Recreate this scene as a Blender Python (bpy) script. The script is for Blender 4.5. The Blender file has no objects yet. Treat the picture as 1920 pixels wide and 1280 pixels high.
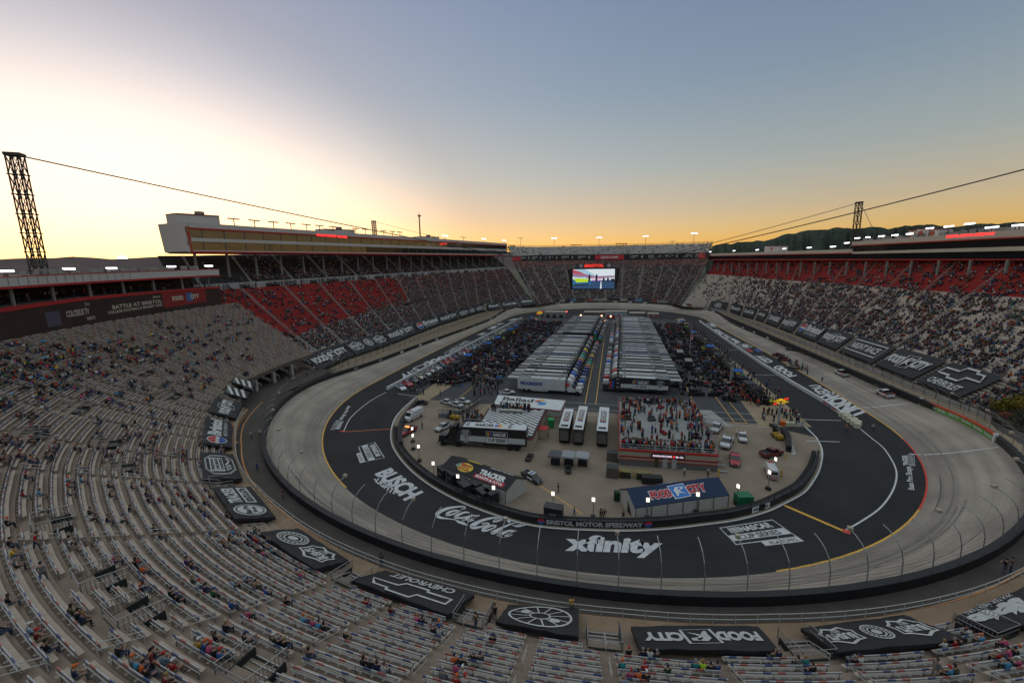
# Dusk view over a half-mile banked oval raceway from high in the stand behind the near turn.
import bpy, math, random
import numpy as np
from mathutils import Vector, Matrix
random.seed(11)
rng = np.random.default_rng(11)
sc = bpy.context.scene
COL = sc.collection
R_ = math.radians

# ------------------------------------------------------------------ camera and pixel-to-place helpers
CAM = np.array([8.98898514, -188.76088122, 35.99870809])
YAW, PIT, ROL, FPX = 0.26052, 0.18647, -0.018165, 755.286
_c, _s = math.cos(YAW), math.sin(YAW)
FW = np.array([-_s*math.cos(PIT), _c*math.cos(PIT), -math.sin(PIT)])
_r = np.array([_c, _s, 0.]); _u = np.cross(_r, FW)
RT = math.cos(ROL)*_r + math.sin(ROL)*_u
UP = -math.sin(ROL)*_r + math.cos(ROL)*_u

def ray(px, py):
    return FW + RT*(px-960)/FPX + UP*(640-py)/FPX
def G(px, py, z=0.):
    d = ray(px, py); return CAM + d*((z-CAM[2])/d[2])
def GY(px, py, y):
    d = ray(px, py); return CAM + d*((y-CAM[1])/d[1])
def GP(px, py, A, B):
    """point seen at a pixel on the vertical plane through A and B"""
    d = ray(px, py); n = np.array([B[1]-A[1], A[0]-B[0]])
    t = ((np.array(A[:2])-CAM[:2]) @ n)/(d[:2] @ n); return CAM + d*t
def GD(px, py, dist):
    d = ray(px, py); return CAM + d*(dist/np.hypot(d[0], d[1]))
def pix(P):
    d = np.asarray(P, float)-CAM; z = d @ FW
    return 960+FPX*(d @ RT)/z, 640-FPX*(d @ UP)/z, z
def above(P, py):
    """height at which the vertical line over P is seen at image row py"""
    lo, hi = P[2]-5, P[2]+200
    for _ in range(50):
        m = (lo+hi)/2
        if pix((P[0], P[1], m))[1] > py: lo = m
        else: hi = m
    return (lo+hi)/2

cam = bpy.data.cameras.new('camera'); co = bpy.data.objects.new('camera', cam); COL.objects.link(co)
cam.sensor_width = 36; cam.sensor_fit = 'HORIZONTAL'; cam.lens = FPX*36/1920
cam.clip_start = .3; cam.clip_end = 20000
m = Matrix.Identity(4)
for i in range(3):
    m[i][0] = RT[i]; m[i][1] = UP[i]; m[i][2] = -FW[i]; m[i][3] = CAM[i]
co.matrix_world = m
sc.camera = co

# ------------------------------------------------------------------ materials
MATS = {}
def mat(name, col=(.5, .5, .5), rough=.7, spec=.3, metal=0, noise=0., scale=1., obj=False, attr=None, emit=None, es=1., detail=4, stretch=None, coord='Object', bump=0.):
    """procedural material: base colour (or the object's own colour, or a colour attribute) broken up by noise"""
    if name in MATS: return MATS[name]
    M = bpy.data.materials.new(name); M.use_nodes = True; MATS[name] = M
    nt = M.node_tree; N = nt.nodes; L = nt.links
    b = N['Principled BSDF']
    b.inputs['Roughness'].default_value = rough
    b.inputs['Specular IOR Level'].default_value = spec
    b.inputs['Metallic'].default_value = metal
    b.inputs['Base Color'].default_value = (*col, 1)
    src = None
    if obj:
        o = N.new('ShaderNodeObjectInfo'); src = o.outputs['Color']
    if attr:
        o = N.new('ShaderNodeAttribute'); o.attribute_name = attr; src = o.outputs['Color']
    if noise:
        tc = N.new('ShaderNodeTexCoord'); mp = N.new('ShaderNodeMapping')
        L.new(tc.outputs[coord], mp.inputs['Vector'])
        if stretch: mp.inputs['Scale'].default_value = stretch
        ns = N.new('ShaderNodeTexNoise'); ns.inputs['Scale'].default_value = scale; ns.inputs['Detail'].default_value = detail
        ns.inputs['Roughness'].default_value = .65
        L.new(mp.outputs[0], ns.inputs['Vector'])
        mr = N.new('ShaderNodeMapRange'); mr.inputs['From Min'].default_value = .25; mr.inputs['From Max'].default_value = .75
        mr.inputs['To Min'].default_value = 1-noise; mr.inputs['To Max'].default_value = 1+noise
        L.new(ns.outputs['Fac'], mr.inputs['Value'])
        mx = N.new('ShaderNodeVectorMath'); mx.operation = 'SCALE'
        if src is not None: L.new(src, mx.inputs[0])
        else: mx.inputs[0].default_value = col
        L.new(mr.outputs[0], mx.inputs['Scale'])
        src = mx.outputs[0]
        if bump:
            bp = N.new('ShaderNodeBump'); bp.inputs['Strength'].default_value = bump
            L.new(ns.outputs['Fac'], bp.inputs['Height']); L.new(bp.outputs[0], b.inputs['Normal'])
    if src is not None: L.new(src, b.inputs['Base Color'])
    if emit:
        b.inputs['Emission Color'].default_value = (*emit, 1); b.inputs['Emission Strength'].default_value = es
    return M

# ------------------------------------------------------------------ mesh building
class MB:
    def __init__(s): s.v = []; s.f = []; s.m = []; s.c = []; s.col = (1, 1, 1); s.uv = None
    def add(s, vs, fs, mi=0):
        n = len(s.v); s.v += [tuple(map(float, q)) for q in vs]
        for f in fs: s.f.append(tuple(n+i for i in f)); s.m.append(mi); s.c.append(s.col)
        return s
    def hexa(s, p, mi=0):
        return s.add(p, [(3, 2, 1, 0), (4, 5, 6, 7), (0, 1, 5, 4), (1, 2, 6, 5), (2, 3, 7, 6), (3, 0, 4, 7)], mi)
    def box(s, c, d, rz=0, mi=0, top=(1, 1), shift=(0, 0)):
        x, y, z = d[0]/2, d[1]/2, d[2]/2; ca, sa = math.cos(rz), math.sin(rz); P = []
        for k, (kx, ky) in ((-1, (1, 1)), (1, top)):
            for a, b in ((-1, -1), (1, -1), (1, 1), (-1, 1)):
                X = a*x*kx + (shift[0] if k > 0 else 0); Y = b*y*ky + (shift[1] if k > 0 else 0)
                P.append((c[0]+X*ca-Y*sa, c[1]+X*sa+Y*ca, c[2]+k*z))
        return s.hexa(P, mi)
    def tube(s, pts, r, n=6, mi=0, cap=True):
        pts = [np.asarray(q, float) for q in pts]; rr = r if hasattr(r, '__len__') else [r]*len(pts)
        rings = []
        for i, q in enumerate(pts):
            t = pts[min(i+1, len(pts)-1)]-pts[max(i-1, 0)]; t = t/(np.linalg.norm(t)+1e-12)
            a = np.cross(t, (0, 0, 1.)) if abs(t[2]) < .95 else np.cross(t, (1., 0, 0)); a /= np.linalg.norm(a); b = np.cross(t, a)
            rings += [q+rr[i]*(math.cos(2*math.pi*k/n)*a+math.sin(2*math.pi*k/n)*b) for k in range(n)]
        fs = [(i*n+k, i*n+(k+1) % n, (i+1)*n+(k+1) % n, (i+1)*n+k) for i in range(len(pts)-1) for k in range(n)]
        if cap: fs += [tuple(range(n-1, -1, -1)), tuple((len(pts)-1)*n+k for k in range(n))]
        return s.add(rings, fs, mi)
    def bar(s, a, b, w, h, mi=0):
        """square bar from a to b, w wide and h deep"""
        a, b = np.asarray(a, float), np.asarray(b, float); t = b-a; t = t/(np.linalg.norm(t)+1e-12)
        x = np.cross(t, (0, 0, 1.)) if abs(t[2]) < .98 else np.array([1., 0, 0]); x /= np.linalg.norm(x); y = np.cross(x, t)
        P = [q+i*x*w/2+j*y*h/2 for q in (a, b) for i, j in ((-1, -1), (1, -1), (1, 1), (-1, 1))]
        return s.hexa(P, mi)
    def strip(s, A, B, mi=0, closed=False):
        n = len(A); k = n if closed else n-1
        return s.add(list(A)+list(B), [(i, (i+1) % n, n+(i+1) % n, n+i) for i in range(k)], mi)
    def loft(s, rings, mi=0, closed=True, caps=True):
        n = len(rings[0]); V = [q for r in rings for q in r]
        fs = [(i*n+k, i*n+(k+1) % n, (i+1)*n+(k+1) % n, (i+1)*n+k) for i in range(len(rings)-1) for k in range(n if closed else n-1)]
        if caps: fs += [tuple(range(n-1, -1, -1)), tuple((len(rings)-1)*n+k for k in range(n))]
        return s.add(V, fs, mi)
    def cyl(s, c, r, h, n=12, mi=0, axis='z', r2=None):
        r2 = r if r2 is None else r2; P = []
        for k, q in ((0, r), (1, r2)):
            for i in range(n):
                a = 2*math.pi*i/n; u, v, w = q*math.cos(a), q*math.sin(a), h*k
                P.append({'z': (c[0]+u, c[1]+v, c[2]+w), 'x': (c[0]+w, c[1]+u, c[2]+v), 'y': (c[0]+u, c[1]+w, c[2]+v)}[axis])
        return s.add(P, [tuple(range(n-1, -1, -1)), tuple(range(n, 2*n))]+[(i, (i+1) % n, n+(i+1) % n, n+i) for i in range(n)], mi)
    def poly(s, pts, z0, z1, mi=0):
        """extruded outline"""
        n = len(pts)
        return s.add([(x, y, z0) for x, y in pts]+[(x, y, z1) for x, y in pts], [tuple(range(n-1, -1, -1)), tuple(range(n, 2*n))]+[(i, (i+1) % n, n+(i+1) % n, n+i) for i in range(n)], mi)
    def build(s, name, mats, parent=None, shift=None, smooth=False, color=None, attr=False):
        me = bpy.data.meshes.new(name)
        V = np.array(s.v, float).reshape(-1, 3)
        if shift is not None: V = V-np.asarray(shift, float)
        me.from_pydata(V.tolist(), [], s.f); 
        for q in (mats if isinstance(mats, (list, tuple)) else [mats]): me.materials.append(q)
        me.polygons.foreach_set('material_index', s.m)
        if smooth: me.polygons.foreach_set('use_smooth', [True]*len(s.f))
        if attr:
            at = me.attributes.new('col', 'FLOAT_COLOR', 'FACE')
            at.data.foreach_set('color', np.c_[np.array(s.c), np.ones(len(s.c))].astype(np.float32).ravel())
        if s.uv is not None:
            ul = me.uv_layers.new(name='UVMap'); li = np.empty(len(me.loops), int); me.loops.foreach_get('vertex_index', li)
            ul.data.foreach_set('uv', np.array(s.uv, np.float32)[li].ravel())
        me.validate(); me.update()
        o = bpy.data.objects.new(name, me); COL.objects.link(o)
        if parent is not None: o.parent = parent
        if color: o.color = (*color, 1)
        return o

def tag(o, label=None, cat=None, group=None, kind=None):
    if label: o['label'] = label
    if cat: o['category'] = cat
    if group: o['group'] = group
    if kind: o['kind'] = kind
    return o
def thing(name, label, cat, loc=(0, 0, 0), rz=0, group=None):
    o = bpy.data.objects.new(name, None); COL.objects.link(o); o.location = tuple(map(float, loc)); o.rotation_euler = (0, 0, rz)
    o.empty_display_size = .5
    return tag(o, label, cat, group)
KIDS = {}
def copy_tree(o, parent=None):
    c = o.copy(); COL.objects.link(c); c.parent = parent
    for k in list(o.children): copy_tree(k, c)
    return c
def place(o, loc, rz=0, label=None, scale=None, colors=None):
    o.location = tuple(map(float, loc)); o.rotation_euler = (0, 0, rz)
    if label: o['label'] = label
    if scale: o.scale = scale if hasattr(scale, '__len__') else (scale,)*3
    return o
def paint(o, d):
    """object colours of the children named in d (by name stem)"""
    for k in o.children:
        st = k.name.split('.')[0]
        if st in d: k.color = (*d[st], 1)
        for g in k.children:
            if g.name.split('.')[0] in d: g.color = (*d[g.name.split('.')[0]], 1)
ORD = ('first second third fourth fifth sixth seventh eighth ninth tenth eleventh twelfth thirteenth fourteenth fifteenth sixteenth seventeenth eighteenth nineteenth '
       'twentieth').split()
TENS = {2: 'twenty', 3: 'thirty', 4: 'forty', 5: 'fifty'}
def ordinal(n):
    if n <= 20: return ORD[n-1]
    t, u = divmod(n, 10)
    return {2: 'twentieth', 3: 'thirtieth', 4: 'fortieth', 5: 'fiftieth'}[t] if u == 0 else TENS[t]+'-'+ORD[u-1]

# ------------------------------------------------------------------ lettering
_tc = {}
def letters(s, bold=0., shear=0., spacing=1.):
    key = (s, bold, shear, spacing)
    if key in _tc: return _tc[key]
    c = bpy.data.curves.new('lettering', 'FONT'); c.body = s; c.offset = bold; c.shear = shear; c.space_character = spacing; c.resolution_u = 3
    o = bpy.data.objects.new('lettering', c); COL.objects.link(o)
    dg = bpy.context.evaluated_depsgraph_get(); dg.update()
    me = bpy.data.meshes.new_from_object(o.evaluated_get(dg))
    V = np.array([v.co[:2] for v in me.vertices]).reshape(-1, 2); F = [tuple(q.vertices) for q in me.polygons]
    bpy.data.objects.remove(o); bpy.data.curves.remove(c); bpy.data.meshes.remove(me)
    lo, hi = V.min(0), V.max(0); V = (V-lo)/(hi-lo)
    _tc[key] = (V, F); return _tc[key]
def bil(q, u, v):
    q = [np.asarray(a, float) for a in q]
    return q[0]*(1-u)*(1-v)+q[1]*u*(1-v)+q[2]*u*v+q[3]*(1-u)*v
def put(mb, V, F, quad, box=(0, 0, 1, 1), lift=(0, 0, 0), mi=0):
    """unit-square shape V,F laid into the sub-box of a quad given as lower-left, lower-right, upper-right, upper-left in reading order"""
    x0, y0, x1, y1 = box
    mb.add([bil(quad, x0+(x1-x0)*a, y0+(y1-y0)*b)+np.asarray(lift, float) for a, b in V], F, mi); return mb
def text(mb, s, quad, box=(0, 0, 1, 1), lift=(0, 0, 0), mi=0, bold=.02, shear=0., spacing=1.):
    V, F = letters(s, bold, shear, spacing); return put(mb, V, F, quad, box, lift, mi)
def outline(pts, w):
    """closed band of half-width w round a 2D outline: unit-square shape"""
    P = np.array(pts, float); n = len(P); t = np.roll(P, -1, 0)-np.roll(P, 1, 0); t /= np.linalg.norm(t, axis=1)[:, None]; nn = np.c_[t[:, 1], -t[:, 0]]
    w = np.asarray(w) if hasattr(w, '__len__') else np.array([w, w])
    A = P+nn*w; B = P-nn*w
    return np.r_[A, B], [(i, (i+1) % n, n+(i+1) % n, n+i) for i in range(n)]
def stroke(pts, w):
    """open band along a 2D polyline, width per point"""
    P = np.array(pts, float); n = len(P); t = np.gradient(P, axis=0); t /= np.linalg.norm(t, axis=1)[:, None]+1e-9; nn = np.c_[t[:, 1], -t[:, 0]]
    w = np.array(w if hasattr(w, '__len__') else [w]*n)[:, None]
    return np.r_[P+nn*w, P-nn*w], [(i, i+1, n+i+1, n+i) for i in range(n-1)]
def disc(cx=.5, cy=.5, rx=.5, ry=.5, n=28):
    return np.array([(cx+rx*math.cos(2*math.pi*i/n), cy+ry*math.sin(2*math.pi*i/n)) for i in range(n)]), [tuple(range(n))]
def ring(cx, cy, rx, ry, wx, wy, n=32):
    a = np.linspace(0, 2*np.pi, n, endpoint=False); c = np.c_[np.cos(a), np.sin(a)]
    return np.r_[c*(rx, ry)+(cx, cy), c*(rx-wx, ry-wy)+(cx, cy)], [(i, (i+1) % n, n+(i+1) % n, n+i) for i in range(n)]
def rect(x0, y0, x1, y1): return np.array([(x0, y0), (x1, y0), (x1, y1), (x0, y1)]), [(0, 1, 2, 3)]
def rrect(x0, y0, x1, y1, r=.1, n=5):
    P = []
    for cx, cy, a0 in ((x1-r, y0+r, -90), (x1-r, y1-r, 0), (x0+r, y1-r, 90), (x0+r, y0+r, 180)):
        P += [(cx+r*math.cos(R_(a0+90*i/n)), cy+r*math.sin(R_(a0+90*i/n))) for i in range(n+1)]
    return P

def struct(name, mb, mats, **k):
    o = mb.build(name, mats, **k); o['kind'] = 'structure'; return o
def face_col(c, j=.15): 
    k = 1+random.uniform(-j, j); return tuple(max(0, x*k) for x in c)
# ------------------------------------------------------------------ sky, sun
SUN_AZ = R_(-58.2)      # clockwise from +Y
SUN_EL = R_(1.1)
W = bpy.data.worlds.new('World'); sc.world = W; W.use_nodes = True
nt = W.node_tree; sky = nt.nodes.new('ShaderNodeTexSky'); sky.sky_type = 'NISHITA'; sky.sun_disc = False
sky.sun_elevation = R_(1.6); sky.sun_rotation = SUN_AZ; sky.air_density = 1.0; sky.dust_density = 2.0; sky.ozone_density = 2.2; sky.altitude = 500
bg = nt.nodes['Background']; bg.inputs['Strength'].default_value = .15
# evening warmth near the horizon and added warm brightness overhead, above the frame, to light the ground, by direction of view; bright air round the sun rolls off softly
def _node(t, **k):
    n_ = nt.nodes.new(t)
    for a_, b_ in k.items(): setattr(n_, a_, b_)
    return n_
tcw = _node('ShaderNodeTexCoord'); sxw = _node('ShaderNodeSeparateXYZ'); nt.links.new(tcw.outputs['Generated'], sxw.inputs[0])
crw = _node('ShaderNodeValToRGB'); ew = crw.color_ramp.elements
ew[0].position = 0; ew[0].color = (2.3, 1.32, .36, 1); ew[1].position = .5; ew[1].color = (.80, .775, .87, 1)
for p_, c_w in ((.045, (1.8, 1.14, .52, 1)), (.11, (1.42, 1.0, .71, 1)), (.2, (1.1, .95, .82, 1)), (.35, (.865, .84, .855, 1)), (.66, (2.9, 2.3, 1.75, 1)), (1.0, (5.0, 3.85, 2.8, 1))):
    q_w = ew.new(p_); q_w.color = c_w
hsw = _node('ShaderNodeHueSaturation'); hsw.inputs['Saturation'].default_value = .86; nt.links.new(sky.outputs[0], hsw.inputs['Color'])
scw = _node('ShaderNodeVectorMath', operation='SCALE'); scw.inputs['Scale'].default_value = 1.0; nt.links.new(hsw.outputs[0], scw.inputs[0])
adw = _node('ShaderNodeVectorMath', operation='ADD'); adw.inputs[1].default_value = (1, 1, 1); nt.links.new(scw.outputs[0], adw.inputs[0])
dvw = _node('ShaderNodeVectorMath', operation='DIVIDE'); nt.links.new(hsw.outputs[0], dvw.inputs[0]); nt.links.new(adw.outputs[0], dvw.inputs[1])
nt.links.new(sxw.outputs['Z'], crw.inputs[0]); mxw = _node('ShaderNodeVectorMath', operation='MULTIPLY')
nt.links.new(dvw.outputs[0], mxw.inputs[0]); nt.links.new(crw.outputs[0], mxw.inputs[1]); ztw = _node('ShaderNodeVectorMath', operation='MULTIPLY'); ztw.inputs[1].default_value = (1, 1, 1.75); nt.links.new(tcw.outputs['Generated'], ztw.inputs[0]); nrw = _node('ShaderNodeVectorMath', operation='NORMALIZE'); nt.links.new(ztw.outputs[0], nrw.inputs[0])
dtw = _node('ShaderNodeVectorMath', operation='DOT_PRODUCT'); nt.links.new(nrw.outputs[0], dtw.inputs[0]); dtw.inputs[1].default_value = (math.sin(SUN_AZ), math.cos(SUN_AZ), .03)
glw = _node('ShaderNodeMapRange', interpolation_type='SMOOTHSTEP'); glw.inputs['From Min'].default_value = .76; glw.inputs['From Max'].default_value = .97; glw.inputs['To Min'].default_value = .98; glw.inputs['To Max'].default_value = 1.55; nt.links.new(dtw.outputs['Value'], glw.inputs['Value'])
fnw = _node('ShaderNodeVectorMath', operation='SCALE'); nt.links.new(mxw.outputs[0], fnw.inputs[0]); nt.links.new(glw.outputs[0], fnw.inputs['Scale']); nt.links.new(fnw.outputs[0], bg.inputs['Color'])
sl = bpy.data.lights.new('sun', 'SUN'); sl.energy = 2.0; sl.angle = R_(.5); sl.color = (1, .72, .42)
so = bpy.data.objects.new('sun', sl); COL.objects.link(so); so.location = (-200, 200, 300)
dirv = Vector((math.sin(SUN_AZ)*math.cos(SUN_EL), math.cos(SUN_AZ)*math.cos(SUN_EL), math.sin(SUN_EL)))
so.rotation_euler = dirv.to_track_quat('Z', 'Y').to_euler()
sc.view_settings.view_transform = 'Standard'; sc.view_settings.look = 'None'; sc.view_settings.exposure = 2.8; sc.view_settings.gamma = 1
sc.cycles.use_denoising = True
sc.cycles.max_bounces = 4; sc.cycles.diffuse_bounces = 2; sc.cycles.glossy_bounces = 2; sc.cycles.transparent_max_bounces = 6

# ------------------------------------------------------------------ oval geometry
L0, RIN, WID, HT, HS = 83.907, 65.0, 9.87, 3.81, 1.426
OFS = [.037, -.467, .241, -.708, -1.908, -.797, .65, -.934, .732, -.05, -.299, -.547, -3.298, 1.056]
def stadium(R, L, n=80):
    t = np.linspace(0, np.pi, n); s = np.linspace(L, -L, n)[1:-1]
    return np.r_[np.c_[R*np.cos(t), L+R*np.sin(t)], np.c_[-R+0*s, s], np.c_[-R*np.cos(t), -L-R*np.sin(t)], np.c_[R+0*s, -s]]
def oval(R, a, extra=0.):
    c = stadium(R, L0); t = np.roll(c, -1, 0)-np.roll(c, 1, 0); t /= np.linalg.norm(t, axis=1)[:, None]; nn = np.c_[t[:, 1], -t[:, 0]]
    d = np.linalg.norm(np.roll(c, -1, 0)-c, axis=1); th = 2*np.pi*np.r_[0, np.cumsum(d)[:-1]]/d.sum()
    o = a[0]+sum(a[2*k-1]*np.cos(k*th)+a[2*k]*np.sin(k*th) for k in (1, 2, 3))
    return c+nn*(np.asarray(o)+extra)[:, None]
def bank(y, w=30):
    t = np.clip((np.abs(y)-(L0-w))/(2*w), 0, 1); return HS+(HT-HS)*t*t*(3-2*t)
INN = oval(RIN, OFS[:7]); OUT = oval(RIN+WID, OFS[7:]); NO = len(INN)
ZO = bank(OUT[:, 1])
_t = np.roll(OUT, -1, 0)-np.roll(OUT, 1, 0); _t /= np.linalg.norm(_t, axis=1)[:, None]; NRM = np.c_[_t[:, 1], -_t[:, 0]]
def off(d, z=0.):
    """outer edge moved outward by d, z above the outer edge of the track"""
    P = OUT+NRM*d; return np.c_[P, ZO+z]
_s = np.r_[0, np.cumsum(np.linalg.norm(np.diff(OUT, axis=0), axis=1))]
C0 = np.array([0, -84.])
def polar(P):
    v = np.asarray(P)[..., :2]-C0; return np.degrees(np.arctan2(v[..., 0], -v[..., 1])), np.hypot(v[..., 0], v[..., 1])
def pol(a, r, z=0.): return np.array([C0[0]+r*math.sin(R_(a)), C0[1]-r*math.cos(R_(a)), z])
ANG, _ = polar(OUT)

# ------------------------------------------------------------------ ground, infield, apron
mb = MB(); mb.add([(-9000, -9000, -1.2), (9000, -9000, -1.2), (9000, 9000, -1.2), (-9000, 9000, -1.2)], [(0, 1, 2, 3)])
struct('ground', mb, mat('ground_soil', (.06, .065, .04), .95, noise=.4, scale=.02))
asph = mat('apron_asphalt', (.021, .0205, .022), .7, .2, noise=.38, scale=.12, detail=9)
asph2 = mat('garage_asphalt', (.043, .044, .048), .75, .3, noise=.28, scale=.22, detail=7)
concf = mat('infield_concrete', (.215, .17, .128), .8, .2, noise=.22, scale=.16, detail=7)
tan_c = mat('tan_concrete', (.27, .205, .135), .85, .2, noise=.18, scale=.3, detail=6)
mb = MB(); mb.add(np.c_[INN, np.zeros(NO)], [tuple(range(NO))]); struct('apron', mb, asph)
# concrete racing surface with its joints and rubbered groove
def track_material():
    M = mat('track_concrete', (.3, .27, .235), .75, .3); nt = M.node_tree; N = nt.nodes; L = nt.links; b = N['Principled BSDF']
    uv = N.new('ShaderNodeUVMap'); uv.uv_map = 'UVMap'
    def noise(scale, sx, sy, det=5):
        mp = N.new('ShaderNodeMapping'); mp.inputs['Scale'].default_value = (sx, sy, 1); L.new(uv.outputs[0], mp.inputs[0])
        n = N.new('ShaderNodeTexNoise'); n.inputs['Scale'].default_value = scale; n.inputs['Detail'].default_value = det; L.new(mp.outputs[0], n.inputs['Vector']); return n.outputs['Fac']
    def rng_(v, a, b_, c, d):
        r = N.new('ShaderNodeMapRange'); L.new(v, r.inputs['Value'])
        for k, x in zip(('From Min', 'From Max', 'To Min', 'To Max'), (a, b_, c, d)): r.inputs[k].default_value = x
        return r.outputs[0]
    def mul(a, b_):
        q = N.new('ShaderNodeMath'); q.operation = 'MULTIPLY'; L.new(a, q.inputs[0]); L.new(b_, q.inputs[1]); return q.outputs[0]
    streak = rng_(noise(1, .035, 9), .3, .7, .76, 1.12); blotch = rng_(noise(1, .12, 1.2, 7), .3, .7, .78, 1.15); fine = rng_(noise(1, 1.5, 14, 3), .3, .7, .95, 1.05)
    wav = N.new('ShaderNodeTexBrick'); wav.inputs['Scale'].default_value = 1; wav.offset = 0; wav.inputs['Mortar Size'].default_value = .012; wav.inputs['Brick Width'].default_value = 4.; wav.inputs['Row Height'].default_value = .34
    wav.inputs['Color1'].default_value = (1, 1, 1, 1); wav.inputs['Color2'].default_value = (.96, .96, .96, 1); wav.inputs['Mortar'].default_value = (.92, .92, .92, 1)
    L.new(uv.outputs[0], wav.inputs['Vector'])
    wr = N.new('ShaderNodeValToRGB'); sy = N.new('ShaderNodeSeparateXYZ'); L.new(uv.outputs[0], sy.inputs[0]); L.new(sy.outputs[1], wr.inputs[0]); e_ = wr.color_ramp.elements; e_[0].color = (.82, .82, .82, 1); e_[1].color = (.9, .9, .9, 1)
    for p_, g_ in ((.18, .78), (.36, .86), (.55, .98), (.85, 1.04)): q_ = e_.new(p_); q_.color = (g_, g_, g_, 1)
    v = mul(mul(mul(streak, blotch), fine), wr.outputs[0]); sp = N.new('ShaderNodeSeparateColor'); L.new(wav.outputs['Color'], sp.inputs[0]); v = mul(v, sp.outputs[0])
    sc_ = N.new('ShaderNodeVectorMath'); sc_.operation = 'SCALE'; sc_.inputs[0].default_value = (.31, .264, .218); L.new(v, sc_.inputs['Scale']); L.new(sc_.outputs[0], b.inputs['Base Color'])
    return M
NV = 7; mb = MB(); vs = []; uvs = []
for j in range(NV):
    v = j/(NV-1); P = INN*(1-v)+OUT*v; z = ZO*(v**1.25)
    vs += [(P[i, 0], P[i, 1], z[i]+.004) for i in range(NO)]+[(P[0, 0], P[0, 1], z[0]+.004)]
    uvs += [(_s[i], v) for i in range(NO)]+[(_s[-1]+2, v)]
fs = [(j*(NO+1)+i, j*(NO+1)+i+1, (j+1)*(NO+1)+i+1, (j+1)*(NO+1)+i) for j in range(NV-1) for i in range(NO)]
mb.add(vs, [f[::-1] for f in fs]); mb.uv = uvs
struct('race_track', mb, track_material(), smooth=True)
def on_track(i, v):
    P = INN[i % NO]*(1-v)+OUT[i % NO]*v; return np.array([P[0], P[1], ZO[i % NO]*v**1.25])
def track_pt(px, py):
    """surface point of track or apron seen at a pixel"""
    P = G(px, py, 0); 
    for _ in range(12):
        d = np.hypot(*(INN-P[:2]).T); i = int(d.argmin()); j = int(np.hypot(*(OUT-P[:2]).T).argmin())
        w = OUT[j]-INN[j]; v = float(np.dot(P[:2]-INN[j], w)/np.dot(w, w)); z = ZO[j]*max(0, min(1, v))**1.25
        P = G(px, py, z)
    return P, j, v
# rubber laid along the inside of the banked surface
GA = [(-180, .10), (-85, .04), (-62, .13), (-45, .14), (-30, .14), (-15, .11), (0, .10), (15, .07), (30, .09), (45, .13), (55, .16), (66, .16), (76, .06), (180, .04)]
far_turn = lambda y: max(0, min(1, (y-70)/30))
A = []; B = []
for i in range(NO+1):
    k = i % NO; a = ANG[k]; v = float(np.interp(a, [g[0] for g in GA], [g[1] for g in GA]))
    if OUT[k, 1] > -84: v = .02+.1*far_turn(OUT[k, 1])
    P = on_track(k, 0); Q = on_track(k, v); A.append(P+(0, 0, .012)); B.append(Q+(0, 0, .022))
mb = MB(); nsub = 6
for q in range(nsub):
    a = [A[i]*(1-q/nsub)+B[i]*(q/nsub) for i in range(NO+1)]; b = [A[i]*(1-(q+1)/nsub)+B[i]*((q+1)/nsub) for i in range(NO+1)]
    for l in (a, b):
        for i in range(NO+1):
            P = l[i]; k = i % NO; w = OUT[k]-INN[k]; v = max(0, float(np.dot(P[:2]-INN[k], w)/np.dot(w, w))); l[i] = np.array([P[0], P[1], ZO[k]*v**1.25+.014])
    mb.strip(b, a)
struct('rubber_groove', mb, mat('rubbered_concrete', (.042, .043, .046), .65, .35, noise=.3, scale=.25, detail=6), smooth=True)

# ------------------------------------------------------------------ painted lines on the apron and infield
white = mat('white_paint', (.5, .5, .49), .6, noise=.2, scale=1.5); yellow = mat('yellow_paint', (.62, .33, .05), .6, noise=.15, scale=1.5)
orange = mat('orange_paint', (.62, .15, .035), .6); red = mat('red_paint', (.55, .05, .03), .5)
def catmull(P, n=8, closed=False):
    P = [np.asarray(q, float) for q in P]; o = []
    m = len(P)
    for i in range(m if closed else m-1):
        a, b, c, d = (P[(i-1) % m], P[i], P[(i+1) % m], P[(i+2) % m]) if closed else (P[max(i-1, 0)], P[i], P[i+1], P[min(i+2, m-1)])
        for k in range(n):
            t = k/n; o.append(.5*((2*b)+(-a+c)*t+(2*a-5*b+4*c-d)*t*t+(-a+3*b-3*c+d)*t**3))
    if not closed: o.append(P[-1])
    return o
def ribbon(mb, P, w, z=.008, mi=0):
    P = np.array([q[:2] for q in P]); t = np.gradient(P, axis=0); t /= np.linalg.norm(t, axis=1)[:, None]+1e-9; nn = np.c_[t[:, 1], -t[:, 0]]
    a = P-nn*w/2; b = P+nn*w/2
    mb.strip([(x, y, z) for x, y in b], [(x, y, z) for x, y in a], mi)
inner_px = [(778.7, 745), (757, 764), (741, 783), (734, 803), (732.8, 820.6), (739, 842), (762, 873), (800, 905), (850, 934), (900, 955), (950, 972), (1000, 985), (1060, 991), (1115, 993.5), (1180, 994.5), (1250, 991), (1320, 983), (1380, 974.5), (1434, 960), (1466, 946), (1506, 924), (1524, 903), (1536, 881), (1541.7, 856), (1540, 838), (1531, 820)]
INNER_W = catmull([G(*q) for q in inner_px], 5)
mb = MB(); ribbon(mb, INNER_W, .26)
ribbon(mb, catmull([G(*q) for q in ((1531, 820), (1510, 800), (1480, 776), (1430, 737), (1410, 722))], 4), .3)
ribbon(mb, catmull([G(*q) for q in ((724, 735), (700, 748), (680, 762), (664, 776), (654, 787.6), (644.6, 807.5))], 4), .22)
ribbon(mb, catmull([G(*q) for q in ((1577, 778), (1606, 798), (1633, 820), (1652, 835), (1664, 849), (1678, 874), (1681, 895), (1673, 921), (1653, 949), (1624, 971), (1583, 995))], 4), .22)
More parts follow.
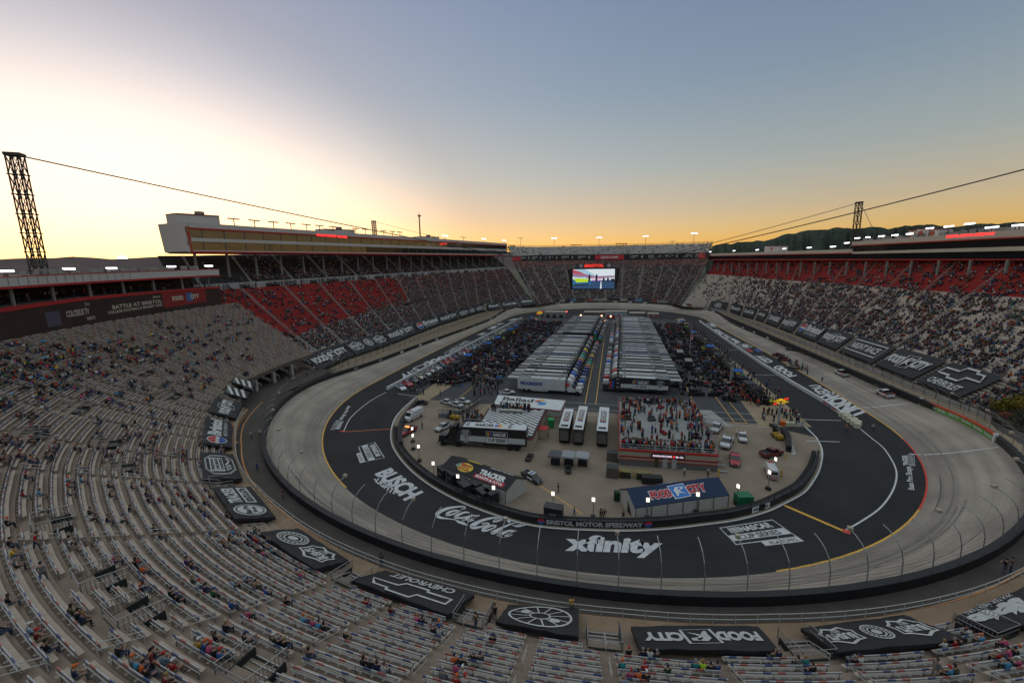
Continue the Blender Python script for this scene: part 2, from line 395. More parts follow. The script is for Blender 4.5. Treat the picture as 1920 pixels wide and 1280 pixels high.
for a, b in (((1512, 826), (1575, 828)), ((1503, 786), (1577, 788)), ((745, 738), (800, 744)), ((1380, 702), (1460, 703)), ((1330, 655), (1392, 656))):
    ribbon(mb, [G(*a), G(*b)], .22)
for k in range(24):                                     # pit stall ticks
    y = -78+k*5.4; ribbon(mb, [(46.5, y, 0), (46.6, y+2.1, 0)], .14, .008); ribbon(mb, [(-47.5, y, 0), (-47.4, y+2.1, 0)], .14, .008)
ZL = []
for q0, q1 in (((1617, 764), (1728, 755)), ((1705, 850), (1872, 838))):     # restart zone lines up the banking
    a, b = track_pt(*q0)[0], track_pt(*q1)[0]; P = [a+(b-a)*t for t in np.linspace(0, 1, 14)]; o = []
    for q in P:
        j = int(np.hypot(*(OUT-q[:2]).T).argmin()); w = OUT[j]-INN[j]; v = np.clip(np.dot(q[:2]-INN[j], w)/np.dot(w, w), 0, 1); o.append(np.array([q[0], q[1], ZO[j]*v**1.25+.03]))
    t = (b-a)[:2]; t /= np.linalg.norm(t); nn = np.array([t[1], -t[0], 0])*.15; mb.strip([q+nn for q in o], [q-nn for q in o])
struct('white_line_markings', mb, white)
mb = MB()
for i in range(NO):                                     # yellow line at the foot of the banking
    if -96 < ANG[i] < 96 and INN[i, 1] < -60 and -34 < ANG[i] < 24: continue
    P, Q = INN[i], INN[(i+1) % NO]; n1, n2 = -NRM[i]*.14, -NRM[(i+1) % NO]*.14
    red_zone = 52 < ANG[i] < 80 and INN[i, 1] < -50
    mb.add([(*(P+n1), .028), (*(Q+n2), .028), (*(Q-n2), .028), (*(P-n1), .028)], [(0, 1, 2, 3)], 1 if red_zone else 0)
ribbon(mb, [G(1471, 947), G(1580, 994)], .5, .01, 0); ribbon(mb, [G(1580, 994), G(1594, 998)], .9, .011, 1)
ribbon(mb, [G(644, 809), G(733, 804)], .22, .01, 2); ribbon(mb, [G(637, 808), G(646, 808.5)], .5, .011, 1)
for a, b in (((1097, 757), (1120, 640)), ((1117, 757), (1132, 640)), ((1120, 640), (1128, 606)), ((1132, 640), (1136, 606))): ribbon(mb, [G(*a), G(*b)], .2, .012, 0)
for a, b in (((1282, 715), (1307, 768)), ((1306, 695), (1377, 792)), ((1318, 694), (1400, 792)), ((1377, 792), (1402, 793)), ((985, 892), (1092, 963)), ((915, 702), (862, 745)), ((930, 690), (905, 720))): ribbon(mb, [G(*a), G(*b)], .16, .012, 0)
struct('yellow_line_markings', mb, [yellow, red, orange])

# infield slabs
def slab(name, px, z, m):
    mb = MB(); P = [G(*q) for q in px]; mb.add([(a[0], a[1], z) for a in P], [tuple(range(len(P)))]); 
    o = struct(name, mb, m); return o
n_in = [(q[0], q[1]) for q in INNER_W]
cx = [np.array(q[:2]) for q in INNER_W]
mb = MB(); P = [tuple(q)+(.004,) for q in cx]; P += [tuple(G(1405, 790)[:2])+(.004,), tuple(G(1335, 748)[:2])+(.004,), tuple(G(1120, 757)[:2])+(.004,), tuple(G(925, 735)[:2])+(.004,), tuple(G(860, 728)[:2])+(.004,)]
mb.add(P, [tuple(range(len(P)))[::-1]]); struct('infield_pavement', mb, concf)
mb = MB()
mb.add([(-48, -92, .006), (44, -92, .006), (46, 84, .006), (-46, 84, .006)], [(0, 1, 2, 3)]); 
struct('garage_pavement', mb, asph2)
for nm, px in (('pit_walkway_left', [(778, 745), (800, 752), (905, 688), (985, 620), (1010, 597), (1000, 594), (965, 617), (880, 672)]),
               ('pit_walkway_right', [(1412, 705), (1522, 800), (1425, 800), (1380, 740), (1290, 625), (1268, 598), (1280, 596), (1330, 640)])):
    slab(nm, px, .01, tan_c)
slab('light_concrete_patch', [(1307, 768), (1333, 769), (1375, 802), (1318, 790)], .012, mat('pale_slab', (.26, .25, .235), .8, noise=.15, scale=.3))
mb = MB()
for y in (-86.5, -90.5, -94.5):
    ribbon(mb, [(-20, y, 0), (42, y+.6, 0)], .12, .013)
struct('garage_lane_markings', mb, white)
mb = MB(); r5 = random.Random(9)                           # tyre marks along the banking
for _ in range(90):
    i0 = r5.randrange(NO); n_ = r5.randrange(6, 26); v = r5.uniform(.12, .75); w = r5.uniform(.1, .28)/WID; dv = r5.uniform(-.004, .004); A = []; B = []
    for k in range(n_): i = (i0+k) % NO; A.append(on_track(i, v+dv*k)+(0, 0, .035)); B.append(on_track(i, v+dv*k+w)+(0, 0, .035))
    mb.strip(B, A)
struct('tyre_marks', mb, mat('tyre_mark', (.165, .145, .125), .7, noise=.3, scale=.4))
# ------------------------------------------------------------------ outer wall, barrier, service road, fences
dark = mat('black_barrier', (.014, .014, .016), .5, .35, noise=.3, scale=.8)
wallw = mat('wall_concrete', (.3, .28, .25), .8, noise=.2, scale=.5)
steel = mat('galvanised_steel', (.3, .3, .3), .4, .5, .7, noise=.15, scale=2)
dsteel = mat('dark_steel', (.045, .042, .04), .55, .4, .3)
pipe = mat('painted_pipe', (.42, .41, .39), .5, .4, .2)
roadb = mat('service_road_asphalt', (.058, .049, .043), .9, noise=.25, scale=.4)
brown = mat('walkway_concrete', (.23, .155, .10), .85, noise=.25, scale=.35, detail=7)
signw = mat('sign_white', (.62, .62, .62), .5); signr = mat('sign_red', (.5, .03, .04), .5); signb = mat('sign_blue', (.03, .1, .32), .5)
green = mat('valvoline_green', (.09, .3, .03), .55, noise=.1, scale=3)
SEG = {'near': [i for i in range(NO) if OUT[i, 1] < -84 ], 'left': [i for i in range(NO) if -84 <= OUT[i, 1] <= 84 and OUT[i, 0] < 0],
       'far': [i for i in range(NO) if OUT[i, 1] > 84], 'right': [i for i in range(NO) if -84 <= OUT[i, 1] <= 84 and OUT[i, 0] > 0]}
TURN = {'near': 'near turn below the tarped seats', 'left': 'left straight', 'far': 'far turn', 'right': 'right straight below the tarped seats'}
def seq(k):
    s = SEG[k]; 
    s = sorted(s, key=lambda i: _s[i]); e = (s[-1]+1) % NO
    return s+[e]
WH = 1.15
def wall_profile(ids, prof, mb, mi=0):
    rows = [[(*(OUT[i]+NRM[i]*d), ZO[i]+z) for i in ids] for d, z in prof]
    for a, b in zip(rows[:-1], rows[1:]): mb.strip(b, a, mi)
    for k in (0, -1):
        mb.add([r[k] for r in rows], [tuple(range(len(rows)))], mi)
for k in SEG:
    ids = seq(k); mid = OUT[ids[len(ids)//2]]
    t = thing('track_wall', {'near': 'black padded outer wall round the near turn behind the pale racing surface', 'left': 'black outer wall with small white signs along the left straight',
              'far': 'black outer wall curving round the far turn', 'right': 'black outer wall with orange and white signs along the right straight'}[k], 'wall', (mid[0], mid[1], 0))
    mb = MB(); wall_profile(ids, [(0, -.05), (0, WH), (.75, WH+.02), (.75, -.4)], mb); mb.build('barrier', dark, t, shift=t.location)
    mb = MB()                                                     # small signs on the face of the wall
    n = len(ids)
    if k != 'near':
        rr = random.Random(5)
        for j in range(4, n-3, 7 if k != 'far' else 4):
            L = rr.choice((1, 1, 2)); mi = rr.choice((0, 0, 0, 1, 2, 3)); a = []
            for q in range(j, min(j+L+1, n)): a.append(ids[q])
            mb.strip([(*(OUT[i]-NRM[i]*.02), ZO[i]+.95) for i in a], [(*(OUT[i]-NRM[i]*.02), ZO[i]+.3) for i in a], mi)
        mb.build('wall_signs', [signw, mat('sign_orange', (.5, .2, .03), .6), mat('sign_grey', (.2, .2, .2), .6), dark], t, shift=t.location)
# green restart-zone wall on the right of the near turn
ids = [i for i in range(NO) if 60 <= ANG[i] <= 92 and OUT[i, 0] > 0 and OUT[i, 1] < -60]; ids.sort(key=lambda i: _s[i])
a0 = track_pt(1722, 757)[1]; a1 = track_pt(1868, 832)[1]; ids = list(range(min(a0, a1), max(a0, a1)+1))
t = thing('restart_zone_wall', 'green wall with red top lettered restart zone on the right of the near turn', 'wall', (*OUT[ids[len(ids)//2]], 0))
mb = MB(); wall_profile(ids, [(-.12, 0), (-.12, WH-.1), (-.02, WH-.1)], mb); mb.build('panel', green, t, shift=t.location)
mb = MB(); wall_profile(ids, [(-.14, WH-.1), (-.14, WH+.22), (.3, WH+.22), (.3, WH+.05)], mb); mb.build('red_cap', mat('red_cap', (.5, .05, .018), .5, emit=None), t, shift=t.location)
mb = MB(); nn = len(ids)
def wall_quad(i0, i1, z0, z1, d):
    f = lambda x, z: (lambda i, fr: np.array([*(OUT[i]*(1-fr)+OUT[(i+1) % NO]*fr+NRM[i]*d), ZO[i]+z]))(int(x), x-int(x))
    return [f(i1, z0), f(i0, z0), f(i0, z1), f(i1, z1)]
words_ = ['Valvoline', 'Valvoline', 'Valvoline', 'RESTART ZONE', 'Valvoline', 'Valvoline', 'Valvoline'][::-1]
step = (ids[-1]-ids[0])/len(words_)
for q, wd in enumerate(words_):
    text(mb, wd, wall_quad(ids[0]+q*step+.1*step, ids[0]+(q+.95)*step, .25, .9, -.16), mi=0)
mb.build('lettering', signw, t, shift=t.location)
mb = MB()
for i in (ids[0], ids[-1]):
    P = np.array([*OUT[i], ZO[i]]); mb.box(P+(0, 0, .75), (.5, .5, 1.7), math.atan2(NRM[i][1], NRM[i][0]))
mb.build('white_end_post', signw, t, shift=t.location)

# service road and walkway behind the wall
A_TAB = [(-95, 86), (-70, 81.5), (-58, 79.4), (-49, 77.2), (-36.5, 75.5), (-32, 74.7), (-26, 74.1), (-14, 73.6), (-3.7, 73.3), (8, 73.2), (18, 73.6), (30, 74.7), (39, 75.6), (43.5, 76.1), (60, 79), (75, 82)]
def R_rail(a): return float(np.interp(max(a, -90), [q[0] for q in A_TAB], [q[1] for q in A_TAB]))
Z_WALK = 4.8
angs = np.linspace(-75, 75, 61)
near_ids = [i for i in range(NO) if OUT[i, 1] < -60 and -78 < ANG[i] < 78]; near_ids.sort(key=lambda i: ANG[i])
mb = MB(); ra = [pol(ANG[i], R_rail(ANG[i])+.02, ZO[i]+.1) for i in near_ids]; rb = [(*(OUT[i]+NRM[i]*.6), ZO[i]+.1) for i in near_ids]
mb.strip(ra, rb); struct('service_road', mb, roadb)
mb = MB()
for i, j in zip(near_ids[:-1], near_ids[1:]):
    if not -72 < ANG[i] < 60: continue
    f = lambda i, d: (lambda r0, r1: pol(ANG[i], r1-.55-d, ZO[i]+.115))(0, R_rail(ANG[i]))
    mb.add([f(i, 0), f(j, 0), f(j, .22), f(i, .22)], [(0, 1, 2, 3)])
struct('road_edge_line', mb, mat('faded_orange_paint', (.42, .2, .08), .8))
# catch fences
def fence(k, ids, step, label, h=4.6, lean=2.3, wires=11, r=.05):
    t = thing('catch_fence', label, 'fence', (*OUT[ids[len(ids)//2]], ZO[ids[0]]))
    tops = []
    ts = np.arange(0, len(ids)-1, step)
    def curve(x):
        i = ids[int(x)]; j = ids[min(int(x)+1, len(ids)-1)]; fr = x-int(x); P = OUT[i]*(1-fr)+OUT[j]*fr+NRM[i]*.55; z = ZO[i]*(1-fr)+ZO[j]*fr+WH-.1; n = NRM[i]
        return [np.array([*(P-n*o), z+q]) for q, o in ((0, 0), (h*.45, .08), (h*.7, lean*.16), (h*.86, lean*.42), (h*.96, lean*.75), (h, lean))]
    n = 0
    for x in ts:
        c = curve(x)
        if n < 100: mb = MB(); mb.tube(c, r, 5); mb.build('post', steel, t, shift=t.location); n += 1
    mb = MB()
    for q in range(wires):
        f = .25+q/(wires-1)*1.9; i0 = int(f); fr = f-i0
        P = [curve(x)[i0]*(1-fr)+curve(x)[min(i0+1, 5)]*fr for x in np.arange(0, len(ids)-1, .5)]
        mb.tube(P, .011, 3, cap=False)
    mb.build('cable', dsteel, t, shift=t.location)
    if wires == 11:
        for x in ts[1::3]: P = curve(x)[-1]; mb = MB(); mb.box(P+(0, 0, .1), (.42, .42, .34)); mb.build('junction_box', mat('box_tan', (.36, .3, .24), .6), t, shift=t.location)
    return t
nids = [i for i in range(NO) if OUT[i, 1] < -80]; nids.sort(key=lambda i: _s[i])
fence('near', nids, 1.42, 'tall curved catch fence of thin posts and cables round the near turn')
fence('left', seq('left'), 1.9, 'catch fence along the left straight in front of the banner covers', wires=6)
fence('right', seq('right'), 1.9, 'catch fence along the right straight in front of the banner covers', wires=6)
fence('far', seq('far'), 1.6, 'distant catch fence round the far turn below the hanging screen', wires=5)

# ------------------------------------------------------------------ the near stand: a bowl of stepped rows round the near turn
ROW = .95
def z_near(d): return Z_WALK+.25+.46*max(d, 0)+.002*max(d, 0)**2
def R_seat(a): return R_rail(max(a, -58))+1.7
def K0(a): return 0 if a > -63 else min(6, int((-63-a)*1.2)+1)
def D_near(a, r):
    ref = R_seat(a); return r-(ref if a > -58 else 81.1-(-58-a)*.066)
R_BACK = 116.5
def near_pt(px, py, lift=0.):
    d = ray(px, py)
    for t in np.arange(14, 190, .1):
        P = CAM+d*t; a, r = polar(P); dd = D_near(a, r)
        if dd > -3 and P[2] < (z_near(dd) if dd > 0 else Z_WALK)+lift: return P
    return P
concrete = mat('stand_concrete', (.215, .163, .128), .9, .15, noise=.3, scale=.25, detail=7)
NEAR_A = np.arange(-92, 64.1, 2.0)
tiers = []
mb = MB(); NR = 48
rows_r = {}
for a in NEAR_A: rows_r[a] = [R_seat(a)+k*ROW for k in range(int((R_BACK-R_seat(a))/ROW)+1)]
NW = [a for a in NEAR_A if a > -65]; mb.strip([pol(a, R_seat(a), Z_WALK) for a in NW], [pol(a, R_rail(a), Z_WALK) for a in NW])      # walkway
mb.strip([pol(a, R_rail(a), Z_WALK) for a in NW], [pol(a, R_rail(a), Z_WALK-2.2) for a in NW])
st = thing('near_grandstand', 'stepped brown concrete grandstand wrapping round the near turn, full of benches', 'grandstand', (0, -170, 0))
o = mb.build('walkway', brown, st, shift=st.location)
mb = MB()
for k in range(NR):
    for a, b in zip(NEAR_A[:-1], NEAR_A[1:]):
        ra, rb = R_seat(a)+k*ROW, R_seat(b)+k*ROW
        if max(ra, rb) > R_BACK+.5 or k < K0(b): continue
        za, zb = z_near(D_near(a, ra)), z_near(D_near(b, rb))
        p0, p1 = (z_near(D_near(a, ra-ROW)), z_near(D_near(b, rb-ROW))) if k else (Z_WALK, Z_WALK)
        mb.add([pol(a, ra, p0), pol(b, rb, p1), pol(b, rb, zb), pol(a, ra, za), pol(b, rb+ROW, zb), pol(a, ra+ROW, za)], [(0, 1, 2, 3), (3, 2, 4, 5)])
mb.build('stepped_tiers', concrete, st, shift=st.location)
mb = MB()                                                       # soffit and dark wall under the raised rows over the gate
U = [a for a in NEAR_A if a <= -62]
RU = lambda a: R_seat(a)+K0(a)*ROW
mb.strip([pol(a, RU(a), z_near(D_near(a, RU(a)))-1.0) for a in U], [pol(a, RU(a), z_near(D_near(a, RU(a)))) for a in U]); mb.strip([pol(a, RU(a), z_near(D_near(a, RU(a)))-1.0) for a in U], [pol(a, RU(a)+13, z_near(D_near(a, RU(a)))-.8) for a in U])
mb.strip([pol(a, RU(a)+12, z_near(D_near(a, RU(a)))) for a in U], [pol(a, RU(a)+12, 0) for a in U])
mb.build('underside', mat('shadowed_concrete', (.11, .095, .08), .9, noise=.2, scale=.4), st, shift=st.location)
for a in (-66, -71, -76, -81, -86):
    mb = MB(); P = pol(a, RU(a)+1, 0); h_ = z_near(D_near(a, RU(a)))-.9; mb.box((P[0], P[1], h_/2), (.9, .9, h_)); mb.build('pillar', wallw, st, shift=st.location)
mb = MB(); g = [pol(-56, 79), pol(-62, 78.5), pol(-75, 79), pol(-92, 79), pol(-92, 104), pol(-75, 104), pol(-62, 92)]
mb.add([(q[0], q[1], 3.9-.02*0) for q in g], [tuple(range(len(g)))[::-1]]); struct('gate_road', mb, roadb)

# rail along the edge of the walkway
t = thing('walkway_railing', 'low steel railing along the front edge of the near walkway', 'railing', pol(0, 73.3, Z_WALK))
aa = np.arange(-61, 62, 1.0)
for z in (1.05, .55):
    mb = MB(); mb.tube([pol(a, R_rail(a)+.1, Z_WALK+z) for a in aa], .035, 5); mb.build('rail', pipe, t, shift=t.location)
for a in np.arange(-61, 62, 1.5):
    mb = MB(); P = pol(a, R_rail(a)+.1, Z_WALK); mb.tube([P, P+(0, 0, 1.05)], .035, 5); mb.build('post', pipe, t, shift=t.location)
mb = MB()
mb.strip([pol(a, R_rail(a)-.03, Z_WALK+.02) for a in aa], [pol(a, R_rail(a)-.03, Z_WALK-.5) for a in aa]); mb.build('kick_plate', mat('kick_orange', (.36, .17, .07), .8, noise=.25, scale=1), t, shift=t.location)

# ------------------------------------------------------------------ sections, aisles, benches
PORTAL_PX = [(715, 1058, 'ST'), (905, 1140, 'SR'), (1127, 1170, 'RQ'), (1468, 1190, 'PO'), (1775, 1160, 'NM'), (480, 905, 'TU'), (446, 832, 'UW')]
PORTAL = []
for px, py, s in PORTAL_PX:
    P = near_pt(px, py); a, r = polar(P); PORTAL.append((float(a), s))
PORTAL.sort()
AIS = [q[0] for q in PORTAL]
edges = sorted([-91.6, -83.5, -78, -72.5, -67, -61.5, -56]+AIS+[AIS[-1]+13, AIS[-1]+26])
mids = [(a+b)/2 for a, b in zip(edges[:-1], edges[1:]) if b-a > 4]
AISLES = sorted(edges+mids)
alu = mat('bench_plank', (.34, .277, .22), .6, .3, .1, noise=.22, scale=1.2, stretch=(1, 1, 1))
def rail_mat():
    M = mat('bench_back_rail', (.4, .4, .4), .5, .4); nt = M.node_tree; N = nt.nodes; L = nt.links; b = N['Principled BSDF']
    uv = N.new('ShaderNodeUVMap'); uv.uv_map = 'UVMap'; sx = N.new('ShaderNodeSeparateXYZ'); L.new(uv.outputs[0], sx.inputs[0])
    wv = N.new('ShaderNodeMath'); wv.operation = 'MULTIPLY'; wv.inputs[1].default_value = .38; L.new(sx.outputs[0], wv.inputs[0])
    fr = N.new('ShaderNodeMath'); fr.operation = 'FRACT'; L.new(wv.outputs[0], fr.inputs[0])
    cr = N.new('ShaderNodeValToRGB'); cr.color_ramp.interpolation = 'CONSTANT'; e = cr.color_ramp.elements
    e[0].position = 0; e[0].color = (.36, .36, .37, 1); e[1].position = .3; e[1].color = (.05, .085, .2, 1)
    for p, c in ((.5, (.36, .36, .37, 1)), (.66, (.33, .10, .09, 1)), (.86, (.36, .36, .37, 1))):
        q = e.new(p); q.color = c
    L.new(fr.outputs[0], cr.inputs[0]); L.new(cr.outputs[0], b.inputs['Base Color']); return M
railm = rail_mat()
def bench_bits(a0, a1, k, parts):
    """one bench of row k between two angles: seat plank, back rail, posts, drink rail"""
    n = max(2, int((a1-a0)/1.4)+1); A = np.linspace(a0, a1, n); ctr = pol((a0+a1)/2, R_seat((a0+a1)/2)+k*ROW)
    def arc(dr, dz): 
        o = []
        for a in A:
            r = R_seat(a)+k*ROW; P = pol(a, r+dr, z_near(D_near(a, r))+dz); o.append(P)
        return o
    seat, back, legs, drink = parts
    def beam(mb, r0, r1, z0, z1, u=None):
        n0 = len(mb.v); c = [arc(r0, z0), arc(r1, z0), arc(r1, z1), arc(r0, z1)]; L = list(zip(*c))
        mb.loft([list(q) for q in L]); 
        if mb.uv is not None: mb.uv += [(i*(a1-a0)/(n-1)*1.35+k*.7+a0*.9, 0) for i in range(n) for _ in range(4)]
    beam(seat, .30, .56, .40, .45)
    beam(back, .62, .67, .70, .84)
    m = max(2, int((a1-a0)/1.55)+1)
    for a in np.linspace(a0+.12, a1-.12, m):
        r = R_seat(a)+k*ROW; z = z_near(D_near(a, r)); 
        legs.bar(pol(a, r+.64, z), pol(a, r+.64, z+.8), .05, .05); legs.bar(pol(a, r+.3, z+.38), pol(a, r+.62, z+.38), .05, .05)
    beam(legs, .62, .66, .36, .40); beam(drink, .69, .73, .55, .59)
    for a in np.arange(a0+.25, a1-.2, .55):                              # cup holders
        r = R_seat(a)+k*ROW; z = z_near(D_near(a, r)); P = pol(a, r+.8, z+.585)
        drink.add([P+np.array((math.cos(t)*rr, math.sin(t)*rr, 0)) for rr in (.085, .055) for t in np.linspace(0, 2*np.pi, 6, endpoint=False)], [(i, (i+1) % 6, 6+(i+1) % 6, 6+i) for i in range(6)])
    return ctr
# ------------------------------------------------------------------ people: skinned figures
skin_m = mat('skin', (.36, .2, .14), .6); shirt_m = mat('shirt_cloth', obj=True, rough=.9, noise=.25, scale=9); shoe_m = mat('shoe', (.05, .05, .055), .7)
hair_m = mat('hair', obj=True, rough=.85, noise=.3, scale=30)
def trouser_mat():
    M = mat('trouser_cloth', (.05, .06, .1), .9); nt = M.node_tree; N = nt.nodes; L = nt.links
    o = N.new('ShaderNodeObjectInfo'); cr = N.new('ShaderNodeValToRGB'); cr.color_ramp.interpolation = 'CONSTANT'; e = cr.color_ramp.elements
    e[0].position = 0; e[0].color = (.035, .05, .1, 1); e[1].position = .45; e[1].color = (.02, .02, .025, 1)
    for p, c in ((.7, (.07, .085, .12, 1)), (.85, (.2, .15, .1, 1)), (.94, (.1, .1, .1, 1))):
        q = e.new(p); q.color = c
    L.new(o.outputs['Random'], cr.inputs[0]); L.new(cr.outputs[0], N['Principled BSDF'].inputs['Base Color']); return M
trou_m = trouser_mat()
def figure(name, J, E, region, shorts=False):
    """J: joint -> (x, y, z, radius); E: bones; region: bone prefix -> slot"""
    names = list(J); idx = {n: i for i, n in enumerate(names)}
    me = bpy.data.meshes.new(name); me.from_pydata([J[n][:3] for n in names], [(idx[a], idx[b]) for a, b in E], []); ob = bpy.data.objects.new(name, me); COL.objects.link(ob)
    sk = ob.modifiers.new('skin', 'SKIN'); sk.use_smooth_shade = True
    sv = me.skin_vertices[0].data
    for i, n in enumerate(names):
        r = J[n][3]; sv[i].radius = r if hasattr(r, '__len__') else (r, r); sv[i].use_root = (n == 'pelvis')
    ob.modifiers.new('smooth', 'SUBSURF').levels = 1
    dg = bpy.context.evaluated_depsgraph_get(); dg.update()
    out = bpy.data.meshes.new_from_object(ob.evaluated_get(dg)); bpy.data.objects.remove(ob); out.name = name
    for m_ in (skin_m, shirt_m, trou_m, shoe_m): out.materials.append(m_)
    seg = [(np.array(J[a][:3]), np.array(J[b][:3]), region(a, b)) for a, b in E]
    for p in out.polygons:
        c = np.array(p.center); best = 9; s = 0
        for a, b, r in seg:
            ab = b-a; t = max(0, min(1, float((c-a) @ ab/(ab @ ab)))); d = np.linalg.norm(c-a-ab*t)
            if d < best: best = d; s = r
        p.material_index = s; p.use_smooth = True
    return out
def add_hand(J, E, side, wrist, d, up=(0, 0, 1), curl=.25):
    """palm, four unequal curled fingers and a side thumb beyond a wrist, pointing along d"""
    w = np.array(J[wrist][:3]); d = np.array(d, float); d /= np.linalg.norm(d); u = np.array(up, float); s = np.cross(d, u); s /= np.linalg.norm(s); u = np.cross(s, d)
    pm = w+d*.05; J['palm'+side] = (*pm, (.038, .018)); E.append((wrist, 'palm'+side))
    for k, (o, ln) in enumerate(((-.03, .07), (-.01, .08), (.01, .075), (.03, .06))):
        a = pm+d*.045+s*o; b = a+d*ln*.5-u*ln*curl; J[f'f{k}a{side}'] = (*a, .0095); J[f'f{k}b{side}'] = (*b, .0085); E += [('palm'+side, f'f{k}a{side}'), (f'f{k}a{side}', f'f{k}b{side}')]
    sg = 1 if side == 'L' else -1
    a = pm-s*.045*sg+d*.005; b = a+d*.04-s*.015*sg; J['ta'+side] = (*a, .011); J['tb'+side] = (*b, .009); E += [('palm'+side, 'ta'+side), ('ta'+side, 'tb'+side)]
def seated(name, lean=0., armL='lap', armR='lap', turn=0.):
    J = {'pelvis': (0, -.04, .1, (.15, .12)), 'waist': (0, -.06+lean*.1, .27, (.135, .1)), 'chest': (0, -.04+lean*.25, .46, (.16, .115)), 'neck': (0, lean*.36, .6, .055),
         'jaw': (turn*.02, .03+lean*.4, .67, (.068, .07)), 'brow': (turn*.02, .025+lean*.43, .76, (.078, .088)), 'crown': (turn*.02, .01+lean*.44, .83, (.06, .07)), 'nose': (turn*.07, .125+lean*.42, .71, .018)}
    E = [('pelvis', 'waist'), ('waist', 'chest'), ('chest', 'neck'), ('neck', 'jaw'), ('jaw', 'brow'), ('brow', 'crown'), ('brow', 'nose')]
    for sd, x, arm in (('L', -1, armL), ('R', 1, armR)):
        sh = (x*.19, -.04+lean*.27, .52); J['sh'+sd] = (*sh, .062); E.append(('chest', 'sh'+sd))
        el, wr, d = {'lap': ((x*.26, .05+lean*.2, .29), (x*.12, .27+lean*.1, .2), (-x*.3, 1, -.2)), 'knee': ((x*.27, .14+lean*.2, .32), (x*.17, .38, .2), (0, 1, -.4)),
                     'face': ((x*.25, .16+lean*.2, .36), (x*.1, .24+lean*.3, .58), (-x*.3, .2, 1)), 'phone': ((x*.24, .12+lean*.2, .33), (x*.07, .33, .42), (-x*.2, .8, .6)), 'side': ((x*.31, -.12, .3), (x*.33, -.1, .06), (0, .3, -1))}[arm]
        J['el'+sd] = (*el, .045); J['wr'+sd] = (*wr, .032); E += [('sh'+sd, 'el'+sd), ('el'+sd, 'wr'+sd)]; add_hand(J, E, sd, 'wr'+sd, d)
        J['hip'+sd] = (x*.1, .02, .09, .09); J['kn'+sd] = (x*.14, .43, .1, .065); J['an'+sd] = (x*.13, .39, -.3, .042); J['he'+sd] = (x*.13, .38, -.36, .045); J['to'+sd] = (x*.15, .56, -.385, (.045, .03))
        E += [('pelvis', 'hip'+sd), ('hip'+sd, 'kn'+sd), ('kn'+sd, 'an'+sd), ('an'+sd, 'he'+sd), ('he'+sd, 'to'+sd)]
    return figure(name, J, E, region)
def region(a, b):
    if b[:2] in ('kn', 'an') or b[:3] == 'hip': return 2
    if b[:2] in ('he', 'to'): return 3
    if b in ('waist', 'chest') or b[:2] in ('sh', 'el'): return 1
    return 0
def standing(name, stride=0., arm='down', bend=0.):
    J = {'pelvis': (0, 0, .9, (.14, .11)), 'waist': (0, .02+bend*.1, 1.08, (.125, .1)), 'chest': (0, .02+bend*.3, 1.3-bend*.05, (.16, .115)), 'neck': (0, .03+bend*.42, 1.46-bend*.1, .055), 'jaw': (0, .06+bend*.5, 1.53-bend*.12, (.068, .07)),
         'brow': (0, .055+bend*.53, 1.62-bend*.14, (.078, .088)), 'crown': (0, .04+bend*.54, 1.69-bend*.15, (.06, .07)), 'nose': (0, .155+bend*.52, 1.57-bend*.14, .018)}
    E = [('pelvis', 'waist'), ('waist', 'chest'), ('chest', 'neck'), ('neck', 'jaw'), ('jaw', 'brow'), ('brow', 'crown'), ('brow', 'nose')]
    for sd, x in (('L', -1), ('R', 1)):
        sg = stride*x; J['sh'+sd] = (x*.19, .02+bend*.3, 1.38-bend*.06, .062); E.append(('chest', 'sh'+sd))
        el, wr, d = {'down': ((x*.25, .0-sg*.3, 1.1), (x*.25, .08-sg*.6, .86), (0, .2, -1)), 'front': ((x*.25, .1, 1.12), (x*.1, .33, 1.15), (-x*.3, 1, .1)), 'hip': ((x*.36, -.08, 1.15), (x*.2, .02, .98), (-x, .4, -.3)), 'up': ((x*.27, .2, 1.3), (x*.12, .28, 1.55), (0, .2, 1))}[arm]
        J['el'+sd] = (*el, .045); J['wr'+sd] = (*wr, .032); E += [('sh'+sd, 'el'+sd), ('el'+sd, 'wr'+sd)]; add_hand(J, E, sd, 'wr'+sd, d)
        J['hip'+sd] = (x*.1, 0, .86, .09); J['kn'+sd] = (x*.11, .03+sg*.5, .48, .062); J['an'+sd] = (x*.11, sg*.9-.02, .09, .042); J['he'+sd] = (x*.11, sg*.9-.04, .04, .04); J['to'+sd] = (x*.13, sg*.9+.14, .03, (.045, .03))
        E += [('pelvis', 'hip'+sd), ('hip'+sd, 'kn'+sd), ('kn'+sd, 'an'+sd), ('an'+sd, 'he'+sd), ('he'+sd, 'to'+sd)]
    return figure(name, J, E, region)
SEATED = [seated('person_body', .1), seated('person_body', .35, 'knee', 'knee'), seated('person_body', .0, 'side', 'lap', .8), seated('person_body', .2, 'phone', 'phone'), seated('person_body', .15, 'lap', 'face', -.6)]
SEATED_HEAD = [(0, .025+.1*.43, .78), (0, .025+.35*.43, .78), (.016, .025, .78), (0, .025+.2*.43, .78), (-.012, .025+.15*.43, .78)]
STANDING = [standing('person_body'), standing('person_body', .22), standing('person_body', 0, 'front'), standing('person_body', 0, 'hip'), standing('person_body', -.2, 'down', .25)]
STANDING_HEAD = [(0, .055, 1.64), (0, .055, 1.64), (0, .055, 1.64), (0, .055, 1.64), (0, .055+.53*.25, 1.64-.035)]
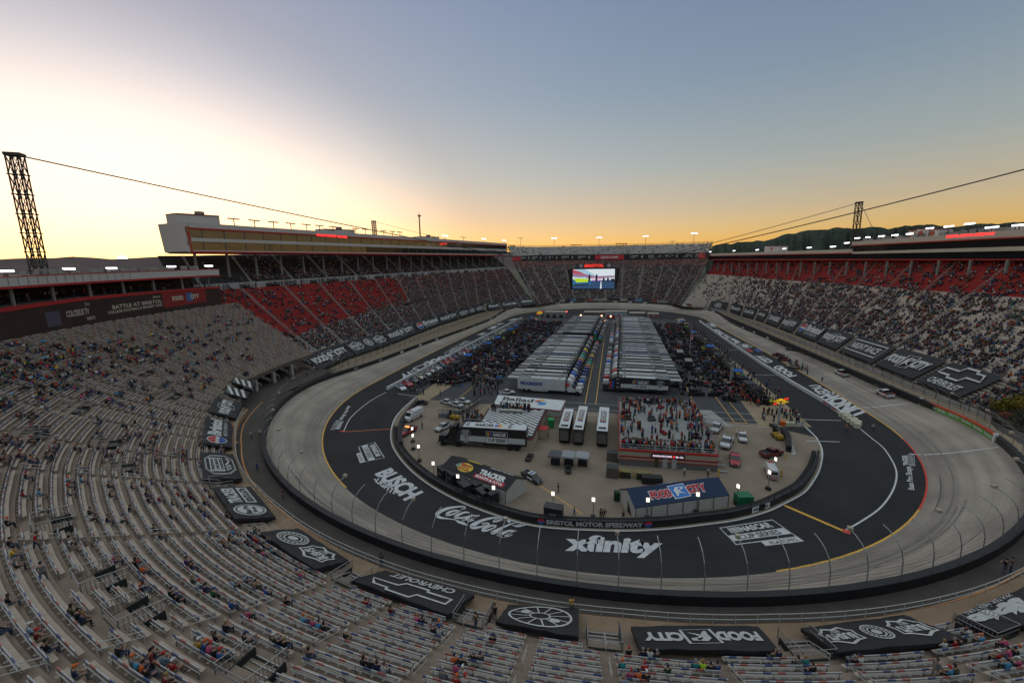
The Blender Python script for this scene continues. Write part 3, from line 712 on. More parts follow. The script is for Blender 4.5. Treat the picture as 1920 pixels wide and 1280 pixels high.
def hair_mesh(style):
    mb = MB(); n = 10; rings = []
    for j, (f, z) in enumerate(((1.0, -.03), (1.06, .02), (.95, .07), (.6, .105), (.12, .118))):
        rings.append([(.088*f*math.cos(2*math.pi*i/n), .1*f*math.sin(2*math.pi*i/n)-.012, z+(.03 if style != 'long' and j == 0 and math.sin(2*math.pi*i/n) > 0 else 0)) for i in range(n)])
    mb.loft(rings)
    if style == 'cap':
        mb.add([(-.07, .06, .03), (.07, .06, .03), (.06, .17, .015), (-.06, .17, .015), (-.07, .06, .045), (.07, .06, .045), (.06, .17, .028), (-.06, .17, .028)], [(3, 2, 1, 0), (4, 5, 6, 7), (0, 1, 5, 4), (1, 2, 6, 5), (2, 3, 7, 6), (3, 0, 4, 7)])
    if style == 'long':
        mb.loft([[(.085*math.cos(t)*w, -.05+.05*math.sin(t), z) for t in np.linspace(0, 2*np.pi, 8, endpoint=False)] for z, w in ((.03, 1), (-.1, 1.05), (-.24, .75))])
    o = mb.build('hair', hair_m, smooth=True); me = o.data; bpy.data.objects.remove(o); return me
HAIR = {k: hair_mesh(k) for k in ('short', 'cap', 'long')}
CLOTH = {'black': (.012, .012, .014), 'charcoal': (.045, .045, .05), 'grey': (.16, .16, .165), 'white': (.5, .49, .47), 'red': (.36, .02, .02), 'dark red': (.13, .012, .015), 'orange': (.6, .11, .02), 'blue': (.025, .075, .26), 'sky blue': (.07, .27, .46),
         'navy': (.014, .02, .06), 'teal': (.02, .2, .2), 'green': (.025, .13, .045), 'dark green': (.012, .05, .025), 'yellow': (.58, .36, .03), 'neon yellow': (.5, .75, .04), 'pink': (.46, .07, .16), 'purple': (.07, .03, .16), 'tan': (.26, .17, .1), 'olive': (.07, .07, .035), 'light blue': (.22, .31, .42)}
HAIRC = {'dark hair': (.012, .009, .007), 'brown hair': (.05, .028, .015), 'fair hair': (.24, .15, .06), 'grey hair': (.2, .2, .2)}
CAPC = {'black cap': (.012, .012, .014), 'white cap': (.5, .5, .48), 'red cap': (.36, .02, .02), 'navy cap': (.014, .02, .06), 'orange cap': (.55, .11, .02), 'blue cap': (.015, .05, .16)}
def person(P, rz, shirt, pose, label, group, sit=True, hair=None, sc_=1.0, rr=random):
    me = (SEATED if sit else STANDING)[pose]; o = bpy.data.objects.new('person', me); COL.objects.link(o); o.location = tuple(map(float, P)); o.rotation_euler = (0, 0, rz); o.scale = (sc_,)*3
    o.color = (*[x*.8 for x in face_col(CLOTH[shirt], .25)], 1)
    hk = hair or rr.choice(list(HAIRC)+list(CAPC)+['long '+k for k in HAIRC])
    st = 'cap' if 'cap' in hk else 'long' if hk.startswith('long') else 'short'
    h = bpy.data.objects.new({'cap': 'cap', 'long': 'hair', 'short': 'hair'}[st], HAIR[st]); COL.objects.link(h); h.parent = o; h.location = (SEATED_HEAD if sit else STANDING_HEAD)[pose]
    h.color = (*(CAPC.get(hk) or HAIRC[hk.replace('long ', '')]), 1)
    tag(o, label, 'person', group); return hk
class Crowd:
    """low figures too small to tell apart, built as one object"""
    def __init__(s): s.P = []; s.A = []; s.S = []; s.T = []; s.H = []; s.K = []
    def add(s, P, a, sit=True, shirt=None, k=1.0):
        s.P.append(P); s.A.append(a); s.S.append(sit)
        c = shirt if shirt is not None else CROWDC[rng.integers(len(CROWDC))]; s.T.append(c); s.H.append(HEADC[rng.integers(len(HEADC))]); s.K.append(k*rng.uniform(.92, 1.08))
    def build(s, name):
        def bx(x, y, z, dx, dy, dz, tx=1, ty=1):
            return [(x+a*dx/2*(tx if c > 0 else 1), y+b*dy/2*(ty if c > 0 else 1), z+c*dz/2) for c in (-1, 1) for a, b in ((-1, -1), (1, -1), (1, 1), (-1, 1))]
        SIT = bx(0, -.05, .3, .36, .24, .56, 1.15)+bx(0, .22, .1, .32, .5, .16)+bx(0, .38, -.2, .28, .15, .42)+bx(0, .03, .72, .18, .2, .26, .8, .8)+bx(0, .0, .82, .2, .23, .1, .8, .8)
        STD = bx(0, 0, 1.18, .34, .22, .6, 1.25)+bx(-.09, 0, .44, .15, .17, .9)+bx(.09, 0, .44, .15, .17, .9)+bx(0, .03, 1.6, .18, .2, .26, .8, .8)+bx(0, .0, 1.7, .2, .23, .1, .8, .8)
        Q = np.array([(3, 2, 1, 0), (4, 5, 6, 7), (0, 1, 5, 4), (1, 2, 6, 5), (2, 3, 7, 6), (3, 0, 4, 7)]); F1 = np.concatenate([Q+8*k for k in range(5)])
        P = np.array(s.P); A = np.array(s.A); n = len(P); T = np.where(np.array(s.S)[:, None, None], np.array(SIT)[None], np.array(STD)[None])*np.array(s.K)[:, None, None]
        ca, sa = np.cos(A)[:, None], np.sin(A)[:, None]
        V = np.stack([P[:, None, 0]+T[..., 0]*ca-T[..., 1]*sa, P[:, None, 1]+T[..., 0]*sa+T[..., 1]*ca, P[:, None, 2]+T[..., 2]], -1).reshape(-1, 3)
        F = (F1[None]+40*np.arange(n)[:, None, None]).reshape(-1, 4)
        me = bpy.data.meshes.new(name); me.vertices.add(len(V)); me.vertices.foreach_set('co', V.astype(np.float32).ravel()); me.loops.add(F.size); me.polygons.add(len(F))
        me.loops.foreach_set('vertex_index', F.astype(np.int32).ravel()); me.polygons.foreach_set('loop_start', np.arange(0, F.size, 4, dtype=np.int32))
        me.update(calc_edges=True)
        LEG = np.array([(.03, .04, .08), (.015, .015, .02), (.07, .08, .11), (.16, .13, .1)])[rng.integers(4, size=n)]
        SK = np.array([(.34, .19, .13), (.28, .15, .1), (.12, .06, .04)])[rng.choice(3, size=n, p=[.6, .3, .1])]
        C = np.concatenate([np.repeat(c[:, None], 6, 1) for c in (np.array(s.T), LEG, LEG, SK, np.array(s.H))], 1).reshape(-1, 3)
        at = me.attributes.new('col', 'FLOAT_COLOR', 'FACE'); at.data.foreach_set('color', np.c_[C, np.ones(len(C))].astype(np.float32).ravel())
        me.materials.append(mat('crowd_cloth', attr='col', rough=.9)); o = bpy.data.objects.new(name, me); COL.objects.link(o); return o
CROWDC = [tuple(x*.8 for x in CLOTH[k]) for k in ['black']*9+['charcoal']*5+['grey']*4+['white']*4+['navy']*5+['red', 'red', 'dark red', 'dark red', 'orange', 'blue', 'blue', 'sky blue', 'teal', 'dark green', 'purple', 'tan', 'olive', 'light blue', 'light blue']]
HEADC = [(.012, .009, .007), (.05, .028, .015), (.24, .15, .06), (.2, .2, .2), (.012, .012, .014), (.3, .3, .28), (.16, .02, .02), (.014, .02, .06)]
crowd = Crowd()
# ------------------------------------------------------------------ covers (tarps) over the front rows of the near stand
tarp = mat('black_tarp', (.017, .017, .019), .62, .3, noise=.3, scale=.7, bump=.15); ink = mat('tarp_white_print', (.42, .42, .41), .65, noise=.15, scale=1.5); ink_r = mat('tarp_red_print', (.4, .03, .03), .65); ink_b = mat('tarp_blue_print', (.03, .07, .25), .65)
def bowtie():
    return [(0, .18), (.14, .18), (.3, .18), (.33, .0), (.62, .0), (.66, .36), (1, .36), (.88, .82), (.7, .82), (.67, 1), (.38, 1), (.35, .64), (.0, .64)]
def emblem_shield(mb, quad, box, lift, words=("BUSH'S", 'BEST')):
    x0, y0, x1, y1 = box
    f = lambda u, v: (x0+(x1-x0)*u, y0+(y1-y0)*v)
    P = [(0, .25), (.12, .2), (.25, .0), (.5, .1), (.75, 0), (.88, .2), (1, .25), (.95, .5), (1, .78), (.8, .8), (.5, 1), (.2, .8), (0, .78), (.05, .5)]
    V, F = outline(P, (.03, .05)); put(mb, V, F, quad, box, lift)
    text(mb, words[0], quad, (*f(.12, .34), *f(.88, .74)), lift, bold=.05); text(mb, words[1], quad, (*f(.36, .14), *f(.64, .3)), lift, bold=.02)
def emblem_round(mb, quad, box, lift, a='TRUE TO BEANS'):
    x0, y0, x1, y1 = box; w, h = x1-x0, y1-y0; cx, cy = (x0+x1)/2, (y0+y1)/2
    for r, k in ((.5, .05), (.3, .05)):
        V, F = ring(cx, cy, w*r, h*r, w*k, h*k); put(mb, V, F, quad, (0, 0, 1, 1), lift)
    V, F = disc(cx, cy, w*.16, h*.16); put(mb, V, F, quad, (0, 0, 1, 1), lift)
    for i in range(18):
        t = 2*math.pi*i/18; V, F = rect(cx+w*.385*math.cos(t)-w*.03, cy+h*.385*math.sin(t)-h*.05, cx+w*.385*math.cos(t)+w*.03, cy+h*.385*math.sin(t)+h*.05); put(mb, V, F, quad, (0, 0, 1, 1), lift)
def food_city(mb, quad, lift, box=(.06, .2, .94, .8), mi=0, mi2=None, inner=None):
    """the grocer's two words either side of a tilted panel with a bird's head curl"""
    x0, y0, x1, y1 = box; f = lambda a, b, c, d: (x0+(x1-x0)*a, y0+(y1-y0)*b, x0+(x1-x0)*c, y0+(y1-y0)*d)
    text(mb, 'FOOD', quad, f(0, .14, .37, .78), lift, mi, bold=.06); text(mb, 'CITY', quad, f(.66, .22, 1, .86), lift, mi, bold=.06)
    P = [(.40, -.02), (.66, .06), (.63, 1.02), (.36, .94)]
    if inner is None:
        V, F = outline(P, (.013, .045)); put(mb, V, F, quad, f(0, 0, 1, 1), lift, mi if mi2 is None else mi2)
    else:
        put(mb, np.array([(.385, -.08), (.68, .0), (.645, 1.08), (.345, 1.0)]), [(0, 1, 2, 3)], quad, f(0, 0, 1, 1), lift, inner[1])
        put(mb, np.array(P), [(0, 1, 2, 3)], quad, f(0, 0, 1, 1), np.asarray(lift)*1.6, inner[0])
        lift = np.asarray(lift)*2.2
    V, F = stroke([(.45, .12), (.47, .35), (.46, .62), (.5, .82), (.57, .8), (.58, .66), (.53, .6), (.5, .5), (.54, .36), (.6, .26)], [.012, .03, .036, .034, .03, .024, .018, .022, .022, .01]); put(mb, V, F, quad, f(0, 0, 1, 1), lift, mi if inner is None else inner[1])
def bristol(mb, quad, lift, mi=0, r=1, b=2):
    V, F = disc(.17, .5, .12, .34); put(mb, V, F, quad, (0, 0, 1, 1), lift, mi)
    put(mb, np.array([(.06, .55), (.10, .72), (.17, .82), (.24, .72), (.28, .55)]), [(0, 1, 2, 3, 4)], quad, (0, 0, 1, 1), np.asarray(lift)*1.5, r)
    put(mb, np.array([(.28, .42), (.24, .26), (.17, .18), (.10, .26), (.06, .42)]), [(0, 1, 2, 3, 4)], quad, (0, 0, 1, 1), np.asarray(lift)*1.5, b)
    text(mb, 'Bristol', quad, (.32, .36, .95, .84), lift, mi, bold=.05); text(mb, 'MOTOR SPEEDWAY', quad, (.36, .16, .92, .3), lift, mi, bold=.01)
def chevrolet(mb, quad, lift):
    P = [(x*.8+.1, y*.5+.42) for x, y in bowtie()]
    V, F = outline(P, (.014, .035)); put(mb, V, F, quad, (0, 0, 1, 1), lift); text(mb, 'CHEVROLET', quad, (.16, .08, .84, .3), lift, bold=.03)
def tracker(mb, quad, lift):
    text(mb, 'TRACKER', quad, (.44, .52, .94, .86), lift, bold=.05); V, F = rect(.44, .18, .94, .46); put(mb, V, F, quad, (0, 0, 1, 1), lift)
    text(mb, 'BOATS & ATVs', quad, (.47, .22, .91, .42), np.asarray(lift)*1.8, 3, bold=.03); V, F = disc(.22, .5, .16, .4); put(mb, V, F, quad, (0, 0, 1, 1), lift)
    V, F = ring(.22, .5, .14, .35, .012, .03); put(mb, V, F, quad, (0, 0, 1, 1), np.asarray(lift)*1.8, 3); text(mb, 'Bass Pro', quad, (.11, .5, .33, .66), np.asarray(lift)*1.8, 3); text(mb, 'Shops', quad, (.14, .32, .3, .46), np.asarray(lift)*1.8, 3)
def wheel(mb, quad, lift):
    V, F = ring(.5, .5, .42, .42, .03, .045, 40); put(mb, V, F, quad, (0, 0, 1, 1), lift)
    for i in range(12):
        t = 2*math.pi*i/12+.2; V, F = stroke([(.5+.12*math.cos(t), .5+.12*math.sin(t)), (.5+.4*math.cos(t), .5+.4*math.sin(t))], .010); put(mb, V, F, quad, (0, 0, 1, 1), lift)
    V, F = ring(.5, .5, .14, .14, .02, .03); put(mb, V, F, quad, (0, 0, 1, 1), lift)
    for cx, cy in ((.3, .62), (.7, .36)):
        V, F = disc(cx, cy, .07, .07); put(mb, V, F, quad, (0, 0, 1, 1), lift)
def charities(mb, quad, lift):
    P = [(.14, .3), (.3, .1), (.7, .1), (.86, .3), (.86, .72), (.7, .9), (.3, .9), (.14, .72)]
    for k in (1, .93):
        V, F = outline([(.5+(x-.5)*k, .5+(y-.5)*k) for x, y in P], .008); put(mb, V, F, quad, (0, 0, 1, 1), lift)
    V, F = rect(.24, .4, .76, .78); put(mb, V, F, quad, (0, 0, 1, 1), lift)
    for i, s in enumerate(('SPEEDWAY', "CHILDREN'S", 'CHARITIES')): text(mb, s, quad, (.28, .66-.12*i, .72, .75-.12*i), np.asarray(lift)*1.8, 3, bold=.03)
    for i in range(5):
        for j in range(2):
            if (i+j) % 2: V, F = rect(.28+.05*i, .2+.08*j, .33+.05*i, .28+.08*j); put(mb, V, F, quad, (0, 0, 1, 1), lift)
    V, F = stroke([(.52, .3), (.64, .22), (.74, .3)], .025); put(mb, V, F, quad, (0, 0, 1, 1), lift)
def stripes(mb, quad, lift):
    for i in range(3): V, F = stroke([(.1+.28*i, .05), (.34+.28*i, .95)], .07); put(mb, V, F, quad, (0, 0, 1, 1), lift)
    for i in range(6): V, F = rect(.06+.05*(i % 2), .1+.14*i, .1+.05*(i % 2), .17+.14*i); put(mb, V, F, quad, (0, 0, 1, 1), lift)
def state(mb, quad, lift):
    text(mb, 'State', quad, (.2, .2, .98, .72), lift, bold=.09); text(mb, 'WATER HEATERS', quad, (.24, .03, .9, .16), lift, bold=.01)
def bushs(mb, quad, lift, three=True):
    if three:
        emblem_shield(mb, quad, (.05, .2, .34, .8), lift); emblem_round(mb, quad, (.4, .22, .6, .78), lift); emblem_shield(mb, quad, (.66, .2, .95, .8), lift)
    else:
        emblem_shield(mb, quad, (.08, .16, .46, .84), lift); emblem_round(mb, quad, (.52, .16, .92, .84), lift)
# corners as seen: lower-left, lower-right, upper-right, upper-left of the PRINT in its own reading direction
COV = [
 ('striped tarp with white bars, upper of the two by the gate ramp', stripes, [(424, 722), (469, 734), (462, 747), (421, 736)], 'striped covers'),
 ('small striped black tarp above the gate ramp beside a similar one', stripes, [(438, 707), (480, 717), (473, 728), (434, 716)], 'striped covers'),
 ('black tarp lettered in white with a tilted panel, next to the striped tarps', food_city, [(443, 783), (455, 755), (405, 743), (390, 770)], 0),
 ('black tarp with a red white and blue round badge and white script', bristol, [(435, 837), (434, 792), (388, 779), (375, 830)], 0),
 ('black tarp with a white eight-sided racing charity badge', charities, [(455, 896), (437, 850), (374, 846), (381, 896)], 0),
 ('black tarp with white boxed lettering and a round badge on the left of the turn', tracker, [(517, 968), (470, 911), (398, 912), (440, 972)], 0),
 ('black tarp with one round badge and one shield badge', bushs, [(655, 1049), (559, 989), (486, 996), (590, 1065)], 0),
 ('large black tarp with an outlined bow tie emblem in the near turn', chevrolet, [(890, 1112), (723, 1067), (656, 1085), (840, 1150)], 0),
 ('black tarp with a white spoked wheel emblem', wheel, [(1085, 1137), (954, 1132), (929, 1164), (1085, 1192)], 0),
 ('black tarp with white grocer lettering upside down in the near centre', food_city, [(1421, 1172), (1183, 1172), (1200, 1214), (1463, 1219)], 0),
 ('wide black tarp with two shield badges and a round badge between', bushs, [(1694, 1150), (1502, 1176), (1570, 1221), (1815, 1197)], 0),
 ('black tarp with huge white script cut by the right edge of the photo', state, [(1920, 1098), (1790, 1154), (1865, 1181), (1985, 1155)], 0)]
# print reading order differs per tarp: rotate the corner list
ROT = {stripes: 0, food_city: 0}
COVER_POLY = []; COVER_ANG = []
for lab, fn, px, grp in COV:
    q = [near_pt(*c, lift=.8) for c in px]
    if fn in (charities,): q = [q[0], q[1], q[2], q[3]]
    if fn is bushs and 'one round' in lab: pass
    cen = sum(q)/4; n = np.cross(q[1]-q[0], q[3]-q[0]); n /= np.linalg.norm(n); n = n if n[2] > 0 else -n
    t = thing('seat_cover', lab, 'seat cover', cen, 0, grp or None); 
    mb = MB(); M = 9; grid = []
    for i in range(M):
        for j in range(M):
            u, v = i/(M-1), j/(M-1); P = bil(q, u, v)
            edge = 1 if i in (0, M-1) or j in (0, M-1) else 0
            grid.append(P+n*(0.0 if not edge else random.uniform(-.12, .02)))
    mb.add(grid, [(i*M+j, (i+1)*M+j, (i+1)*M+j+1, i*M+j+1) for i in range(M-1) for j in range(M-1)])
    rim = [i*M for i in range(M)]+[(M-1)*M+j for j in range(1, M)]+[i*M+M-1 for i in range(M-2, -1, -1)]+[j for j in range(M-2, 0, -1)]
    R1 = [grid[k] for k in rim]; mb.strip([p-(0, 0, .4) for p in R1], R1, closed=True)
    mb.build('tarp', tarp, t, shift=cen, smooth=False)
    mb = MB(); lift = n*.05
    if fn is bushs: fn(mb, q, lift, 'two shield' in lab)
    else: fn(mb, q, lift)
    mb.build('print', [ink, ink_r, ink_b, tarp], t, shift=cen)
    COVER_POLY.append(np.array([p[:2] for p in q])); COVER_ANG.append((float(polar(cen)[0]), lab))
def covered(P):
    for q in COVER_POLY:
        s = [np.cross(q[(i+1) % 4]-q[i], np.asarray(P[:2])-q[i]) for i in range(4)]
        if all(x > -1.2 for x in s) or all(x < 1.2 for x in s): return True
    return False

# stair portals with their section letters
portal_m = mat('portal_dark', (.02, .022, .022), .7); sign_g = mat('section_sign', (.012, .03, .02), .5); sign_l = mat('section_sign_letter', (.2, .36, .2), .5)
def portal(a, s, k0, label, depth=3):
    r0 = R_seat(a)+k0*ROW; z = z_near(D_near(a, r0)); P = pol(a, r0, z)
    t = thing('stair_portal', label, 'stair portal', P, R_(a)); w = 1.35
    mb = MB()
    for x in (-w, w): mb.box((x, -.9, .15), (.1, 2.4, .7))
    mb.box((0, -2.05, .35), (2*w, .12, 1.2)); mb.box((0, -.9, -.1), (2*w-.12, 2.2, .06)); mb.build('side_wall', portal_m, t)
    mb = MB()
    for i in range(5): mb.box((0, .2-.42*i, .02-.0*i+.05*i), (2*w-.3, .06, .05+.02*i)); 
    mb.build('stair_treads', steel, t)
    mb = MB()
    for x in (-w, w):
        mb.tube([(x, .5, .2), (x, .5, 1.3), (x, -2.05, 1.75), (x, -2.05, .9)], .035, 5); mb.tube([(x, .5, .8), (x, -2.05, 1.3)], .03, 5)
        for j in range(11): mb.tube([(x, .4-.24*j, .3), (x, .4-.24*j, 1.32+.045*j)], .02, 4)
    mb.tube([(-w, -2.05, 1.75), (w, -2.05, 1.75)], .035, 5); mb.tube([(-w, -2.05, 1.35), (w, -2.05, 1.35)], .03, 5); mb.build('handrail', steel, t)
    if s:
        mb = MB(); mb.box((0, -2.14, .72), (1.7, .05, .62)); sg = mb.build('section_sign', sign_g, t); q = [(-.8, -2.17, .46), (.8, -2.17, .46), (.8, -2.17, .98), (-.8, -2.17, .98)]
        mb = MB(); text(mb, s[0], q, (.24, .15, .44, .85), (0, -.01, 0), bold=.03); text(mb, s[1], q, (.56, .15, .76, .85), (0, -.01, 0), bold=.03)
        for x0, x1 in ((.06, .17), (.94, .83)): put(mb, np.array([(x0, .5), (x1, .25), (x1, .75)]), [(0, 1, 2)], q, (0, 0, 1, 1), (0, -.01, 0))
        mb.build('letters', sign_l, sg)
    return t
for a, s in PORTAL:
    portal(a, s, 1, f'dark stair portal lettered {s[0]} and {s[1]} between the tarps of the near turn')
MIDP = [(185, 1090, ''), (275, 1150, 'UT'), (480, 1255, ''), (240, 880, ''), (105, 985, ''), (215, 835, ''), (150, 770, ''), (330, 745, ''), (270, 700, ''), (330, 655, ''), (70, 820, '')]
MID_POS = []
for i, (px, py, s) in enumerate(MIDP):
    P = near_pt(px, py); a, r = polar(P); k = max(1, int((r-R_seat(a))/ROW)); MID_POS.append((a, k))
    portal(float(a), s, k, f'dark railed stair portal amid left benches, {ordinal(i+1)} from the bottom up' if not s else 'dark stair portal with a green sign lettered U and T low on the left')

# benches: the 300 nearest each their own, the rest one mass
sect = sorted(COVER_ANG)
SHORT = ['upper striped tarp', 'lower striped tarp', 'panel-lettered tarp', 'coloured badge tarp', 'eight-sided badge tarp', 'boxed lettering tarp', 'two-badge tarp', 'bow tie tarp', 'spoked wheel tarp', 'upside-down grocer tarp', 'two-shield tarp', 'huge script tarp']
CA = sorted((COVER_ANG[i][0], SHORT[i]) for i in range(len(SHORT)))
def behind(a): return min(CA, key=lambda q: abs(q[0]-a))[1]
benches = []
for k in range(44):
    for a0, a1 in zip(AISLES[:-1], AISLES[1:]):
        am = (a0+a1)/2; r = R_seat(am)+k*ROW; 
        if r > R_BACK-.6 or k < K0(am): continue
        g = .55/r*57.3; segs = [(a0+g, a1-g)]; cuts = [(pa, 1.75/r*57.3) for pa, _ in PORTAL if k < 4]+[(pa, 1.75/r*57.3) for pa, pk in MID_POS if -1 <= k-pk <= 2]
        for pa, h in cuts:
            segs = [q for x, y in segs for q in ((x, min(y, pa-h)), (max(x, pa+h), y)) if q[1]-q[0] > 1.0]
        for b0, b1 in segs:
            P = pol((b0+b1)/2, r+.4, z_near(D_near(am, r))+.45); zz = pix(P)[2]
            if sum(covered(pol(b0+(b1-b0)*f, r+.4)) for f in (.1, .3, .5, .7, .9)) >= 4: continue
            if zz > 2 and any(-40 < pix(pol(b, r+.4, P[2]))[0] < 1960 and pix(pol(b, r+.4, P[2]))[1] < 1300 for b in (b0, (b0+b1)/2, b1)): benches.append((np.linalg.norm(P-CAM), k, b0, b1, (b0+b1)/2))
benches.sort()
far_s, far_b = MB(), MB(); far_b.uv = []
cnt = {}
for n, (dist, k, b0, b1, am) in enumerate(benches):
    parts = (MB(), MB(), MB(), MB()) if n < 300 else (far_s, far_b, MB(), MB())
    if n < 300: parts[1].uv = []
    c = bench_bits(b0, b1, k, parts)
    if n < 300:
        c = pol((b0+b1)/2, R_seat(am)+k*ROW+.4, z_near(D_near(am, R_seat(am)+k*ROW)))
        nm = behind(am); key = (k, nm); cnt.setdefault(key, []).append(am)
        t = thing('bleacher_bench', '', 'bench', c, 0, 'benches of the near stand'); t['_k'] = k; t['_a'] = am; t['_s'] = nm
        parts[0].build('seat', alu, t, shift=c); parts[1].build('backrest', railm, t, shift=c); parts[2].build('support_frame', steel, t, shift=c); parts[3].build('cup_rail', pipe, t, shift=c)
for o in [o for o in COL.objects if '_k' in o]:
    l = sorted(cnt[(o['_k'], o['_s'])]); i = l.index(o['_a'])+1
    o['label'] = f"striped-rail bench, row {o['_k']+1} above the {o['_s']}, {ordinal(i)} from left"
    del o['_k'], o['_a'], o['_s']
t = far_s.build('bleacher_benches', alu); tag(t, 'many rows of pale benches up the left of the near stand', 'benches', 'benches of the near stand', 'stuff')
far_b.build('back_rails', railm, t)
# aisle handrails
t_n = 0
near_ais = []
for a in AISLES:
    for k in range(2, 40, 4):
        r = R_seat(a)+k*ROW
        if r > R_BACK-3: continue
        P = pol(a, r, z_near(D_near(a, r))); px, py, zz = pix(P)
        if zz < 2 or not (-20 < px < 1940 and py < 1300) or covered(P): continue
        if any(abs(a-pa)*r/57.3 < 2.2 and -1 <= k-pk <= 3 for pa, pk in MID_POS): continue
        near_ais.append((np.linalg.norm(P-CAM), a, k))
near_ais.sort()
for n, (dd, a, k) in enumerate(near_ais[:150]):
    mb = MB(); r = R_seat(a)+k*ROW; P = pol(a, r, z_near(D_near(a, r)))
    q = [pol(a, r+d, z_near(D_near(a, r+d))+h) for d, h in ((-.1, 0), (-.1, .85), (0, .95), (1.8, .95), (1.9, .85), (1.9, 0))]
    mb.tube(q, .03, 5); mb.tube([pol(a, r-.1, P[2]+.5), pol(a, r+1.9, z_near(D_near(a, r+1.9))+.5)], .025, 5)
    o = mb.build('handrail', pipe, shift=P); o.location = tuple(P); tag(o, None, 'handrail', 'aisle handrails of the near stand')
    o['label'] = f'bent steel handrail, row {k+1} up, {ordinal(AISLES.index(a)+1)} aisle from the left'
# ------------------------------------------------------------------ spectators of the near stand: 300 figures of their own
B, N_, W_, G_, R1_, O_, BL, SB, LB, Y_, PK, DR, T_, GN, OL, PU, CH, TE, NY, DG = 'black navy white grey red orange blue,sky blue,light blue,yellow,pink,dark red,tan,green,olive,purple,charcoal,teal,neon yellow,dark green'.replace('black navy white grey red orange blue', 'black,navy,white,grey,red,orange,blue').split(',')
Z5 = [(110,240,R1_),(120,140,B),(240,240,SB),(260,345,W_),(370,365,W_),(365,165,LB),(370,190,R1_),(365,235,G_),(455,95,W_),(470,170,SB),(510,345,OL),(545,385,B),(600,200,B),(600,250,B),(625,380,W_),(680,330,B),(690,205,N_),(740,50,B),(745,125,B),(770,190,B),(790,240,B),(820,280,B),(830,10,R1_),(665,10,R1_),(900,120,B),(985,135,DR),(850,185,BL),(890,190,B),(895,270,R1_),(910,285,B),(940,200,W_),(965,240,R1_),(1000,300,W_),(945,360,B),(1100,220,N_),(1125,255,B),(1120,355,BL),(1215,365,B),(115,400,B),(50,560,Y_),(25,510,B),(80,620,G_),(330,500,G_),(385,530,G_),(490,500,G_),(600,620,PK),(640,640,B),(655,665,O_),(755,610,B),(800,640,G_),(850,460,B),(870,440,B),(1140,445,BL),(1195,490,W_),(1250,455,SB),(1250,520,B),(1295,490,W_),(1385,490,R1_),(1000,610,PU),(1050,630,B),(735,745,O_),(765,785,N_),(805,800,B),(850,805,B),(885,830,B),(1025,720,OL),(1050,740,W_),(1095,765,N_),(1150,785,GN),(1295,725,LB),(1350,735,G_),(1380,740,T_),(1260,845,BL),(1300,875,PK),(430,865,OL),(500,890,B),(540,910,N_),(55,965,B),(100,990,LB),(130,1020,DR),(15,830,B),(340,1130,N_),(270,1110,B),(595,1120,B),(650,1170,G_),(710,1180,SB),(785,1175,O_),(870,1095,B),(920,1140,LB),(965,1160,R1_),(1205,1010,B),(1290,1035,B),(1060,1065,Y_),(1105,1080,BL),(1145,1095,PK),(1185,1110,B),(1210,1150,BL),(1185,985,B),(885,1265,DR),(760,1235,B)]
Z6 = [(235,740,BL),(275,760,B),(345,625,T_),(385,630,PK),(795,780,R1_),(850,805,LB),(905,820,DR),(415,895,SB),(445,920,PK),(495,935,SB),(530,960,B),(565,970,B),(595,980,B),(235,1020,DG),(265,1030,B),(320,1060,LB),(355,1075,B),(400,1080,CH),(20,660,LB),(65,670,B),(1085,890,PK),(1135,905,N_),(1175,925,G_),(1165,965,B),(1205,940,BL),(1240,985,W_),(1270,990,W_),(750,1150,B),(820,1170,B),(855,1185,N_),(905,1200,W_),(1325,1130,O_),(1385,1130,B),(1435,1130,B),(1480,1150,CH),(1305,1185,PK),(1370,1205,W_),(1215,1250,G_),(1305,1255,R1_),(1365,1270,W_),(1515,985,W_),(1550,990,B),(120,410,R1_),(165,425,N_),(10,410,W_),(50,420,N_),(120,480,CH),(155,500,PK),(230,480,TE),(255,490,B),(200,450,N_)]
Z7 = [(1025,890,O_),(1070,880,SB),(1265,895,W_),(1305,895,B),(1360,895,B),(1030,1085,B),(1080,1080,N_),(1132,1090,W_),(1180,1085,CH),(930,1190,PK),(1000,1195,TE),(1042,1200,O_),(1100,1205,B),(1137,1205,R1_),(1250,1215,DG),(1410,1165,TE),(1485,1165,NY),(1545,1165,BL),(1590,1160,B),(995,1265,LB),(1100,1265,W_)]
Z8 = [(205,1140,OL),(245,1145,N_),(300,1150,G_),(345,1145,TE),(390,1195,B),(370,1070,B),(415,1065,SB),(605,1150,B),(575,1140,W_),(1235,1015,W_),(1310,1055,SB),(1380,1065,PK),(1105,1090,W_),(1185,1085,R1_),(1230,1080,CH),(1345,1120,R1_),(1405,1110,PK),(1445,1105,B),(1485,1105,W_),(1415,1175,SB),(1485,1170,PK),(1125,1225,SB),(1185,1230,OL)]
LIST = [(x/2.909, 840+y/2.909, c) for x, y, c in Z5]+[(440+x/3.2, 880+y/3.2, c) for x, y, c in Z6]+[(880+x/3.3685, 900+y/3.3685, c) for x, y, c in Z7]+[(1380+x/2.783, 820+y/2.783, c) for x, y, c in Z8]
seats = {}
def seat_of(P):
    a, r = polar(P); k = max(0, int(round((r-R_seat(a)-.42)/ROW))); j = int(round(R_(a)*(R_seat(a)+k*ROW)/.52)); return k, j, a
people = []
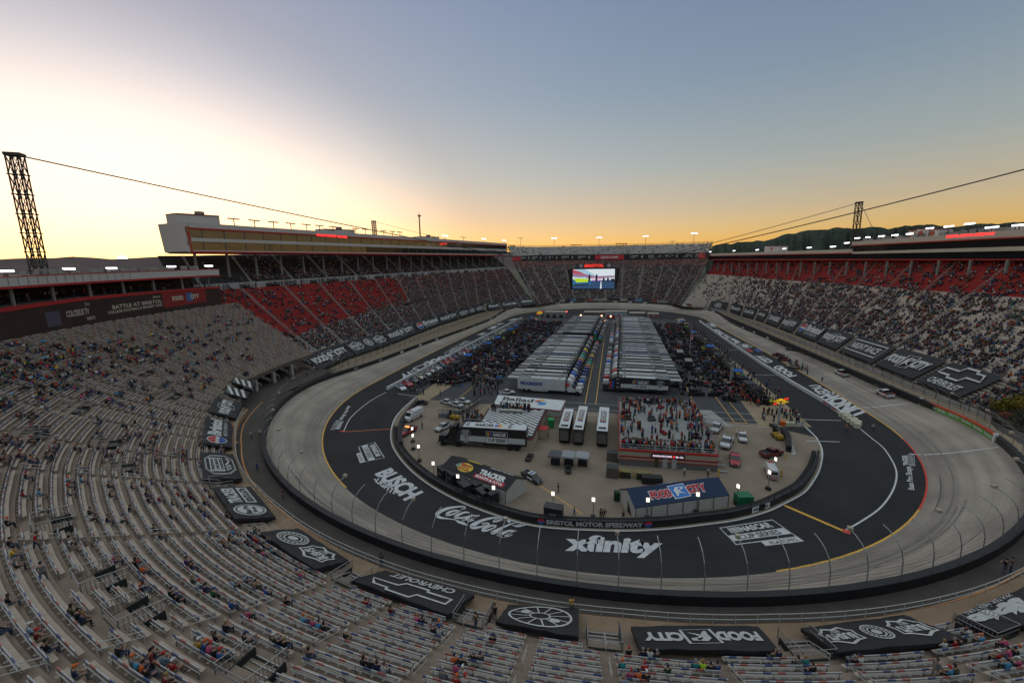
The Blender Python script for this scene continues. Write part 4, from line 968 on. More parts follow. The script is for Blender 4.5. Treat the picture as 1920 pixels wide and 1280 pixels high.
def try_seat(k, a, c, free=False):
    r = R_seat(a)+k*ROW
    if r > R_BACK-1 or k < 0: return False
    j = int(round(R_(a)*r/.5)); 
    if (k, j) in seats: return False
    if not any(k2 == k and b0+.2 < a < b1-.2 for _, k2, b0, b1, _ in benches): return False
    aj = j*.5/r*57.2958
    P = pol(aj, r+.42, z_near(D_near(aj, r))+.45)
    if covered(P): return False
    seats[(k, j)] = 1; people.append((np.linalg.norm(P-CAM), P, aj, k, c)); return True
for px, py, c in LIST:
    P = near_pt(px, py, lift=.75); k, j, a = seat_of(P)
    for dk, da in ((0, 0), (0, .5), (0, -.5), (1, 0), (0, 1.), (-1, 0), (1, .6)):
        if try_seat(k+dk, a+da, c): break
rr = random.Random(3)
SH = [B]*12+[CH, CH, CH, CH, N_, N_, DR, G_, G_, W_, W_, W_, R1_, R1_, DR, O_, BL, SB, N_, N_, T_, OL, GN, PU, LB, PK, Y_]
def cluster(px, py, n):
    P = near_pt(px, py, lift=.7); k, j, a = seat_of(P); da = .52/R_seat(a)*50
    for q in range(n): try_seat(k, a+da*q, rr.choice(SH))
    
for _ in range(150):
    cluster(rr.uniform(0, 430), rr.uniform(640, 860), rr.choice((2, 2, 3, 3, 4, 5)))
for _ in range(230):
    x = rr.uniform(0, 480); y0 = 632-x*.165
    cluster(x, rr.triangular(y0+6, 740, y0+70), rr.choice((2, 3, 4, 6)))
for _ in range(24):
    cluster(rr.uniform(350, 620), rr.uniform(860, 1010), rr.choice((2, 3, 4)))
people.sort(key=lambda q: q[0])
own = people[:300]; bysec = {}
for d, P, a, k, c in own: bysec.setdefault((k, behind(a)), []).append(a)
for v in bysec.values(): v.sort()
for d, P, a, k, c in own:
    hk = rr.choice(list(HAIRC)+list(CAPC)+['long '+h for h in HAIRC]); s = behind(a); i = bysec[(k, s)].index(a)+1
    person(P, R_(a)+rr.uniform(-.25, .25), c, rr.randrange(5), f'spectator in {c}, {hk}, row {k+1} above {s}, {ordinal(i)} from left', 'spectators in the near stand', True, hk, rr.uniform(.92, 1.03))
for d, P, a, k, c in people[300:]: crowd.add(P, R_(a)+rr.uniform(-.3, .3), True, face_col(CLOTH[c], .2))
# people on their feet in the near stand
for px, py, c, hk, pose, lab in ((893, 1178, OL, 'brown hair', 1, 'man in olive top walking along the front walkway by the spoked wheel tarp'),
        (928, 1160, B, 'dark hair', 0, 'person in black standing beside the stair portal left of the spoked wheel tarp'),
        (1072, 1146, Y_, 'dark hair', 2, 'steward in yellow vest standing at the corner of the spoked wheel tarp'),
        (70, 1030, R1_, 'black cap', 4, 'man in red top bending over a bench low on the left'), (84, 1090, G_, 'navy cap', 1, 'large man in grey shirt walking down an aisle on the left'),
        (290, 1262, DR, 'dark hair', 3, 'person in dark red hooded top standing in the bottom left rows'), (1752, 1270, G_, 'brown hair', 1, 'man in grey shirt standing in the bottom right aisle'),
        (1882, 1072, B, 'dark hair', 2, 'person in black leaning on the walkway railing at right'), (1894, 1070, CH, 'black cap', 3, 'person in charcoal at the walkway railing beside one in black'),
        (716, 1060, B, 'long dark hair', 0, 'person in black in the stair portal right of the two-badge tarp'),
        (437, 806, O_, 'brown hair', 0, 'person in orange standing by the round coloured badge tarp'), (445, 838, Y_, 'dark hair', 2, 'person in yellow standing by the edge of the eight-sided badge tarp')):
    P = near_pt(px, py+3, lift=0); person(P, R_(polar(P)[0])+random.uniform(-.5, .5)+(1.4 if pose == 1 else 0), c, pose, lab, None, False, hk)
for px, py, c, hk, pose, lab in ((472, 818, W_, 'dark hair', 0, 'official in white shirt on the service road inside the gate ramp'), (489, 814, W_, 'grey hair', 3, 'official in white shirt near the catch fence left end'), (483, 878, BL, 'navy cap', 2, 'official in blue on the dark service road left of the turn'),
        (532, 930, DR, 'black cap', 0, 'person in dark clothing on the service road behind the fence'), (537, 712, BL, 'blue cap', 0, 'person in blue walking on the gate road at upper left'), (576, 700, BL, 'dark hair', 3, 'person in blue standing by the left stand corner at the gate')):
    P = G(px, py+5, 4.0); person(P, random.uniform(0, 6), c, pose, lab, None, False, hk)
# ------------------------------------------------------------------ the other stands: ruled banks of rows between a front and a back line
bench_g = mat('bench_rows', attr='col', rough=.7, noise=.12, scale=.8)
tier_m = mat('tier_surface', attr='col', rough=.9, noise=.25, scale=.3)
def resample(P, n):
    P = np.array(P, float); d = np.r_[0, np.cumsum(np.linalg.norm(np.diff(P, axis=0), axis=1))]; t = np.linspace(0, d[-1], n)
    return np.stack([np.interp(t, d, P[:, k]) for k in range(3)], 1)
class Bank:
    def __init__(s, F, B, n, rows, bow=.15): s.F = resample(F, n); s.B = resample(B, n); s.n = n; s.rows = rows; s.bow = bow
    def at(s, u, t):
        x = u*(s.n-1); i = min(int(x), s.n-2); fr = x-i; f = s.F[i]*(1-fr)+s.F[i+1]*fr; b = s.B[i]*(1-fr)+s.B[i+1]*fr
        P = f+(b-f)*t; P = np.array([P[0], P[1], f[2]+(b[2]-f[2])*(t*(1-s.bow)+s.bow*t*t)]); return P
    def row(s, t): return np.array([s.at(i/(s.n-1), t) for i in range(s.n)])
    def build(s, name, label, colf, benchf, aisles=(), aisle_col=(.24, .22, .205), bench_h=.42, rails=True):
        loc = s.at(.5, 0); st_ = thing(name, label, 'grandstand', loc); mb = MB(); N = s.rows
        R = [s.row(k/N) for k in range(N+1)]
        for k in range(N):
            a, b = R[k], R[k+1]
            for i in range(s.n-1):
                mb.col = face_col(colf((i+.5)/(s.n-1), k/N), .1); 
                za, zb = a[i][2], a[i+1][2]; h = (b[i][2]-a[i][2])
                mb.add([a[i], a[i+1], (*b[i+1][:2], za*0+a[i+1][2]), (*b[i][:2], a[i][2]), b[i], b[i+1]], [(0, 1, 2, 3), (3, 2, 5, 4)])
        mb.build('stepped_tiers', tier_m, st_, shift=loc, attr=True)
        for k in range(N):
            mb = MB(); a, b = R[k], R[k+1]
            for i in range(s.n-1):
                c = benchf((i+.5)/(s.n-1), k/N)
                if c is None: continue
                mb.col = face_col(c, .12); q = []
                for P, Q in ((a[i], b[i]), (a[i+1], b[i+1])):
                    for fr, h in ((.5, 0), (.86, 0), (.86, bench_h), (.5, bench_h)): q.append((P[0]+(Q[0]-P[0])*fr, P[1]+(Q[1]-P[1])*fr, P[2]+h))
                for m_ in ((3, 2, 6, 7), (0, 3, 7, 4), (2, 1, 5, 6)): mb.add(q, [m_])
            if mb.f: mb.build('bench_row', bench_g, st_, shift=loc, attr=True)
        for u in aisles:
            w = .42; mb = MB()
            for k in range(N):
                A, Bq = s.at(u, k/N), s.at(u, (k+1)/N); t = s.at(min(1, u+.01), k/N)-s.at(max(0, u-.01), k/N); t[2] = 0; t /= np.linalg.norm(t)
                d = Bq-A; mb.add([A-t*w+(0, 0, .02), A+t*w+(0, 0, .02), A+t*w+(d[0]*.98, d[1]*.98, .02+d[2]*.5), A-t*w+(d[0]*.98, d[1]*.98, .02+d[2]*.5), A-t*w+(0, 0, d[2]*.5+.25), A+t*w+(0, 0, d[2]*.5+.25)], [(0, 1, 2, 3), (0, 4, 5, 1)])
            mb.build('aisle', mat('aisle_'+name, aisle_col, .85, noise=.2, scale=.5), st_, shift=loc)
        if rails:
            for u in aisles:
                mb = MB()
                for k in range(0, N-1, 3):
                    A, Bq = s.at(u, k/N), s.at(u, min(1, (k+2)/N)); mb.tube([A, A+(0, 0, 1.0), Bq+(0, 0, 1.0), Bq], .04, 4, cap=False)
                mb.build('aisle_rails', steel, st_, shift=loc)
        return st_
    def fill(s, dens, face, c=None, k=1.0, aisles=()):
        N = s.rows
        for r in range(N):
            t = (r+.62)/N; row = s.row(r/N); L = np.linalg.norm(np.diff(row, axis=0), axis=1).sum(); m = int(L/.56)
            on = rng.random(m); patch = np.repeat(rng.random(m//5+2), 5)[:m]
            for j in range(m):
                u = (j+.5)/m
                if any(abs(u-a)*L < .9 for a in aisles): continue
                if on[j]*.55+patch[j]*.45 < 1-dens(u, r/N)*1.0: continue
                P = s.at(u, t); z = s.at(u, r/N)[2]+.44; d = s.at(u, 0)-s.at(u, 1); crowd.add((P[0], P[1], z), math.atan2(-d[0], d[1])+rng.uniform(-.3, .3), True, None if c is None else c(), k)
GREY = (.4, .355, .32); RED = (.27, .026, .024); DGREY = (.05, .052, .058); PINK = (.3, .14, .12); TIER = (.25, .205, .17); LBN = (.56, .49, .425)
# left straight
FL = [G(597, 699, 3), G(647.5, 674, 3), G(726, 648, 3), G(779, 627, 3), G(822, 610.6, 3), G(905.5, 584, 3.4), GY(1005, 571, 128)]
BL_ = [(-127, -81, 29.3), (-85, 158, 32.6)]
left = Bank(FL, BL_, 34, 50)
def col_left(u, t):
    edge = .36+u*.62
    if u < .40 and t > edge: return RED
    if u >= .40 and t > .62-.1*(u-.4): return (.2, .085, .075)
    return TIER
def ben_left(u, t):
    if t < .17 and u < .93: return None
    c = col_left(u, t); return RED if c is RED else PINK if c is not TIER else GREY
AL = [.045, .115, .185, .255, .325, .395, .465, .535, .605, .675, .745, .815, .885, .955]
left.build('left_grandstand', 'large bank of red and grey seats along the left straight below the suites', col_left, ben_left, AL)
left.fill(lambda u, t: 0 if t < .2 else (.30 if t > .36+u*.62 else .62) if u < .40 else (.5 if t > .7 else .70), 1, aisles=AL)
# upper deck beneath the left suites
conc_a = np.array([-127, -81, 29.3]); conc_b = np.array([-85, 158, 32.6]); dv = (conc_b-conc_a)[:2]; dv /= np.linalg.norm(dv); outw = np.array([-dv[1], dv[0]]); outw = outw if outw[0] < 0 else -outw
def lpt(s, o, z): 
    """s along the left back line (0..1), o outward, z height"""
    P = conc_a+(conc_b-conc_a)*s; return np.array([P[0]+outw[0]*o, P[1]+outw[1]*o, z])
deck = Bank([lpt(-.035, 2.5, 31.3), lpt(1, 2.5, 35.0)], [lpt(-.015, 20, 41.5), lpt(1, 17, 46)], 30, 20, .05)
AD = [.03, .10, .17, .24, .31, .38, .45, .52, .59, .66, .73, .80, .87, .94]
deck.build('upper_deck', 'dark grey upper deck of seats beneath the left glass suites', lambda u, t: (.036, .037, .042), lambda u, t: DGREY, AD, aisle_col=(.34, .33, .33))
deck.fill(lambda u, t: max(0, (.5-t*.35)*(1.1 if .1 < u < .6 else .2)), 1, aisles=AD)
t = thing('concourse_wall', 'white wall with dark openings between the red seats and the upper deck on the left', 'wall', lpt(.5, 0, 30.5))
mb = MB(); mb.hexa([lpt(-.02, 2.6, 29.0), lpt(1, 2.6, 32.3), lpt(1, 3.0, 32.3), lpt(-.02, 3.0, 29.0), lpt(-.02, 2.6, 31.3), lpt(1, 2.6, 35.0), lpt(1, 3.0, 35.0), lpt(-.02, 3.0, 31.3)]); mb.build('wall', mat('white_wall', (.36, .36, .37), .7, noise=.1, scale=.4), t, shift=t.location)
for k in range(24):
    s = .01+k*.041; z0 = 29.2+3.3*s; z1 = z0+1.5; w = .006+.009*((k*7) % 3); mb = MB(); mb.hexa([lpt(s, 2.45, z0), lpt(s+w, 2.45, z0), lpt(s+w, 2.58, z0), lpt(s, 2.58, z0), lpt(s, 2.45, z1), lpt(s+w, 2.45, z1), lpt(s+w, 2.58, z1), lpt(s, 2.58, z1)])
    mb.build('opening', portal_m, t, shift=t.location)
mb = MB(); mb.tube([lpt(-.02, .2, 30.4), lpt(1, .2, 33.8)], .05, 4); mb.tube([lpt(-.02, .2, 30.0), lpt(1, .2, 33.4)], .04, 4); mb.build('rail', steel, t, shift=t.location)
for k in range(150): 
    s = rng.uniform(0, .6); crowd.add(lpt(s, rng.uniform(.5, 2.2), 29.4+3.3*s), rng.uniform(0, 6), False)
# far turn
FF = [GY(1008, 572, 130), G(1040, 567, 5), G(1080, 563, 5), G(1149, 561.5, 5), G(1218, 564, 5), G(1250, 568, 5), GY(1277, 573, 127)]
BF = [GY(961, 489, 155), GY(1010, 488.5, 187), GY(1075, 487.5, 205), GY(1150, 487, 211), GY(1225, 486, 205), GY(1290, 485, 187), GY(1329, 484.5, 155)]
far = Bank(FF, BF, 34, 44)
AF = [.02, .11, .2, .29, .38, .47, .56, .65, .74, .83, .92, .985]
far.build('far_grandstand', 'curved bank of crowded grey seats round the far turn behind the hanging screen', lambda u, t: (.17, .10, .095) if t > .86 else TIER, lambda u, t: PINK if t > .86 else (.42, .375, .345), AF)
far.fill(lambda u, t: .25 if t > .86 else .62, 1, k=1.05, aisles=AF)
# far ring banner
BT = [GY(961, 480.5, 155.5), GY(1010, 478.5, 187.5), GY(1075, 477.5, 205.5), GY(1150, 477, 211.5), GY(1225, 475.5, 205.5), GY(1290, 474.5, 187.5), GY(1329, 473, 155.5)]
t = thing('ring_banner', 'long black banner with white names and a red centre panel below the far upper rows', 'banner', BF[3])
a = resample(BF, 40); b = resample(BT, 40); mb = MB(); mb.strip([p-(0, .3, .3) for p in a], [p-(0, .3, 0) for p in b]); mb.strip([p-(0, .3, 0) for p in b], [p+(0, 3, 0) for p in b]); mb.build('panel', mat('banner_black', (.018, .018, .02), .6), t, shift=t.location)
mb = MB(); f = lambda i, v: a[i]*(1-v)+b[i]*v-(0, .42, .0)
for i in range(2, 37, 3):
    if 17 <= i <= 22: continue
    for v0, v1, j in ((.55, .72, 1.4), (.3, .42, .9)): 
        p, q = f(i, v0), f(i, v1); p2 = f(i, v0)*(1-.9)+f(i+1, v0)*.9 if j < 1.2 else f(i+1, v0)*.6+f(i+2, v0)*.4; q2 = f(i, v1)*(1-.9)+f(i+1, v1)*.9 if j < 1.2 else f(i+1, v1)*.6+f(i+2, v1)*.4
        n = 7
        for k in range(n):
            if rng.random() < .2: continue
            g = lambda A_, B_, w: A_+(B_-A_)*w
            mb.add([g(p, p2, k/n), g(p, p2, (k+.75)/n), g(q, q2, (k+.75)/n), g(q, q2, k/n)], [(0, 1, 2, 3)])
    P = f(i+2, .5); V, F = disc(0, 0, .9, 1.3, 12); mb.add([P+(x, -.02, y) for x, y in V], F)
mb.build('names', ink, t, shift=t.location)
mb = MB()
for i0, i1 in ((0, 2), (17, 22), (36, 38)):
    mb.strip([f(i, .06)-(0, .03, 0) for i in range(i0, i1+1)], [f(i, .9)-(0, .03, 0) for i in range(i0, i1+1)])
mb.build('red_panel', signr, t, shift=t.location)
mb = MB(); q = [f(18, .25)-(0, .1, 0), f(21, .25)-(0, .1, 0), f(21, .7)-(0, .1, 0), f(18, .7)-(0, .1, 0)]; text(mb, 'LEGENDS & CHAMPS', q, bold=.03); mb.build('lettering', signw, t, shift=t.location)
# far upper rows
B2 = [GY(953, 462, 168), GY(1010, 463, 203), GY(1075, 462, 222), GY(1150, 460.5, 229), GY(1225, 459, 222), GY(1290, 457, 203), GY(1337, 455.5, 168)]
farup = Bank([p+(0, .6, .3) for p in BT], B2, 34, 16, 0)
AU = [i/14 for i in range(1, 14)]
farup.build('far_upper_stand', 'pale upper tier of mostly empty seats along the top of the far turn', lambda u, t: (.28, .28, .28), lambda u, t: (.42, .42, .41), AU, aisle_col=(.36, .36, .36))
farup.fill(lambda u, t: .14, 1, k=1.1)
mb = MB(); a = resample(B2, 34); mb.tube([p+(0, .5, 1.2) for p in a], .12, 4); mb.tube([p+(0, .5, .6) for p in a], .1, 4)
for p in a: mb.tube([p+(0, .5, 0), p+(0, .5, 1.2)], .1, 4)
tag(mb.build('top_railing', dsteel), 'thin dark railing along the skyline of the far turn', 'railing')
for px0, px1, py in ((1070, 1090, 459.5), (1154, 1176, 457)):
    A_, B_ = GY(px0, py, 224), GY(px1, py, 224); t = thing('roof_shelter', f'flat-roofed shelter on the far skyline, {"left" if px0 < 1100 else "right"} of two', 'shelter', (A_+B_)/2-(0, 0, 3)); mb = MB(); mb.hexa([A_, B_, B_+(0, 3, 0), A_+(0, 3, 0), A_+(0, 0, .5), B_+(0, 0, .5), B_+(0, 3, .5), A_+(0, 3, .5)]); mb.build('roof', mat('brick_red', (.3, .1, .06), .8), t, shift=t.location)
    mb = MB(); 
    for f_ in (.1, .9): mb.tube([A_+(B_-A_)*f_+(0, 1.5, -3), A_+(B_-A_)*f_+(0, 1.5, 0)], .15, 4)
    mb.build('legs', dsteel, t, shift=t.location)
# right straight
FR = [GY(1277, 573, 127), G(1310, 579, 3.4), G(1363, 584, 3), G(1423, 601, 3), G(1493, 627.5, 3), G(1586.7, 665.5, 3), G(1659, 693.6, 3), G(1748, 729, 3), G(1837, 766, 3)]
pn = G(1897, 737, 7.8); dn = (pn-FR[-1])[:2]; dn /= np.linalg.norm(dn)
sl_a, sl_b = np.array([75.5, 157]), np.array([124, -50])           # suites line on the right
sd = sl_b-sl_a
def rline(s): return sl_a+sd*s
BR = [(*rline(0.), 34.6), (*rline(1.0), 33.2), (FR[-1][0]+dn[0]*47, FR[-1][1]+dn[1]*47, 32.0)]
BR[2] = (*rline(1.13), 33.0)
ro = np.array([-sd[1], sd[0]]); ro /= np.linalg.norm(ro); ro = ro if ro[0] > 0 else -ro
BR = [(x+ro[0]*5, y+ro[1]*5, z+3.0) for x, y, z in BR]
right = Bank(FR, BR, 36, 52)
AR = [i/15+.01 for i in range(1, 15)]
colr = lambda u, t: RED if t > .70-.03*u else (.31, .265, .225)
right.build('right_grandstand', 'huge bank of pale seats with red rear rows along the right straight', colr, lambda u, t: None if t < .16 and u > .12 else RED if colr(u, t) is RED else LBN, AR, (.19, .17, .15), rails=False)
right.fill(lambda u, t: 0 if t < .19 and u < .98 else (.24+.3*max(0, u-.4) if t > .70-.03*u else (.20+.30*min(1, max(0, u-.05)*2.2))*(1.15-.35*t)), 1, aisles=AR)

# tarps along the straights
def cover_strip(bank, u0, u1, fn, lab, flip=False, t0=.0, t1=.175):
    q = [bank.at(u0, t0), bank.at(u1, t0), bank.at(u1, t1), bank.at(u0, t1)]; q = [p+np.array((0, 0, .75)) for p in q]
    cen = sum(q)/4; n = np.cross(q[1]-q[0], q[3]-q[0]); n /= np.linalg.norm(n); n = n if n[2] > 0 else -n
    t = thing('seat_cover', lab, 'seat cover', cen); mb = MB(); mb.add([bank.at(u0+(u1-u0)*i/6, t0+(t1-t0)*j/5)+(0, 0, .72) for i in range(7) for j in range(6)], [(i*6+j, (i+1)*6+j, (i+1)*6+j+1, i*6+j+1) for i in range(6) for j in range(5)])
    mb.strip([bank.at(u0+(u1-u0)*i/6, t0)+(0, 0, -.8) for i in range(7)], [bank.at(u0+(u1-u0)*i/6, t0)+(0, 0, .72) for i in range(7)])
    mb.build('tarp', tarp, t, shift=cen)
    Q = [q[1], q[0], q[3], q[2]] if flip else q
    mb = MB(); fn(mb, Q, n*.28); mb.build('print', [ink, ink_r, ink_b, tarp], t, shift=cen); return t
def plain(s, b=.04): return lambda mb, q, l: text(mb, s, q, (.1, .3, .9, .7), l, bold=b)
def boxed(s):
    def fn(mb, q, l):
        V, F = outline([(.08, .2), (.92, .2), (.92, .8), (.08, .8)], (.008, .03)); put(mb, V, F, q, (0, 0, 1, 1), l); text(mb, s, q, (.14, .34, .86, .66), l, bold=.03)
    return fn
def busch2(mb, q, l): emblem_shield(mb, q, (.04, .2, .33, .8), l); emblem_round(mb, q, (.4, .2, .6, .8), l); emblem_shield(mb, q, (.67, .2, .96, .8), l)
lu = lambda px, py: float(np.argmin([np.hypot(*(np.array(pix(left.at(u, .1))[:2])-(px, py))) for u in np.linspace(0, 1, 401)]))/400
ru = lambda px, py: float(np.argmin([np.hypot(*(np.array(pix(right.at(u, .1))[:2])-(px, py))) for u in np.linspace(0, 1, 401)]))/400
LC = [(578, 652, food_city, 'nearest black tarp with grocer lettering at the corner of the left stand'), (654, 723, busch2, 'black tarp with round badge between shields on the left straight'), (725, 778, food_city, 'second grocer tarp on the left straight, left of the round coloured badge'), (780, 822, bristol, 'black tarp with coloured round badge on the left straight'), (824, 858, food_city, 'third grocer tarp on the left straight, right of the coloured badge'), (860, 908, busch2, 'small tarp with pale badges toward the far end of the left straight'),
      (914, 936, plain('Busch'), 'tiny black tarp right of the dark tunnel mouth on the left straight'), (940, 970, plain('CocaCola'), 'tiny tarp with script lettering near the far left corner'), (974, 1004, plain('xfinity'), 'last tiny tarp before the far left corner')]
lb = lambda x: float(np.interp(x, [570, 646, 722, 776, 818, 900, 1004], [680, 664, 639, 620, 605, 582, 566]))
for x0, x1, fn, lab in LC: cover_strip(left, lu(x0, lb(x0)), lu(x1, lb(x1)), fn, lab)
rb = lambda x: float(np.interp(x, [1300, 1375, 1440, 1500, 1575, 1640, 1730, 1830, 1868], [574, 581, 598, 618, 647, 668, 702, 738, 752]))
RC = [(1840, 1752, chevrolet, 'large tarp with outlined bow tie emblem at the corner of the right stand', .2), (1744, 1665, food_city, 'big grocer tarp on the right straight, left of the bow tie tarp', .2), (1660, 1592, boxed('NIGHT RACE'), 'tarp with boxed outline lettering on the right straight', .2), (1584, 1545, food_city, 'grocer tarp on the right straight, right of the coloured badge', .2), (1540, 1500, bristol, 'tarp with coloured round badge and white script on the right straight', .2), (1494, 1468, food_city, 'grocer tarp on the right straight, left of the coloured badge', .2), (1464, 1440, plain('TENNESSEE'), 'tarp with state name lettering on the right straight', .2), (1436, 1420, plain('xfinity'), 'small black tarp with thin lettering on the right straight', .2), (1416, 1394, plain('CocaCola'), 'small tarp with script lettering on the right straight', .2), (1390, 1370, plain('Busch'), 'small black tarp toward the far end of the right straight', .2), (1362, 1330, (lambda mb, q, l: emblem_round(mb, q, (.3, .2, .7, .8), l)), 'tarp with a pale round badge at the far end of the right straight', .2)]
for x0, x1, fn, lab, t1 in RC: cover_strip(right, ru(x1, rb(x1)), ru(x0, rb(x0)), fn, lab, t1=.175)
# tunnel mouth on the left
P = left.at(lu(911, 578), .06); t = thing('tunnel_mouth', 'dark tunnel opening between tarps near the far end of the left straight', 'tunnel', P); mb = MB(); mb.box((0, 0, 1.0), (2.5, 9, 2.6)); mb.build('opening', portal_m, t); mb = MB(); mb.box((.3, -4.8, 1.1), (3, .3, 3)); mb.box((.3, 4.8, 1.1), (3, .3, 3)); mb.build('cheek_wall', wallw, t)
mb = MB(); P0, P1 = left.at(.36, .50), left.at(.47, .53); mb.hexa([P0, P1, P1+(-1.8, 0, 0), P0+(-1.8, 0, 0), P0+(0, 0, 1.3), P1+(0, 0, 1.3), P1+(-1.8, 0, 1.3), P0+(-1.8, 0, 1.3)]); o = mb.build('camera_platform', portal_m, shift=P0); o.location = tuple(P0); tag(o, 'long dark platform amid the left seats', 'platform')
# aprons between wall and seats
for nm, bk, ids in (('left_ledge', left, [i for i in range(NO) if OUT[i, 0] < -40 and -84 < OUT[i, 1] < 118]), ('right_ledge', right, [i for i in range(NO) if OUT[i, 0] > 40 and -105 < OUT[i, 1] < 118]), ('far_ledge', far, [i for i in range(NO) if OUT[i, 1] > 108])):
    ids.sort(key=lambda i: OUT[i, 1] if nm == 'right_ledge' else _s[i]); mb = MB(); A_ = [np.array([*(OUT[i]+NRM[i]*.7), ZO[i]+.9]) for i in ids]; fr = bk.row(0); B_ = [fr[int(np.argmin(np.hypot(*(fr[:, :2]-p[:2]).T)))] for p in A_]
    fr2 = resample(fr, 400); B_ = [fr2[int(np.argmin(np.hypot(*(fr2[:, :2]-p[:2]).T)))]+(0, 0, -.4) for p in A_]; mb.strip(B_, A_); struct(nm, mb, mat('tan_ledge', (.2, .155, .105), .85, noise=.25, scale=.4))
    mb = MB()
    o_ = thing('ledge_fence', {'left_ledge': 'row of brown posts and rails behind the wall of the left straight', 'right_ledge': 'white panel fence behind the wall of the right straight', 'far_ledge': 'row of coloured boards behind the far turn wall'}[nm], 'fence', A_[len(A_)//2])
    h = 1.3; M_ = [p*.45+q*.55 for p, q in zip(A_, B_)]
    for z in (.5, 1.3): mb.tube([p+(0, 0, z) for p in M_], .05, 4, cap=False)
    mb.build('rails', mat('brown_rail', (.12, .09, .06), .7), o_, shift=o_.location)
    for p in M_[::2][:90]: mb = MB(); mb.box((p[0], p[1], p[2]+.7), (.14, .14, 1.5)); mb.build('post', mat('brown_rail'), o_, shift=o_.location)
    if nm != 'left_ledge':
        cs = [(.3, .3, .3), (.4, .39, .36), (.05, .05, .06), (.35, .34, .3), (.06, .02, .08), (.3, .08, .05), (.02, .02, .03), (.1, .3, .45)] if nm == 'far_ledge' else [(.33, .33, .33), (.36, .36, .35), (.3, .3, .3)]
        for i in range(0, len(M_)-2, 2):
            mb = MB(); c = cs[(i//2*5) % len(cs)]; mb.strip([M_[j]+(0, 0, .1) for j in (i, i+1, i+2)], [M_[j]+(0, 0, 1.25 if nm == 'right_ledge' else 2.0) for j in (i, i+1, i+2)]); q = mb.build('board', mat('board', obj=True, rough=.6, noise=.25, scale=2), o_, shift=o_.location, color=c)
            if nm != 'far_ledge' and i > 150: break
# ------------------------------------------------------------------ suites, roofs, towers, hanging screen
fascia = mat('fascia_panel', (.42, .41, .41), .6, noise=.08, scale=.15); fascia_w = mat('fascia_panel_tan', (.42, .385, .33), .6, noise=.08, scale=.15)
redtrim = mat('red_trim', (.33, .018, .02), .5); roofm = mat('roof_membrane', (.12, .12, .125), .9, noise=.2, scale=.2)
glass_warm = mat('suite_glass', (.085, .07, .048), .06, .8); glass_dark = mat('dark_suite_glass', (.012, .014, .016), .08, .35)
def frustum_glass():
    """glass reflecting the dusk: glossy front over a dim room"""
glow = mat('floodlight_lens', (.8, .8, .8), .4, emit=(1, .95, 1), es=.7); off_lens = mat('floodlight_off', (.25, .2, .16), .5); led_red = mat('led_red_letter', (.6, .02, .02), .5, emit=(1, .03, .03), es=.3)
concd = mat('column_concrete', (.2, .2, .2), .8)
def face(mb, P, Q, zs, d0, d1, mi=0):
    """slab along plan line P-Q: zs = (z at P bottom, top, z at Q bottom, top); between outward offsets d0 (front) and d1 (back)"""
    o = outdir; a = lambda X, d, z: (X[0]+o[0]*d, X[1]+o[1]*d, z)
    mb.hexa([a(P, d0, zs[0]), a(Q, d0, zs[2]), a(Q, d1, zs[2]), a(P, d1, zs[0]), a(P, d0, zs[1]), a(Q, d0, zs[3]), a(Q, d1, zs[3]), a(P, d1, zs[1])], mi)
# left suites
outdir = outw
sA = lpt(-.02, 0, 0)[:2]; A3 = (*lpt(-.04, -1.0, 0)[:2], 0); B3 = (*lpt(1, -1.0, 0)[:2], 0)
def zl(xy0, xy1):
    """heights at the two ends of a horizontal edge running between two pixels of the front face, with the end points in plan"""
    P, Q = GP(*xy0, A3, B3), GP(*xy1, A3, B3); return P, Q
P0, Q0 = zl((362, 473), (951, 479))
t = thing('suite_building', 'long white and red suite building with two rows of glass over the left straight', 'suite building', (P0[0], P0[1], P0[2]))
LS = t.location.copy()
lv = {k: (GP(*a, A3, B3)[2], GP(*b, A3, B3)[2]) for k, a, b in (('bot', (362, 474), (951, 480)), ('redtop', (362, 471), (951, 478.3)), ('wb', (362, 469), (951, 476.8)), ('g1t', (362, 452.5), (951, 471)), ('bandt', (362, 446), (951, 467.5)), ('g2t', (362, 430), (951, 461.3)), ('redt', (362, 427), (951, 460)), ('roof', (362, 417.5), (951, 456.5)))}
def sl_(k0, k1, d0, d1, m_, nm, s0=0., s1=1.):
    p = lambda s: P0[:2]*(1-s)+Q0[:2]*s; z = lambda k, s: lv[k][0]*(1-s)+lv[k][1]*s
    mb = MB(); face(mb, p(s0), p(s1), (z(k0, s0), z(k1, s0), z(k0, s1), z(k1, s1)), d0, d1); return mb.build(nm, m_, t, shift=LS)
sl_('bot', 'redtop', -.25, 14, redtrim, 'red_trim'); sl_('redtop', 'wb', -.15, 13.9, fascia, 'ledge'); sl_('g1t', 'bandt', -.15, 13.9, fascia, 'band'); sl_('g2t', 'redt', -.3, 14, redtrim, 'red_trim'); sl_('redt', 'roof', -.2, 14, fascia, 'fascia')
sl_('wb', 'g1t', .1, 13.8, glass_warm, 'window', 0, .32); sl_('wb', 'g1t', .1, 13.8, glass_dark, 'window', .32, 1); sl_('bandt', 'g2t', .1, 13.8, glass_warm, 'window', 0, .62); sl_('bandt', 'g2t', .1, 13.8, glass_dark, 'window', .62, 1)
for k in range(34):
    s = (k+.5)/34; 
    for a, b in (('wb', 'g1t'), ('bandt', 'g2t')): sl_(a, b, .0, .12, mat('mullion', (.1, .095, .085), .5), 'mullion', s-.0006, s+.0006)
dl = (Q0-P0)[:2]; dl /= np.linalg.norm(dl)
mb = MB(); e = lambda d, s, z: (P0[0]+outw[0]*d-dl[0]*s, P0[1]+outw[1]*d-dl[1]*s, z); zb, zt = lv['bot'][0], lv['roof'][0]
